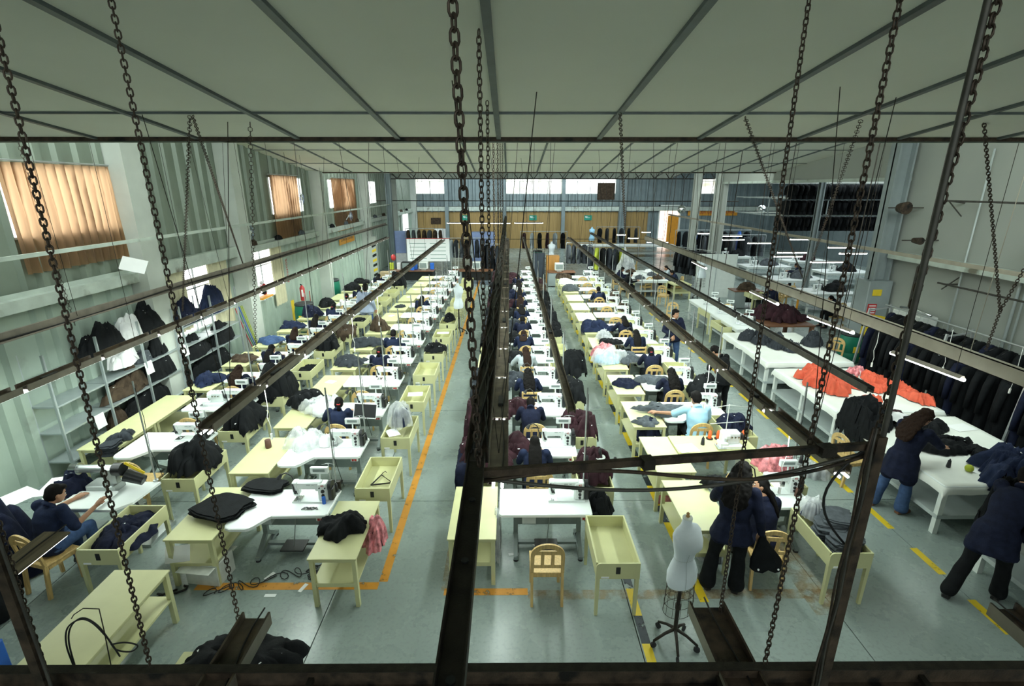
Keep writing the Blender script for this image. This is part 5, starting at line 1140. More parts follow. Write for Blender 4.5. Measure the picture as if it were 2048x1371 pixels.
# orange garments, each its own piece
rr = random.Random(3)
for k, (x, y, w_, d_, h_) in enumerate(((6.55, 10.25, .6, .5, .18), (6.45, 9.85, .6, .42, .20), (6.62, 9.45, .55, .40, .22), (6.8, 10.55, .5, .4, .16), (7.05, 10.1, .55, .4, .12), (7.3, 9.75, .6, .4, .10), (7.5, 9.55, .4, .3, .06))):
    heap(('or', k), 200+k, w_, d_, h_, 'orange garment lying on the white table, %s of seven' % ['far left', 'left edge', 'near left', 'farthest back', 'middle', 'middle right', 'small tail right'][k], (x, y, .815), 'orange_cloth', rz=rr.uniform(-.5, .5), group='orange garments on the white cutting table', rag=.35, fold=.06, freq=9, n=26, name='orange_garment')
for k, (x, y) in enumerate(((7.85, 10.1), (7.95, 9.55), (8.0, 9.1))): heap(('or2', k), 210+k, .38, .75, .10, 'long orange garment along the right edge, %s one' % ['far', 'middle', 'near'][k], (x, y, .815), 'orange_cloth', group='orange garments on the white cutting table', rag=.3, fold=.05, freq=9, n=26, name='orange_garment')
heap('orb', 214, .36, .2, .08, 'small bunch of red orange trimmings on the front of the white table', (7.0, 8.98, .815), 'orange_cloth', rag=.6, fold=.06, freq=16, n=26, name='trimmings')
plastic('orp', 215, .35, .3, .10, 'clear plastic bag of pink pieces beside the orange garments', (7.75, 10.55, .81), 'plastic_red', 'white_fabric')
tag(MB().tube([(7.0+.07*k, 10.75-.02*(k-4)**2*.35, .83) for k in range(10)], .015, 6).build('curved_ruler', 'dark'), 'black curved ruler lying on the white table behind the orange garments', 'ruler')
# folded stacks on the third table
for k, (x, y) in enumerate(((6.5, 13.2), (6.72, 12.85), (6.95, 12.5), (7.2, 12.2), (6.85, 13.3), (7.15, 12.85))): heap(('fs', k % 3), 220+k % 3, .5, .42, .2, 'folded dark grey garments on the third white table, %s pile' % ['farthest left', 'left middle', 'middle', 'nearest', 'back', 'back right'][k], (x, y, .81), 'charcoal', rz=k*.7, fold=.06, freq=11, n=26, name='folded_garments')
heap('fs9', 229, .55, .5, .24, 'round pile of dark grey garments alone at the right of the third white table', (8.0, 12.7, .81), 'charcoal', fold=.06, freq=11, name='folded_garments')
# heaps on table one and zero
heap('t1a', 231, 1.0, .85, .34, 'heap of black garments hanging over the back left corner of the nearest cloth table', (6.25, 8.15, .80), 'black_cloth', rect=(-.17, 1.8, -2, .3), fold=.08, rag=.4, n=44)
heap('t1b', 232, .85, .5, .14, 'black garment spread before the curly haired woman', (6.95, 7.15, .81), 'black_cloth', rag=.4, fold=.05); heap('t1c', 233, .7, .42, .16, 'dark garment with white lining at the middle of the nearest cloth table', (7.1, 7.85, .81), 'black_cloth', rag=.5, fold=.06)
heap('t1d', 234, .4, .3, .10, 'maroon cloth at the back of the nearest cloth table', (6.95, 8.3, .81), 'maroon', rag=.4); heap('t1e', 235, .28, .22, .06, 'white lining showing among the black garments', (6.8, 8.0, .93), 'white_fabric', rag=.5, n=20); heap('t1f', 236, .3, .2, .06, 'white lining near the right end of the black garments', (7.35, 8.0, .88), 'white_fabric', rag=.5, n=20)
heap('t1g', 237, .45, .35, .08, 'black trousers lying over the middle of the cloth table', (7.3, 7.0, .81), 'black_cloth', rag=.5)
get('cone', cone, 'black cone on the nearest cloth table', 'thread cone', (6.55, 6.62, .81)); get('cone', cone, 'black cone at the near right of the cloth table', 'thread cone', (7.2, 6.35, .81))
tag(MB().ball((0, 0, .05), .055, 14, 10).build('yarn_ball', 'lime', None, (6.75, 6.5, .81)), 'olive green yarn ball on the near corner of the cloth table', 'yarn'); sheet('white sheet near the front edge of the cloth table', (6.95, 6.5, .812), .6, .3, .22); sheet('pink tissue at the back right of the cloth table', (7.85, 7.9, .812), .2, .4, .25)
heap('t0a', 241, 1.3, 1.1, .5, 'big heap of navy and black garments on the table at the right frame edge', (6.6, 4.75, .80), 'navy', rect=(-.6, 1.6, -1.4, .72), fold=.09, rag=.35, n=50); heap('t0b', 242, .9, .7, .45, 'black garments hanging over the corner of the table at the right frame edge', (6.25, 5.3, .80), 'black_cloth', rect=(-.22, 1.6, -1.4, .18), fold=.08, rag=.4, n=44)
heap('t0c', 243, .9, .7, .4, 'navy garments behind the bending woman at the right', (7.25, 6.3, .80), 'navy_mid', rect=(-1, .9, -.2, 2), fold=.08, rag=.35)
get_chair('wooden stool chair standing behind the plastic scraps left of the nearest cloth table', (5.75, 7.55, 0), rz=-1.4)
plastic('flr', 250, .6, .5, .14, 'clear plastic scraps heaped on the floor left of the cloth table', (5.35, 7.75, 0), fill='charcoal')
J = dict(ST); J.update(seed=51, face=(.4, 1, -.8), flare=.03, chest=(.02, .05, 1.15), sl=(-.15, .10, 1.30), sr=(.19, .05, 1.31), neck=(.03, .1, 1.36), head=(.06, .17, 1.46), el=(-.20, .30, 1.10), wl=(-.05, .50, 1.0), dwl=(.3, 1, 0), er=(.28, .25, 1.10), wr=(.22, .48, 1.0), dwr=(0, 1, 0), al=(-.20, -.12, .085), tl=(-.24, .02, .04), kl=(-.15, .0, .47))
person(J, 'woman with curly dark hair in a long navy coat and jeans at the cloth table', top='navy', legs='denim', hair='wavy', hairm='hair_brown', coat=.75, loc=(5.95, 6.74, 0), rz=-1.1, s=1.06, shoe='brown_wood')
J = dict(ST); J.update(seed=52, face=(.3, 1, -.5), flare=.02, chest=(0, .22, 1.12), sl=(-.16, .38, 1.26), sr=(.18, .36, 1.26), neck=(0, .45, 1.30), head=(0, .56, 1.37), el=(-.2, .55, 1.05), wl=(-.1, .78, .98), dwl=(0, 1, 0), er=(.26, .52, 1.04), wr=(.2, .78, .98), dwr=(0, 1, 0), al=(-.16, -.35, .10), tl=(-.18, -.2, .04), kl=(-.12, -.14, .48), kr=(.12, .1, .47), ar=(.14, .12, .085), tr=(.15, .26, .04))
person(J, 'woman in navy smock and black trousers striding over to the dark heap at right', top='navy', legs='black_cloth', hair='short', coat=.55, loc=(5.75, 5.0, 0), rz=-1.05, s=1.06, collar='white_fabric')
# rack of hanging black garments along the right wall
rk = thing('garment_rack', 'long steel garment rack along the right wall full of black jackets', 'rack', (9.0, 0, 0))
MB().cyl((0, 6.3, 1.72), (0, 12.2, 1.72), .017, n=8).build('rail', 'pole', rk); MB().cyl((.35, 6.3, 2.02), (.35, 12.2, 2.02), .017, n=8).build('rail', 'pole', rk)
for y in (6.4, 8.0, 9.8, 12.1):
    MB().bar((-.28, y, 0), (-.1, y, 1.95), .04).build('post', 'pole', rk); MB().bar((.6, y, 0), (.4, y, 2.05), .04).build('post', 'pole', rk); MB().bar((-.12, y, 1.9), (.42, y, 1.98), .03).build('crossbar', 'pole', rk)
MB().bar((-.26, 6.4, .15), (-.12, 7.9, 1.2), .03).build('brace', 'pole', rk)
n = 0
for row, (dx, zt) in enumerate(((0, 1.66), (.35, 1.96))):
    for k in range(26):
        y = 6.5+k*.218+rr.uniform(-.03, .03); n += 1
        get('jkt', hanging_jacket, 'black jacket in the %s row of the long steel rack by the right wall' % ['front', 'back'][row], 'jacket', (9.0+dx, y, zt-.09), rz=.35+rr.uniform(-.35, .35), group='black jackets in the %s row of the long rack' % ['front', 'back'][row], sc=(1.05, 1.0, 1.15), mats={'black_cloth': 'navy'} if k % 6 == 1 else None)
tag(MB().box(-.2, .2, -.16, .16, .40, .43).box(-.18, -.15, -.14, -.11, 0, .4).box(.15, .18, -.14, -.11, 0, .4).box(-.18, -.15, .11, .14, 0, .4).box(.15, .18, .11, .14, 0, .4).build('stool', 'white_paint', None, (8.35, 10.7, 0)), 'small white stool under the hanging jackets', 'stool')
# wall fittings at right
def pipe(pts, r, label, m='column', name='wall_pipe', n=8): return tag(MB().tube(pts, r, n).build(name, m), label, 'pipe')
pipe([(10.5, 12.9, 0.9), (10.5, 12.9, 2.85), (10.5, 12.75, 2.98), (10.5, 11.2, 2.98)], .03, 'bent dark grey pipe on the right wall beyond the rack', 'post_grey')
for i, (y, m, r) in enumerate(((11.6, 'machine_grey', .02), (10.2, 'machine_grey', .03), (10.05, 'machine_grey', .02), (9.25, 'column', .055), (9.1, 'post_grey', .02), (8.35, 'column', .06))): pipe([(10.5, y, .2), (10.5, y, 5.6)], r, 'vertical pipe on the right wall, %s' % ['thin one farthest from the camera', 'second from the far end', 'third from the far end', 'thick pale one', 'thin dark one beside the thick pipe', 'thick pale one nearest the platform'][i], m)
t = thing('hanger_rail', 'steel rail high on the right wall with spare hangers', 'rail', (10.2, 0, 4.5))
MB().cyl((0, 8.4, 0), (0, 12.3, 0), .022, n=8).build('rail', 'post_grey', t)
for y in (8.6, 10.1, 12.1): MB().bar((0, y, 0), (.38, y, -.05), .03).bar((.02, y, -.02), (.38, y, -.35), .02).build('bracket', 'post_grey', t)
for k in range(6):
    y = 9.7-k*.2; get('hng', lambda: MB().tube([(-.26, 0, -.26), (-.02, .0, -.10), (0, 0, -.02), (.02, 0, -.10), (.26, 0, -.26), (-.26, 0, -.26)], .016, 6).build('cloth_hanger', 'dark'), 'black hanger on the high wall rail', 'hanger', (10.2, y, 4.52), rz=.5+.1*k, group='black hangers on the high wall rail')
heap('hgb', 261, .5, 1.5, .10, 'bundle of black hangers bunched below the high wall rail', (10.05, 9.1, 4.0), 'black_cloth', fold=.10, freq=16, rag=.3, name='hanger_bundle')
t = thing('hanger_rail', 'second steel rail on the right wall below the ledge', 'rail', (10.25, 0, 2.62)); MB().cyl((0, 7.5, 0), (0, 11.9, 0), .022, n=8).build('rail', 'post_grey', t)
for y in (7.8, 9.6, 11.7): MB().bar((0, y, .0), (.34, y, .0), .03).bar((-.05, y, -.12), (.30, y, .16), .02).build('bracket', 'post_grey', t)
t = thing('step_platform', 'dark steel step platform on the right wall at the frame edge', 'platform', (9.9, 8.1, 0))
for k, z in enumerate((2.15, 1.85)): MB().bev(-.45, .5, -.75+.3*k, .35, z, z+.04, .01).build('tread', 'post_grey', t)
for x in (-.4, .4): MB().bar((x, .3, .0), (x, -.5, 2.15), .035).bar((x, -.7, 2.15), (x, .4, 1.3), .03).build('leg', 'post_grey', t)
for i, (y, z, r) in enumerate(((13.2, 4.3, .16), (12.5, 3.55, .09))):
    t = thing('wall_horn', ['dark round alarm horn on an arm high on the right wall', 'smaller round fitting on an arm below the alarm horn'][i], 'horn', (10.0, y, z))
    MB().cyl((0, -.12, 0), (0, .12, 0), r, r*.7, 14).build('horn_body', 'iron_rust', t); MB().bar((-.3, .1, 0), (.6, .1, 0), .03).build('arm', 'post_grey', t)
t = thing('electric_tank', 'cream metal water heater box against the right wall', 'box', (10.25, 12.35, 1.15)); MB().bev(-.22, .22, -.5, .5, 0, .62, .04).build('tank_body', 'plastic_box', t); MB().tube([(0, -.5, .66), (0, 0, .72), (0, .5, .66)], .03, 8).build('pipe', 'chrome', t)
t = thing('freezer', 'white chest with pale lid behind the water cooler', 'box', (10.0, 12.2, 0)); MB().bev(-.35, .35, -.65, .65, 0, .86, .03).build('chest_body', 'white_paint', t); MB().bev(-.36, .36, -.66, .66, .87, .95, .03).build('lid', 'white_paint', t)
# water cooler
t = thing('water_cooler', 'water bottle upside down on a light blue dispenser on a stool', 'water cooler', tuple(P(1748, 738, 0)))
MB().box(-.17, .17, -.17, .17, .34, .38).box(-.15, -.11, -.15, -.11, 0, .34).box(.11, .15, -.15, -.11, 0, .34).box(-.15, -.11, .11, .15, 0, .34).box(.11, .15, .11, .15, 0, .34).build('stool', 'pine', t)
MB().lathe([(.17, .38), (.175, .46), (.15, .60), (.13, .66), (.05, .68)], 18).build('dispenser', 'water_blue', t); MB().lathe([(.05, .66), (.13, .72), (.135, .80), (.125, .82), (.135, .84), (.135, .98), (.10, 1.02)], 20).build('bottle', 'bottle', t); MB().cyl((0, -.17, .48), (0, -.21, .48), .018, n=8).build('tap', 'white_paint', t)
def bucket(label, loc, m='blue', s=1): 
    t = thing('bucket', label, 'bucket', loc); MB().lathe([(.12*s, 0), (.15*s, .28*s), (.155*s, .30*s), (.14*s, .29*s)], 18).build('bucket_body', m, t); MB().tube([(-.15*s, 0, .28*s), (-.1*s, 0, .38*s), (.1*s, 0, .38*s), (.15*s, 0, .28*s)], .006, 5).build('handle', 'pole', t); return t
bucket('purple blue bucket on the white shelf frame beside the water cooler', (9.5, 11.95, .80), 'blue', 1.0)
t = thing('shelf_frame', 'white open shelf frame carrying the blue bucket', 'shelf', (9.45, 11.9, 0))
for x in (-.2, .2):
    for y in (-.2, .2): MB().box(x-.02, x+.02, y-.02, y+.02, 0, .79).build('leg', 'white_paint', t)
for z in (.2, .77): MB().box(-.22, .22, -.22, .22, z, z+.025).build('shelf', 'white_paint', t)
get_chair('pine chair turned sideways beside the water bottle', (8.75, 12.95, 0), rz=2.2)
def drum(label, loc, lid=True, s=1):
    t = thing('drum', label, 'drum', loc); MB().lathe([(.25*s, 0), (.28*s, .06*s), (.29*s, .3*s), (.275*s, .32*s), (.29*s, .34*s), (.29*s, .62*s), (.26*s, .80*s)], 24).build('drum_body', 'drum_green', t)
    MB().lathe([(.265*s, .79*s), (.275*s, .80*s), (.275*s, .84*s), (.25*s, .86*s)], 24).build('rim', 'drum_lid', t); MB().box(-.08*s, .08*s, -.30*s, -.285*s, .35*s, .52*s).build('sticker', 'yellow', t); return t
drum('green waste drum with a yellow sticker before the hazard striped casing', tuple(P(1693, 722, 0)))
drum('green drum with a dark open rim near the left wall, nearer one', tuple(P(606, 660, 0)+Vector((.15, 0, 0))), s=1.15); drum('green drum with a dark lid near the left wall, farther one', tuple(P(655, 607, 0)+Vector((.25, 0, 0))), s=1.25)
# brown table with maroon heap
t = thing('wood_table', 'brown wooden bench table with maroon cloth near the hazard striped column', 'table', (8.6, 15.6, 0)); MB().bev(-.75, .75, -.8, .8, .72, .77, .01).build('tabletop', 'brown_wood', t)
for x in (-.68, .68):
    for y in (-.72, .72): MB().box(x-.05, x+.05, y-.05, y+.05, 0, .72).build('leg', 'brown_wood', t)
heap('wth', 271, 1.4, 1.3, .38, 'heap of maroon and black garments on the brown wooden table', (8.6, 15.7, .77), 'maroon', fold=.08, rag=.3)
# ================= left wall furniture =================
sh = thing('shelving_unit', 'grey perforated steel shelving unit along the left wall, nearest section', 'shelf', (-7.85, 7.6, 0))
def shelving(t, L_, lv, n, w=.42, top=2.25):
    for k in range(n+1):
        y = k*L_/n
        for x in (0, w): MB().box(x-.018, x+.018, y-.004, y+.03, 0, top).box(x-.004 if x else x-.018, x+.018 if x else x+.004, y, y+.004, 0, top).build('post', 'shelf_metal', t)
    for z in lv:
        for k in range(n): MB().box(.0, w, k*L_/n+.02, (k+1)*L_/n-.01, z-.03, z).build('shelf', 'shelf_metal', t)
shelving(sh, 3.2, (.35, .88, 1.36, 1.82), 3)
sh = thing('shelving_unit', 'grey steel shelving unit along the left wall, far section under the window', 'shelf', (-7.85, 11.05, 0)); shelving(sh, 2.4, (.35, .9, 1.30, 1.75), 2)
for k, (y, z, w_, d_, h_, m, txt) in enumerate(((9.0, 1.82, .5, 1.0, .5, 'black_cloth', 'black garments piled on the top shelf of the nearest unit'), (9.7, 1.82, .5, .6, .45, 'white_fabric', 'cream and white garments bulging from the top shelf'), (10.3, 1.82, .5, .8, .65, 'black_cloth', 'black and navy garments piled high on the top shelf'), (9.4, 1.45, .45, .7, .34, 'white_fabric', 'white cloth hanging from below the top shelf'),
     (9.9, 1.36, .4, .5, .14, 'grey_cloth', 'grey folded stack on the second shelf'), (10.4, 1.36, .42, .6, .35, 'black_cloth', 'black stack on the second shelf'), (9.3, .88, .42, 1.2, .35, 'brown_cloth', 'brown cloth heap on the third shelf'), (10.3, .88, .45, .9, .42, 'black_cloth', 'black heap at the far end of the third shelf'), (9.8, .35, .42, 1.4, .45, 'black_cloth', 'black cloth crammed on the bottom shelf'), (8.9, .35, .4, .5, .3, 'brown_cloth', 'brown bundle on the bottom shelf'),
     (11.6, 1.75, .5, 1.0, .4, 'navy', 'navy garments on the far unit in front of the window'), (12.6, 1.75, .5, 1.1, .55, 'navy_mid', 'blue garments heaped high before the low window'), (11.7, .9, .45, 1.1, .42, 'black_cloth', 'black garments on the middle shelf of the far unit'), (12.8, .9, .45, 1.0, .42, 'black_cloth', 'black garments at the far end of the middle shelf'), (12.2, .35, .45, 1.8, .5, 'black_cloth', 'black heap on the lowest shelf of the far unit'), (10.9, .0, .6, 1.3, .7, 'black_cloth', 'black garments heaped on the floor between the units'))):
    heap(('s', k), 300+k, w_*.78, d_, h_, txt, (-7.60, y, z+.002), m, fold=.06, freq=9, n=30, rag=.15)
for k, (y, z) in enumerate(((8.35, .84), (9.8, 1.34), (11.0, 1.32))):
    o = sheet('white paper label hanging from the shelf edge, %s' % ['nearest', 'middle', 'farthest'][k], (-7.415, y, z-.08), 0, .26, .22); o.rotation_euler = (0, pi/2-.1, 0)
for k, (m, y) in enumerate((('red', 13.85), ('drum_green', 13.95), ('blue', 14.05), ('lime', 14.15), ('lime', 14.22))):
    tag(MB().tube([(-7.25-.02*k, y, .0), (-7.55, y+.05, .8), (-7.72, y+.02, 1.55)], .012, 6).build('broom_stick', m), 'thin coloured stick leaning on the wall beside the far shelving, %s' % ['red', 'dark green', 'blue', 'pale green', 'lime farthest'][k], 'stick')
tag(MB().cyl(P(625, 640, .0), P(612, 585, 1.35)+Vector((0, .3, 0)), .014, n=6).build('mop_handle', 'red'), 'red mop handle leaning by the two green drums', 'stick')
t = thing('fire_extinguisher', 'red fire extinguisher with a white label on the left wall column', 'fire extinguisher', (XL+.45, 17.9, .9)); MB().lathe([(.08, 0), (.085, .03), (.085, .45), (.05, .52), (.025, .55)], 16, c=(0, 0, 0)).build('cylinder', 'red', t); MB().box(.0, .06, -.09, -.083, .15, .4).build('name_label', 'paper', t); MB().bar((0, 0, .55), (.0, -.10, .60), .03).build('valve', 'dark', t)
MB().box(XL+.02, XL+.05, 17.7, 18.1, 0, .9).build('extinguisher_board', 'yellow', wl)
text_mesh('wall_lettering', 'EXTINTOR', .17, 'red', (XL+.075, 17.75, 2.0), (pi/2, -pi/2, pi/2), wl)
t = thing('christmas_decoration', 'red and white decoration on a small wooden shelf at the low window', 'decoration', (XL+.35, 15.3, 1.6))
MB().bev(-.12, .12, -.35, .35, -.05, 0, .01).build('wall_bracket', 'orange_sign', t)
for k in range(9): MB().ball((rr.uniform(-.1, .1), rr.uniform(-.3, .3), .1+rr.uniform(0, .3)), rr.uniform(.05, .1), 10, 8).build('ornament', ['red', 'white_fabric', 'black_cloth'][k % 3], t)
def wall_fan(y, z, label, x=XL+.4):
    t = thing('wall_fan', label, 'fan', (x, y, z))
    for r in (.08, .14, .20): MB().tube([(0, r*cos(a), r*sin(a)) for a in [2*pi*i/20 for i in range(20)]], .006, 4, closed=True).build('guard_ring', 'blue_pale', t)
    for k in range(3): a = 2*pi*k/3; MB().add([(0, .02*cos(a), .02*sin(a)), (.03, .18*cos(a-.4), .18*sin(a-.4)), (-.01, .18*cos(a+.4), .18*sin(a+.4))], [(0, 1, 2)]).build('blade', 'machine_grey', t)
    MB().cyl((-.12, 0, 0), (.02, 0, 0), .06, n=14).bar((-.12, 0, 0), (-.3, 0, -.25), .03).build('motor', 'white_paint', t)
wall_fan(14.9, 3.55, 'white wall fan on the ledge by the second column'); wall_fan(24.6, 3.5, 'white wall fan on the ledge under the third high window'); wall_fan(19.6, 4.4, 'dark bladed fan in the second high window', XL+.15)
for k in range(14): heap(('lj', k % 3), 350+k % 3, .24, .4, .12, 'dark oddment lying on the wall ledge', (XL+.14, 15.6+k*1.8+rr.uniform(-.3, .3), 3.125), ['brown_cloth', 'black_cloth', 'grey_cloth'][k % 3], n=14, group='dusty oddments on the left wall ledge', name='oddment', cat='oddment')
t = sheet('tilted cream paper sheet on the cable tray at the left', (-7.35, 9.9, 3.35), .3, .42, .3); t.rotation_euler = (.9, .3, .4)
def sign(label, txt, loc, rot, w_, h_, board='orange_sign', tm='dark', size=.2, parent=None):
    t = thing('wall_sign', label, 'sign', loc); t.rotation_euler = rot; MB().box(-w_/2, w_/2, -h_/2, h_/2, -.02, 0).build('sign_board', board, t)
    if txt: text_mesh('lettering', txt, size, tm, (0, 0, .002), (0, 0, 0), t, .002)
    return t
sign('orange sign with dark lettering on the left wall', 'ZONA DE COSTURA', (XL+.09, 24.7, 2.45), (pi/2, 0, pi/2), 2.3, .42, size=.2); sign('thin orange strip sign above the orange sign on the left wall', '', (XL+.09, 24.7, 2.95), (pi/2, 0, pi/2), 2.3, .16)
sign('small orange notice far along the left wall', '', (XL+.09, 35.0, 2.7), (pi/2, 0, pi/2), 1.6, .5); sign('framed poster on the left wall beside the tall bright gap', '', (XL+.09, 35.8, 1.5), (pi/2, 0, pi/2), 1.6, 1.2, 'paper')
sign('orange lettered sign right of the glowing doorway', 'TALLER DE COSTURA', (16.4, YF-.12, 2.9), (pi/2, 0, 0), 4.0, .55, size=.36, tm='red')
for k, (x, lbl) in enumerate(((-3.5, 'green exit sign half hidden by the big chain'), (1.9, 'green arrow exit sign in the middle of the tan wall'), (6.35, 'green exit sign at the right of the tan wall'))):
    t = sign(lbl, 'SALIDA', (x, YF-.12, 2.45), (pi/2, 0, 0), .60, .40, 'green_sign', 'paper', .10); MB().add([(-.26, .07, .004), (-.14, .14, .004), (-.14, .09, .004), (.0, .09, .004), (.0, .05, .004), (-.14, .05, .004), (-.14, .0, .004)], [(0, 1, 2, 3, 4, 5, 6)]).build('arrow', 'paper', t); t.children[0].location = (.08, -.1, .002) if False else t.children[0].location
sign('dark framed picture on the tan wall at the left', '', (-5.95, YF-.12, 2.2), (pi/2, 0, 0), .8, .5, 'brown_cloth'); sign('white notices on the tan wall', '', (-5.6, YF-.12, 1.2), (pi/2, 0, 0), 1.0, .8, 'paper')
# ================= light rails, beams and chains overhead =================
def light_rail(x, y0, y1, label, seg=1.32, gap=.07, w=.17, z=RZ, m='rust_rail', face='rail_face', tubes=True, hang=3.0, skip=0, flat=False):
    t = thing('light_rail', label, 'light rail', (x, 0, z)); y = y0; k = 0
    while y < y1-.2:
        e = min(y+seg, y1)
        mb = MB().box(-w/2, w/2, y, e-gap, -.005, .01) if flat else MB().box(-w/2, w/2, y, e-gap, -.005, .01).box(-w/2, -w/2+.012, y, e-gap, -.03, .06).box(w/2-.012, w/2, y, e-gap, -.03, .06)
        mb.build('rail_channel', m, t)
        if not flat: MB().add([(-w/2-.001, y, -.03), (-w/2-.001, y, .06), (-w/2-.001, e-gap, .06), (-w/2-.001, e-gap, -.03)], [(3, 2, 1, 0)]).add([(w/2+.001, y, -.03), (w/2+.001, y, .06), (w/2+.001, e-gap, .06), (w/2+.001, e-gap, -.03)], [(0, 1, 2, 3)]).build('rail_face', face, t)
        if tubes:
            for s in (-1, 1): MB().cyl((s*.04, y-.035, -.035), (s*.04, e-gap+.02, -.035), .014, n=8).build('fluorescent_tube', 'tube', t)
        if k % 3 == 1: MB().bev(-.03, .03, y+.3, y+.55, .01, .05, .008).build('ballast', 'dark', t)
        y = e; k += 1
    nn = max(6, int((y1-y0)*3)); MB().tube([(.03+.02*sin(i*.9), y0+(y1-y0)*i/nn, .018+.008*abs(sin(i*1.1))) for i in range(nn+1)], .006, 4).build('cable', 'cord_black', t)
    y = y0+.5; i = 0
    while y < y1:
        top = min(ceilz(y), 6.9)-z
        if hang and not (5.8 < y < 7.4):
            if i % 2: MB().cyl((-.05, y, 0), (-.05, y, top), .0045, n=4, cap=False).build('suspension_wire', 'iron', t)
            else: MB().cyl((.0, y, 0), (-.35, y, top), .0045, n=4, cap=False).cyl((0, y, 0), (.35, y+.3, top), .0045, n=4, cap=False).build('suspension_wire', 'iron', t)
        y += hang or 99; i += 1
    return t
light_rail(-6.45, 4.9, 27.5, 'brown light rail over the column beside the left wall')
light_rail(-3.35, 5.05, 26, 'brown light rail over the second column with its lit near end')
light_rail(-.11, 4.0, 27, 'wide dusty light rail along the centre column yellow tables', w=.19, m='rail_tan')
light_rail(.74, 5.5, 27, 'narrow dark rail over the centre column machines', tubes=False, w=.09, seg=3)
light_rail(3.12, 4.15, 27, 'segmented light rail over the right column with bright gaps', seg=1.4)
light_rail(4.72, 6.1, 30, 'dark rail above the aisle right of the sewing columns', tubes=False, w=.10, seg=4, m='post_grey', face='post_grey')
light_rail(-3.50, 1.9, 3.38, 'weathered plank rail piece at the lower left', tubes=True, m='rust_plank', face='rust_plank', w=.2, hang=0, seg=2, flat=True)
light_rail(-1.56, 1.7, 2.55, 'near end of a brown light rail at the bottom left', hang=0, seg=2, tubes=True)
light_rail(1.24, 1.7, 2.62, 'near end of a brown light rail at the bottom right', hang=0, seg=2, m='iron_rust', face='beige_rail', w=.22)
light_rail(3.10, 1.6, 2.6, 'brown rail piece at the bottom right corner', hang=0, seg=2, m='iron_rust')
MB_ = thing('steel_channel', 'thick beige steel channel running along the right side at lamp height', 'beam', (7.15, 0, RZ))
MB().box(-.03, .0, 5.5, 27, -.1, .12).box(-.03, .08, 5.5, 27, .11, .12).box(-.03, .08, 5.5, 27, -.1, -.09).build('channel', 'beige_rail', MB_)
for i in range(7): MB().cyl((0, 7.4+3.1*i, .1), (.1, 7.4+3.1*i, min(6.8, ceilz(7.4+3.1*i))-RZ), .012 if i else .006, n=6).build('hanger_rod', 'beige_rail' if i == 0 else 'iron', MB_)
t = thing('cable_tray', 'pale cable tray running along above the left shelving', 'cable tray', (-7.15, 0, 2.78)); MB().box(-.04, .0, 4, 30, -.06, .06).box(-.04, .1, 4, 30, -.06, -.05).build('channel', 'rail_face', t); MB().tube([(.03, 4+i*.9, -.03+.02*sin(i)) for i in range(30)], .014, 5).build('cable', 'cord_black', t)
for i in range(8): MB().cyl((.03, 5+3*i+.1, 0), (.03, 5+3*i, min(6.9, ceilz(5+3*i))-2.78), .005, n=4).build('suspension_wire', 'iron', t)
t = thing('cable_tray', 'thin pale cable tray high along the left wall below the curtains', 'cable tray', (-7.0, 0, 3.85)); MB().box(-.02, .02, 5, 33, -.03, .03).build('channel', 'ledge', t)
t = thing('cable_tray', 'thin tray along the right wall above the thick channel', 'cable tray', (9.2, 0, 3.3)); MB().box(-.02, .02, 6, 30, -.04, .04).build('channel', 'beige_rail', t)
def fixture(x, y, z, L_, label, rz=0):
    t = thing('lamp_fixture', label, 'lamp', (x, y, z), rz)
    MB().add([(-L_/2, -.05, 0), (L_/2, -.05, 0), (L_/2, -.02, .04), (-L_/2, -.02, .04), (L_/2, .02, .04), (-L_/2, .02, .04), (L_/2, .05, 0), (-L_/2, .05, 0)], [(0, 1, 2, 3), (3, 2, 4, 5), (5, 4, 6, 7)]).build('housing', 'rail_face', t)
    MB().cyl((-L_/2-.03, 0, -.012), (L_/2+.03, 0, -.012), .028, n=8).build('fluorescent_tube', 'tube', t)
    for s in (-1, 1): MB().cyl((s*L_*.4, 0, .04), (s*L_*.4, 0, max(.3, (ceilz(y) if x < 10.8 else 6.0)-z)), .005, n=4).build('suspension_wire', 'iron', t)
    return t
FX = [((1480, 595), (1545, 640)), ((1620, 700-67), (1700, 664)), ((1785, 705), (1925, 757)), ((1395, 523), (1420, 537)), ((1500, 515), (1545, 522))]
for i, (a, b) in enumerate((((1502, 582), (1555, 607)), ((1618, 632), (1705, 664)), ((1785, 705), (1925, 757)), ((1385, 523), (1412, 536)))):
    p, q = P(*a, 2.1), P(*b, 2.1); c = (p+q)/2; fixture(c.x, c.y, 2.1, (q-p).length, ['lit fluorescent lamp over the narrow white bench', 'lit fluorescent lamp over the brown table', 'long lit fluorescent lamp before the hanging jackets', 'short lit fluorescent lamp over the dress form'][i], atan2(q.y-p.y, q.x-p.x))
for i, (a, b, Y) in enumerate((((935, 446), (1020, 446), 33), ((1030, 446), (1085, 445), 33), ((895, 444), (935, 447), 33), ((1295, 484), (1335, 484), 31), ((1235, 468), (1250, 470), 28), ((1258, 474), (1275, 478), 27), ((1285, 462), (1300, 466), 30))):
    p, q = PYp(*a, Y), PYp(*b, Y); c = (p+q)/2; fixture(c.x, c.y, c.z, (q-p).length, 'lit fluorescent lamp far back, %s' % ['middle of the tan wall', 'right of the centre rail end', 'at the left of the far row', 'over the far blue table', 'beside the far right people, left', 'beside the far right people, middle', 'under the channel near the doorway'][i])
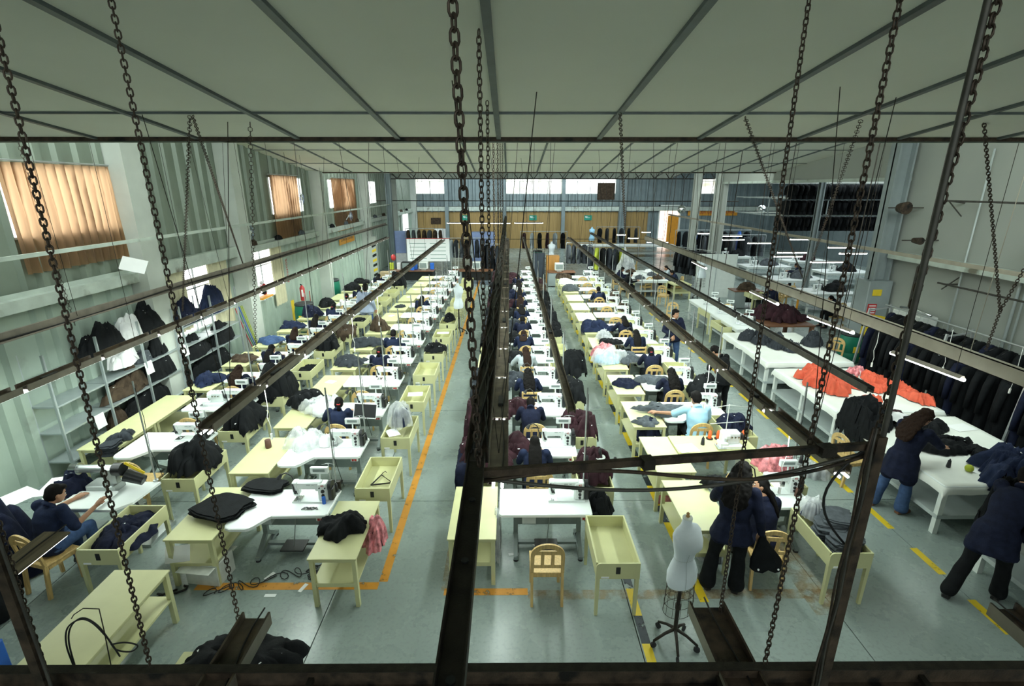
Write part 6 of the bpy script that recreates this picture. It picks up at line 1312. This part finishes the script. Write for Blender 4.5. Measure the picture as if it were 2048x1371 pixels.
# ---- steel frame close to the camera ----
cb = thing('steel_beam', 'long rusty steel channel beam with cables running down the middle of the hall', 'beam', (-.14, 0, 3.70))
MB().box(-.031, .031, -.6, 1.9, -.02, -.012).box(-.036, -.031, -.6, 1.9, -.02, .03).box(.031, .036, -.6, 1.9, -.02, .03).build('channel', 'iron', cb)
MB().box(-.045, .045, 1.9, 21, -.02, -.012).box(-.050, -.044, 1.9, 21, -.02, .04).box(.044, .050, 1.9, 21, -.02, .04).build('channel', 'iron_rust', cb)
MB().box(-.03, .0, 1.9, 14, -.012, -.008).build('dust_line', 'post_grey', cb)
for k in range(5):
    MB().tube([(-.03+.014*k+.02*sin(i*.9+k*2), 1.95+i*.17, .0+.02*abs(sin(i*.7+k))) for i in range(70)], .005+.001*(k % 3), 5).build('cable', ['cord_black', 'post_grey'][k % 2], cb)
for y in (.9, 1.3, 1.62): MB().cyl((.0, y, -.012), (0, y, -.006), .012, n=10).build('bolt', 'dark', cb)
xb = thing('cross_bar', 'dark steel bar crossing from the centre beam to the right hanging post', 'beam', (0, 0, 3.7)); MB().bar((-.11, 1.79, 0), (1.64, 2.01, 0), .027, .030).build('bar', 'iron_rust', xb); MB().bar((.55, 1.86, .0), (.60, 1.87, .0), .05, .045).bar((1.35, 1.96, .0), (1.42, 1.97, .0), .05, .045).build('clamp', 'iron', xb)
for k, s in enumerate((.05, .12)): MB().tube([(-.11+1.75*i/20, 1.79+.22*i/20+.02*k, -.04-s*sin(pi*i/20)+.05*sin(pi*2*i/20)*(k == 0)) for i in range(21)], .008, 6).build('cable', ['iron_rust', 'post_grey'][k], xb)
hp = thing('hanging_post', 'dark steel post with cables hanging at the right, close to the camera', 'post', (1.64, 2.0, 0)); MB().box(-.021, .021, -.018, .018, 1.9, 3.75).build('post', 'iron_rust', hp); MB().cyl((.01, 0, 3.7), (.01, .0, 5.9), .012, n=8).build('rod', 'post_grey', hp)
for k in range(3): MB().tube([(-.038-.012*k-.006*sin(i*1.1+k), -.022, 1.9+i*.1) for i in range(20)], .006, 5).build('cable', ['post_grey', 'iron', 'chain'][k], hp)
MB().tube([(-.02-.16*sin(pi*i/12), .02, 3.70-.55*i/12) for i in range(13)], .006, 6).build('loose_cable', 'cord_black', hp)
hl = thing('hanging_post', 'dark steel post hanging at the lower left, close to the camera', 'post', (-2.43, 2.0, 0)); MB().box(-.025, .025, -.02, .02, 1.9, 5.9).build('post', 'iron_rust', hl); MB().tube([(.045, -.01, 1.9+.2*i) for i in range(20)], .008, 5).build('cable', 'post_grey', hl)
bb = thing('bottom_beam', 'dark steel beam crossing along the bottom of the frame', 'beam', (0, 2.09, 2.285)); MB().box(-3.6, 3.6, -.02, .02, -.06, .03).box(-3.6, 3.6, -.05, .05, -.07, -.06).build('channel', 'iron_rust', bb); MB().box(-3.6, 3.6, -.025, .025, .03, .036).build('top_flange', 'iron', bb)
for x in (-3.0, -1.1, 1.1, 2.2): MB().bar((x, -.4, -.04), (x+.03, .0, -.02), .03).build('strut', 'iron', bb)
# ---- chains with real links ----
def chain(p, q, L_, r, label, name='chain', lo=0):
    """links alternate a quarter turn along the line p-q"""
    p, q = Vector(p), Vector(q); d = (q-p); n = max(2, int(d.length/(L_*.76))); d.normalize()
    a = d.cross(Vector((0, 1, 0))).normalized(); b = d.cross(a); mb = MB(); w_ = L_*.28
    for k in range(n):
        c = p+d*(k+.5)*(q-p).length/n; s = a if k % 2 else b; s = (s*cos(.5)+d.cross(s)*sin(.5)); h = L_/2-w_; m = 4 if not lo else 2
        pts = [c+d*(h+w_*sin(t_))+s*w_*cos(t_) for t_ in [pi*i/m for i in range(m+1)]]+[c-d*(h+w_*sin(t_))-s*w_*cos(t_) for t_ in [pi*i/m for i in range(m+1)]]
        mb.tube(pts, r, 5 if not lo else 3, closed=True)
    o = mb.build(name, 'chain'); o['kind'] = 'thing'; return tag(o, label, 'chain')
def up_to_ceiling(p, q):
    """extend the line p->q until it meets the ceiling"""
    p, q = Vector(p), Vector(q); d = q-p; s = 1.0
    while (p+d*s).z < min(ceilz((p+d*s).y), 6.9)-.02 and s < 12: s += .02
    return p+d*s
def pchain(a, Ya, b, Yb, L_, r, label, ext=True, lo=0):
    p, q = PYp(*a, Ya), PYp(*b, Yb)
    return chain(p, up_to_ceiling(p, q) if ext else q, L_, r, label, lo=lo)
pchain((958, 930), 1.80, (905, 0), 1.74, .050, .0048, 'heaviest chain hanging over the joint of the centre beam')
pchain((300, 1330), 2.06, (0, 85), 2.15, .036, .0040, 'dark chain holding the left part of the bottom beam')
pchain((482, 1262), 2.55, (222, 0), 2.65, .040, .0040, 'dark chain holding the bottom left rail end')
pchain((1440, 1225), 2.5, (1618, 0), 2.65, .036, .0036, 'thin chain holding the bottom right rail end')
pchain((1530, 1325), 2.06, (1800, 0), 2.15, .038, .0040, 'chain holding the right part of the bottom beam')
pchain((1750, 885), 2.05, (1995, 0), 2.0, .046, .0048, 'heavy chain beside the grey rod above the right hanging post')
pchain((1650, 1371), 2.02, (1748, 890), 2.02, .036, .0036, 'chain strapped along the lower right hanging post', ext=False)
pchain((100, 1371), 2.0, (-20, 990), 2.02, .036, .0036, 'chain strapped along the lower left hanging post', ext=False)
V0 = PYp(2000, 622, 7.0); chain(V0, up_to_ceiling(V0, PYp(1947, 0, 5.4)), .055, .006, 'chain from the ceiling to the thick channel at right, left one of a pair'); chain(V0, PYp(2070, 500, 6.6), .055, .006, 'short chain slanting off to the right frame edge'); chain(PYp(1972, 700, 7.4), V0, .055, .006, 'short chain tying the thick channel at right')
for k, (x0, y0_, Y) in enumerate(((966, 560, 3.5), (978, 470, 5.0), (988, 440, 8.2), (996, 430, 10.5), (1001, 425, 13), (1005, 420, 15.5))):
    p = PYp(x0, y0_, Y); p.z = 3.7; chain(p, (p.x, p.y, ceilz(Y)-.02), .05 if k < 3 else .06, .0045 if k < 2 else .006, 'slim chain above the centre beam, %s from the camera' % ['first', 'second', 'third', 'fourth', 'fifth', 'sixth'][k], lo=k > 1)
for k, (a, b) in enumerate((((380, 232), (365, 622)), ((385, 232), (492, 545)), ((500, 245), (512, 700)), ((20, 230), (150, 650)), ((1490, 235), (1605, 555)), ((1722, 240), (1600, 590)), ((1240, 225), (1250, 460)))):
    d = ray(*a); s = 2.0
    while (Vector((0, 0, H))+d*s).z < ceilz((d*s).y)-.03 and s < 12: s += .02
    p = Vector((0, 0, H))+d*s; q = P(b[0], b[1], RZ)
    if k == 3: p = PXp(a[0], a[1], -7.3); q = PXp(b[0], b[1], -7.25)
    if k == 6: q = PYp(b[0], b[1], 9)
    if (q-p).length > 12: q = PYp(b[0], b[1], p.y+3)
    chain(q, p, .07, .004, 'thin slanting suspension chain, %s' % ['left pair, steep one', 'left pair, slanting one', 'over the second column', 'at the left frame edge', 'right side, leaning right', 'right side, leaning left', 'near the middle of the ceiling'][k], lo=1)
# pull cords with white ends
for k, (x, y, a) in enumerate(((520, 860, 0), (812, 690, 1), (1113+530, 965, 2), (1490, 800, 3), (855, 700, 4), (720, 640, 5), (1590+30, 720, 6), (985+5, 870, 7), (1925, 800, 8), (1985, 740, 9))):
    p = P(x, y, 1.55)
    if a < 8: p.x = min((-6.45, -3.35, -.11, 3.12, 7.15), key=lambda q: abs(q-p.x)); p.z = 1.50
    else: p = Vector((8.35+.25*(a-8), 8.0+1.1*(9-a), 1.5))
    t = thing('pull_switch', 'white pull switch dangling on its cord, %s' % ['left of the second column', 'over the second column tables', 'over the front right tray', 'beside the man in light blue', 'beyond the second column', 'over the left column trays', 'over the white cloth tables', 'over the centre yellow table', 'before the hanging jackets', 'at the right end of the jackets'][a], 'switch', tuple(p))
    MB().tube([(0, 0, 0), (.015, 0, .1), (-.02, .0, .25), (.01, 0, .4), (0, 0, .74)], .005, 5).build('cord', 'cord_white', t); MB().bev(-.014, .014, -.012, .012, -.09, 0, .004).build('switch_body', 'cord_white', t)
for k, (a, b) in enumerate((((800, 360), (1160, 600)), )): pass
tag(MB().cyl((XL, 31, 4.05), (XR+3, 31, 4.0), .03, n=6).build('tie_rod', 'iron'), 'thin dark tie rod crossing the whole hall before the far windows', 'rod'); tag(MB().cyl((-5, 30, 1.9), (9, 30, 1.9), .015, n=6).build('wire_line', 'iron'), 'thin dark wire crossing before the far clothes racks', 'wire')
# black cable loop and bent wire at the bottom left
def smooth(pts, n=6):
    out = []; m = len(pts)
    for i in range(m-1):
        p0, p1, p2, p3 = [Vector(pts[min(max(j, 0), m-1)]) for j in (i-1, i, i+1, i+2)]
        for k in range(n):
            t_ = k/n; out.append(.5*((2*p1)+(p2-p0)*t_+(2*p0-5*p1+4*p2-p3)*t_**2+(3*p1-p0-3*p2+p3)*t_**3))
    return out+[Vector(pts[-1])]
yy_ = 2.22
for k, pl in enumerate(([(150, 1338), (133, 1290), (135, 1255), (160, 1238), (185, 1245), (215, 1275), (232, 1298), (262, 1302), (275, 1290), (250, 1284), (222, 1288)], [(152, 1338), (138, 1285), (142, 1252), (165, 1235), (195, 1250), (222, 1285), (240, 1312)])):
    tag(MB().tube(smooth([PYp(a, b, yy_+.03*i/5) for i, (a, b) in enumerate(pl)]), .0045, 6).build('cable_loop', 'cord_black'), ['loop of black cable standing on the bottom beam at the left', 'second black cable beside the loop at the bottom left'][k], 'cable')
tag(MB().tube([PYp(a, b, yy_) for a, b in ((143, 1236), (148, 1228), (166, 1216), (198, 1217), (208, 1260), (224, 1340))], .003, 5).build('bent_wire', 'iron'), 'thin bent wire above the black cable loop', 'wire')
# ================= far end and side hall =================
def office_desk(x, y, w_, label, rz=0, top='brown_wood', h=.75):
    t = thing('desk', label, 'desk', (x, y, 0), rz); MB().bev(-w_/2, w_/2, -.35, .35, h-.04, h, .008).build('tabletop', top, t); MB().box(-w_/2+.03, -w_/2+.5, -.32, .32, .05, h-.04).build('drawer_unit', 'column_grey', t)
    for x_ in (w_/2-.06,): MB().box(x_-.03, x_+.03, -.3, .3, 0, h-.04).build('leg', 'dark', t)
    MB().box(-w_/2+.5, w_/2-.08, .25, .28, .15, h-.04).build('modesty_panel', 'dark', t); return t
def monitor(x, y, z, label, m='machine_grey'):
    t = thing('monitor', label, 'monitor', (x, y, z)); MB().bev(-.22, .22, -.18, .2, .06, .42, .04).box(-.12, .12, -.1, .1, 0, .06).build('monitor_body', m, t); MB().box(-.17, .17, -.186, -.18, .12, .37).build('screen', 'leg_grey', t); return t
for k, (x, w_) in enumerate(((-5.0, 2.3), (-1.9, 2.1))): office_desk(x, 25.9, w_, ['brown office desk at the far end of the second column', 'grey topped desk at the far end left of the centre beam'][k])
monitor(-5.3, 25.9, .75, 'black monitor on the far left desk', 'dark'); monitor(-4.4, 25.9, .75, 'beige monitor on the far left desk', 'plastic_box'); monitor(-1.7, 25.9, .75, 'beige computer monitor on the desk left of the centre beam', 'plastic_box'); monitor(2.6-.1, 25.4, .75, 'beige monitor behind the centre column', 'plastic_box')
office_desk(2.6, 25.4, 1.4, 'desk behind the end of the centre column')
tag(MB().bev(-.3, .3, -.2, .2, 0, .75, .01).build('carton', 'cardboard', None, (-6.2, 25.3, 0)), 'tall brown carton beside the far left desk', 'box')
t = thing('whiteboard', 'white board with rows of handwriting leaning behind the far desk', 'board', (-4.4, 27.6, 0)); MB().box(-1.15, 1.15, 0, .03, .95, 2.15).build('board_face', 'paper', t); MB().box(-1.18, 1.18, -.01, .0, 2.15, 2.19).build('board_frame', 'red', t)
for i in range(5):
    for j in range(2): MB().box(-1.0+j*1.1, -.1+j*1.05, -.004, 0, 1.1+i*.2, 1.12+i*.2).build('written_line', 'drum_green', t)
for x in (-1.0, 1.0): MB().bar((x, .05, 0), (x, .1, 1.0), .04).build('leg', 'dark', t)
def rack(x, y, n, label, mlist, w_=2.0, h=1.8, rz=0, each='jacket on the far rack', grp='jackets', sc=1.0):
    t = thing('garment_rack', label, 'rack', (x, y, 0), rz); MB().cyl((-w_/2, 0, h), (w_/2, 0, h), .02, n=8).build('rail', 'pole', t)
    for s in (-1, 1): MB().cyl((s*w_/2, 0, 0), (s*w_/2, 0, h), .02, n=8).bar((s*w_/2, -.3, .04), (s*w_/2, .3, .04), .05).build('post', 'pole', t)
    for k in range(n):
        u = -w_/2+w_*(k+.5)/n; get('jkt', hanging_jacket, each, 'jacket', (x+u*cos(rz), y+u*sin(rz), h-.09), rz=rz+pi/2+rr.uniform(-.3, .3), group=grp, sc=sc, mats={'black_cloth': mlist[k % len(mlist)]})
rack(-2.4, 28.6, 9, 'clothes rack with dark and pale jackets behind the desks', ['black_cloth', 'grey_shirt', 'charcoal', 'grey_cloth'], 2.6, 2.1, each='jacket on the rack behind the desks', grp='jackets on the rack behind the desks')
rack(-5.0, 30.2, 7, 'clothes rack with brown garments behind the white board', ['brown_cloth', 'grey_cloth', 'brown_cloth'], 2.2, 2.5, each='brown grey garment above the white board', grp='garments on the rack behind the white board')
rack(-.9, 27.4, 5, 'rack of long black garments left of the centre beam', ['black_cloth', 'charcoal'], 1.2, 1.9, each='long black garment left of the centre beam', grp='black garments left of the centre beam', sc=(1, 1, 1.35))
rack(3.7, 27.0, 5, 'rack of grey jackets behind the brown cabinet', ['grey_cloth', 'charcoal'], 1.4, 2.0, each='grey jacket behind the brown cabinet', grp='grey jackets behind the brown cabinet')
rack(5.0, 26.2, 6, 'rack of dark jackets beside the lime green one', ['charcoal', 'lime', 'black_cloth', 'charcoal'], 1.9, 1.9, each='jacket on the rack with the lime green garment', grp='jackets on the rack with the lime green garment', rz=-.2, sc=(1.3, 1.3, 1.1))
rack(9.2, 25.0, 9, 'rack of black garments before the partition board', ['black_cloth', 'charcoal', 'black_cloth'], 2.4, 1.9, rz=-1.1, each='black garment near the partition board', grp='black garments near the partition board', sc=(1.2, 1.2, 1.2))
rack(2.2, 33, 6, 'rack with maroon coat near the tan wall', ['maroon', 'grey_shirt', 'black_cloth'], 3, 2.1, each='garment near the tan wall', grp='garments near the tan wall'); rack(7.5, 35.5, 6, 'far rack of black garments by the tan wall', ['black_cloth', 'charcoal'], 3, 2.2, each='black garment by the tan wall right', grp='black garments by the tan wall')
plastic('pf', 401, .9, .6, 1.1, 'clear plastic covering over grey garments at the far rack', (5.9, 25.4, .5), fill='grey_cloth')
t = thing('cabinet', 'brown wooden cabinet at the end of the centre column', 'cabinet', (2.25, 26.4, 0)); MB().bev(-.33, .33, -.25, .25, 0, 1.42, .01).build('cabinet_body', 'cabinet_wood', t)
for s in (0, 1): MB().box(-.31, .31, -.262, -.25, .04+s*.70, .70+s*.68).build('door', 'cabinet_wood', t); MB().box(-.27, -.24, -.275, -.262, .55+s*.4, .62+s*.4).build('handle', 'chrome', t)
t = thing('cabinet', 'black locker beside the brown cabinet', 'cabinet', (1.55, 26.7, 0)); MB().bev(-.3, .3, -.25, .25, 0, 1.5, .01).build('cabinet_body', 'black_mat', t); MB().box(-.28, .28, -.262, -.25, .05, 1.45).build('door', 'black_mat', t)
t = thing('blue_cabinet', 'pale blue metal cupboard behind the hanging clothes', 'cabinet', (-1.6, 31.5, 0)); MB().bev(-.7, .7, -.3, .3, 0, 2.2, .01).build('cabinet_body', 'blue_pale', t); MB().box(-.68, -.01, -.315, -.3, .1, 2.15).build('door', 'blue_pale', t); MB().box(.01, .68, -.315, -.3, .1, 2.15).build('door', 'blue_pale', t)
drum('green bin standing by the far clothes racks', (1.8, 32.5, 0), s=1.1)
t = thing('leaning_boards', 'stack of pale blue panels leaning by the tall bright gap', 'panels', (-6.6, 31, 0)); MB().bev(-.6, .6, -.1, .1, .3, 2.3, .02).build('panel', 'blue_pale', t); MB().bev(-.3, .5, -.3, -.12, .0, 1.0, .02).build('panel', 'white_fabric', t)
t = thing('balloon', 'red balloon above the far left tables', 'balloon', (-5.95, 26.0, .75)); MB().ball((0, 0, .62), (.13, .13, .16), 16, 12).build('balloon_body', 'red', t); MB().cyl((0, 0, 0), (0, 0, .47), .004, n=5).build('string', 'cord_white', t)
for k, (x, m) in enumerate(((-4.0, 'blue'), (-4.85, 'blue'), (-5.7, 'white_fabric'), (-4.98, 'blue'), (-6.08, 'lime'))): tag(MB().bev(-.10, .10, -.08, .08, 0, .34, .02).build('packet', m, None, (x, 26.08 if k != 3 else 25.85, .75)), 'coloured packet on the far left desk, %s' % ['blue at its right end', 'blue behind the monitors', 'white', 'dark blue in front', 'lime at its left end'][k], 'packet')
bt = big_table(7.0, 1.2, .82, False); tag(bt, 'long pale blue white table along the far tan wall', 'table').location = (5.0, 36.5, 0)
# cluster of work tables with people between the sewing columns and the partition
bt = big_table(1.6, 3.0, .78, False); tag(bt, 'pale yellow legged white work table with people far right of the columns', 'table').location = (5.6, 22.6, 0)
for q in bt.children:
    if q.name.startswith('leg'): q.material_slots[0].link = 'OBJECT'; q.material_slots[0].material = MATS['cream']
for k, (x, y, rz, p, hr, m, txt) in enumerate(((5.15, 23.9, -pi/2, 'p1', 'short', 'navy', 'person in dark clothes at the left of the far work table'), (5.2, 22.6, -pi/2, 'p2', 'short', 'black_cloth', 'person in black at the near left of the far work table'), (7.7, 24.2, pi/2, 'p3', 'mid', 'grey_shirt', 'person in grey at the right of the far work table'), (7.75, 23.1, pi/2, 'p2', 'short', 'navy_mid', 'person in navy at the near right of the far work table'), (10.4, 19.3, pi/2, 'p1', 'short', 'navy', 'person in navy bending over a table beyond the narrow bench'), (11.6, 17.4, pi/2, 'p2', 'mid', 'navy', 'person in dark clothes at the white tables inside the side hall'), (14.5, 25, 1.0, 'p1', 'mid', 'navy', 'person far inside the side hall'), (6.6, 31.0, 0, 'p1', 'short', 'navy', 'person in navy before the long far table'))):
    get(('w', p, hr), lambda: person(seated(**POSES[p]), '', top='navy', legs='black_cloth', hair=hr, s=.97, vox=.015), txt, 'person', (x, y, 0), rz, mats={'navy': m})
    get_chair('pine chair under the %s' % txt.replace('person', 'person'), (x, y, 0), rz)
for k in range(6): heap(('wt', k % 3), 420+k % 3, .5, .4, .12, 'small cloth pile on the far work table, %s' % ['near left', 'near right', 'middle left', 'middle right', 'far left', 'far right'][k], (6.0+.8*(k % 2), 23.0+.9*(k//2), .79), ['grey_cloth', 'brown_cloth', 'white_fabric'][k % 3], n=16)
for k, (a, b, z) in enumerate(((1300, 575, 0), (1345, 600, 0))):
    p = P(a, b, 0); get('side', side_table, ['pale yellow table left of the far aisle chairs', 'pale yellow table with a carton beyond the standing man'][k], 'table', tuple(p), rz=.1, sc=(1.4, .9, 1))
for k, (a, b, rz) in enumerate(((1290, 590, .4), (1325, 610, -.6), (1452, 660, 2.9), (1340, 655, 2.7), (1570, 610, .3), (1556, 612, 2.0), (1265, 545, 1.2))):
    get_chair('pine chair standing empty in the right aisle, %s' % ['beside the yellow table with a carton', 'with things on its seat', 'at the head of the narrow white bench', 'behind the standing young man', 'under the side hall opening', 'turned sideways at the side hall opening', 'by the far work table'][k], tuple(P(a, b, 0)), rz)
for k, (a, b) in enumerate(((1412, 668), (1440, 700), (1500, 625))): p = P(a, b, 0); get('tray', tray_table, 'pale yellow tray table %s' % ['left of the narrow white bench', 'nearer one left of the narrow white bench', 'before the bending person in navy'][k], 'tray table', tuple(p), rz=.05, sc=(1.3, 1, 1))
for k, y in enumerate((14.9, 16.3, 17.6)): get(('mc', False), machine_panel, 'white sewing machine on the narrow bench, %s' % ['nearest', 'middle', 'farthest'][k], 'sewing machine', (7.2, y, .785), rz=-.4)
t = thing('partition_board', 'large white partition board standing before the side hall', 'board', (9.3, 22.6, 0), -.12)
MB().box(-.85, .85, 0, .05, 0, 1.95).build('board_face', 'white_paint', t); MB().box(-.02, .02, -.01, .06, 0, 1.97).box(-.87, -.85, -.01, .06, 0, 1.97).box(.85, .87, -.01, .06, 0, 1.97).build('board_frame', 'machine_grey', t)
office_desk(10.4-.6, 20.6, 1.2, 'brown and cream desk below the partition board', rz=0, top='brown_wood'); heap('odh', 430, .8, .5, .25, 'dark bag on the brown and cream desk', (9.8, 20.6, .75), 'brown_cloth', n=20)
tag(MB().bar((0, 0, 0), (0, 0, 1.25), .05).bar((0, 0, 1.2), (-.3, 0, 1.4), .05).bar((-.4, 0, .02), (.1, 0, .02), .05).build('striped_barrier', 'orange_sign', None, (10.3, 17.6, 0)), 'orange striped barrier post beyond the narrow bench', 'barrier')
# side hall tables, lamps and hanging racks
SHL = [(11.6, 16.6, 2.2, 1.3), (11.8, 19.5, 2.0, 1.2), (12.0, 22.5, 2.4, 1.3), (15.2, 20.5, 2.2, 1.3), (15.5, 24.5, 2.4, 1.3), (12.5, 26.5, 2.4, 1.2), (15.8, 28.5, 2.4, 1.2), (12.6, 30.5, 2.0, 1.2)]
hn = ['nearest on the left', 'second on the left', 'third on the left', 'first on the right', 'second on the right', 'fourth on the left', 'third on the right', 'farthest']
for k, (x, y, w_, d_) in enumerate(SHL):
    bt = get(('bt', w_, d_), lambda: big_table(w_, d_, .8, False), 'white work table inside the side hall, %s' % hn[k], 'table', (x, y, 0))
    get(('mc', False), machine_panel, 'white sewing machine on the side hall table, %s' % hn[k], 'sewing machine', (x+.6, y+.5, .8), rz=.5)
    heap(('shh', k % 3), 440+k % 3, .9, .7, .3, 'cloth pile on the side hall table, %s' % hn[k], (x+1.4, y+.6, .8), ['maroon', 'black_cloth', 'grey_cloth'][k % 3], n=20)
    if k: fixture(x+.7, y+.3, 2.0, 1.3, 'lit lamp over the side hall table, %s' % hn[k], rz=0)
    if k % 2: fixture(x-.2, y+1.6, 2.05, 1.2, 'second lit lamp in the side hall, beside the table %s' % hn[k], rz=.05)
t = thing('blue_table', 'bright blue covered table just inside the side hall', 'table', (11.6, 15.2, 0)); MB().bev(-.5, .8, -.5, .5, .9, .97, .02).build('tabletop', 'blue', t)
for x in (-.4, .7):
    for y in (-.4, .4): MB().box(x-.04, x+.04, y-.04, y+.04, 0, .9).build('leg', 'column_grey', t)
for lv, z in enumerate((5.0, 4.35, 3.65)):
    t = thing('overhead_rack', 'high steel rack of black garments in the side hall, %s level' % ['top', 'middle', 'lowest'][lv], 'rack', (0, 0, z))
    for y in (22.0+lv*.3, 25.0): MB().bar((11.2, y, 0), (20, y, 0), .06).build('rail', 'column', t)
    for x in (11, 13.5, 16, 18.5): MB().bar((x, 22.0, .02), (x, 25.3, .02), .05).bar((x, 22.1, .0), (x, 22.1, 1.2), .04).build('crossbar', 'column_grey', t)
    for k in range(26): get('jkt', hanging_jacket, 'black garment on the high rack in the side hall, %s level' % ['top', 'middle', 'lowest'][lv], 'jacket', (12.0+k*.25, 22.3+lv*.3, z-.08), rz=pi/2+rr.uniform(-.3, .3), group='black garments on the high side hall racks, %s level' % ['top', 'middle', 'lowest'][lv], sc=(1.3, 1.1, .62))
rack(13.5, 34, 10, 'far rack of dark garments in the side hall', ['black_cloth', 'charcoal', 'blue'], 5, 2.1, each='garment on the far rack of the side hall', grp='garments on the far rack of the side hall', sc=(1.2, 1.2, 1.3)); rack(13.8, 31.5, 9, 'second far rack of garments in the side hall', ['grey_cloth', 'black_cloth'], 4, 2.0, each='garment on the second far rack of the side hall', grp='garments on the second far rack of the side hall', sc=(1.2, 1.2, 1.2))
for i, (x, y) in enumerate(((9.0, 27.2), (13.2, 27.2))):
    t = thing('ceiling_fan_lamp', 'round glass lamp hanging high, %s of the pale columns' % ['left', 'right'][i], 'lamp', (x, y, 3.7)); MB().ball((0, 0, 0), .22, 16, 12).build('lamp_globe', 'chrome', t); MB().cyl((0, 0, .2), (0, 0, 2.2), .02, n=6).build('rod', 'dark', t)
tag(MB().bev(-.7, .7, -.02, .02, -.75, .55, .01).build('hanging_blanket', 'brown_cloth', None, (7.7, YF-.13, 4.6)), 'dark brown blanket hung over the far high window', 'blanket')
# lower left corner and bottom edge
tag(MB().bev(-.35, .3, -.3, .3, 0, .85, .02).build('crate', 'blue', None, (-4.95, 3.35, 0)), 'blue crate at the lower left corner', 'crate')
heap('bl1', 451, .6, .6, .3, 'navy garment heap on the blue crate at the lower left corner', (-4.95, 3.45, .86), 'navy')
get('side', side_table, 'pale yellow table under the black garments at the bottom of the frame', 'table', (-3.0, 2.50, 0), rz=0, sc=(1.85, 1.0, 1))
heap('bot', 452, 1.05, .8, .22, 'black garments heaped on the table at the bottom of the frame', (-2.45, 3.42, .70), 'black_cloth', rect=(-.56, .54, -.9, .24), fold=.04, rag=.35, n=40, freq=6)
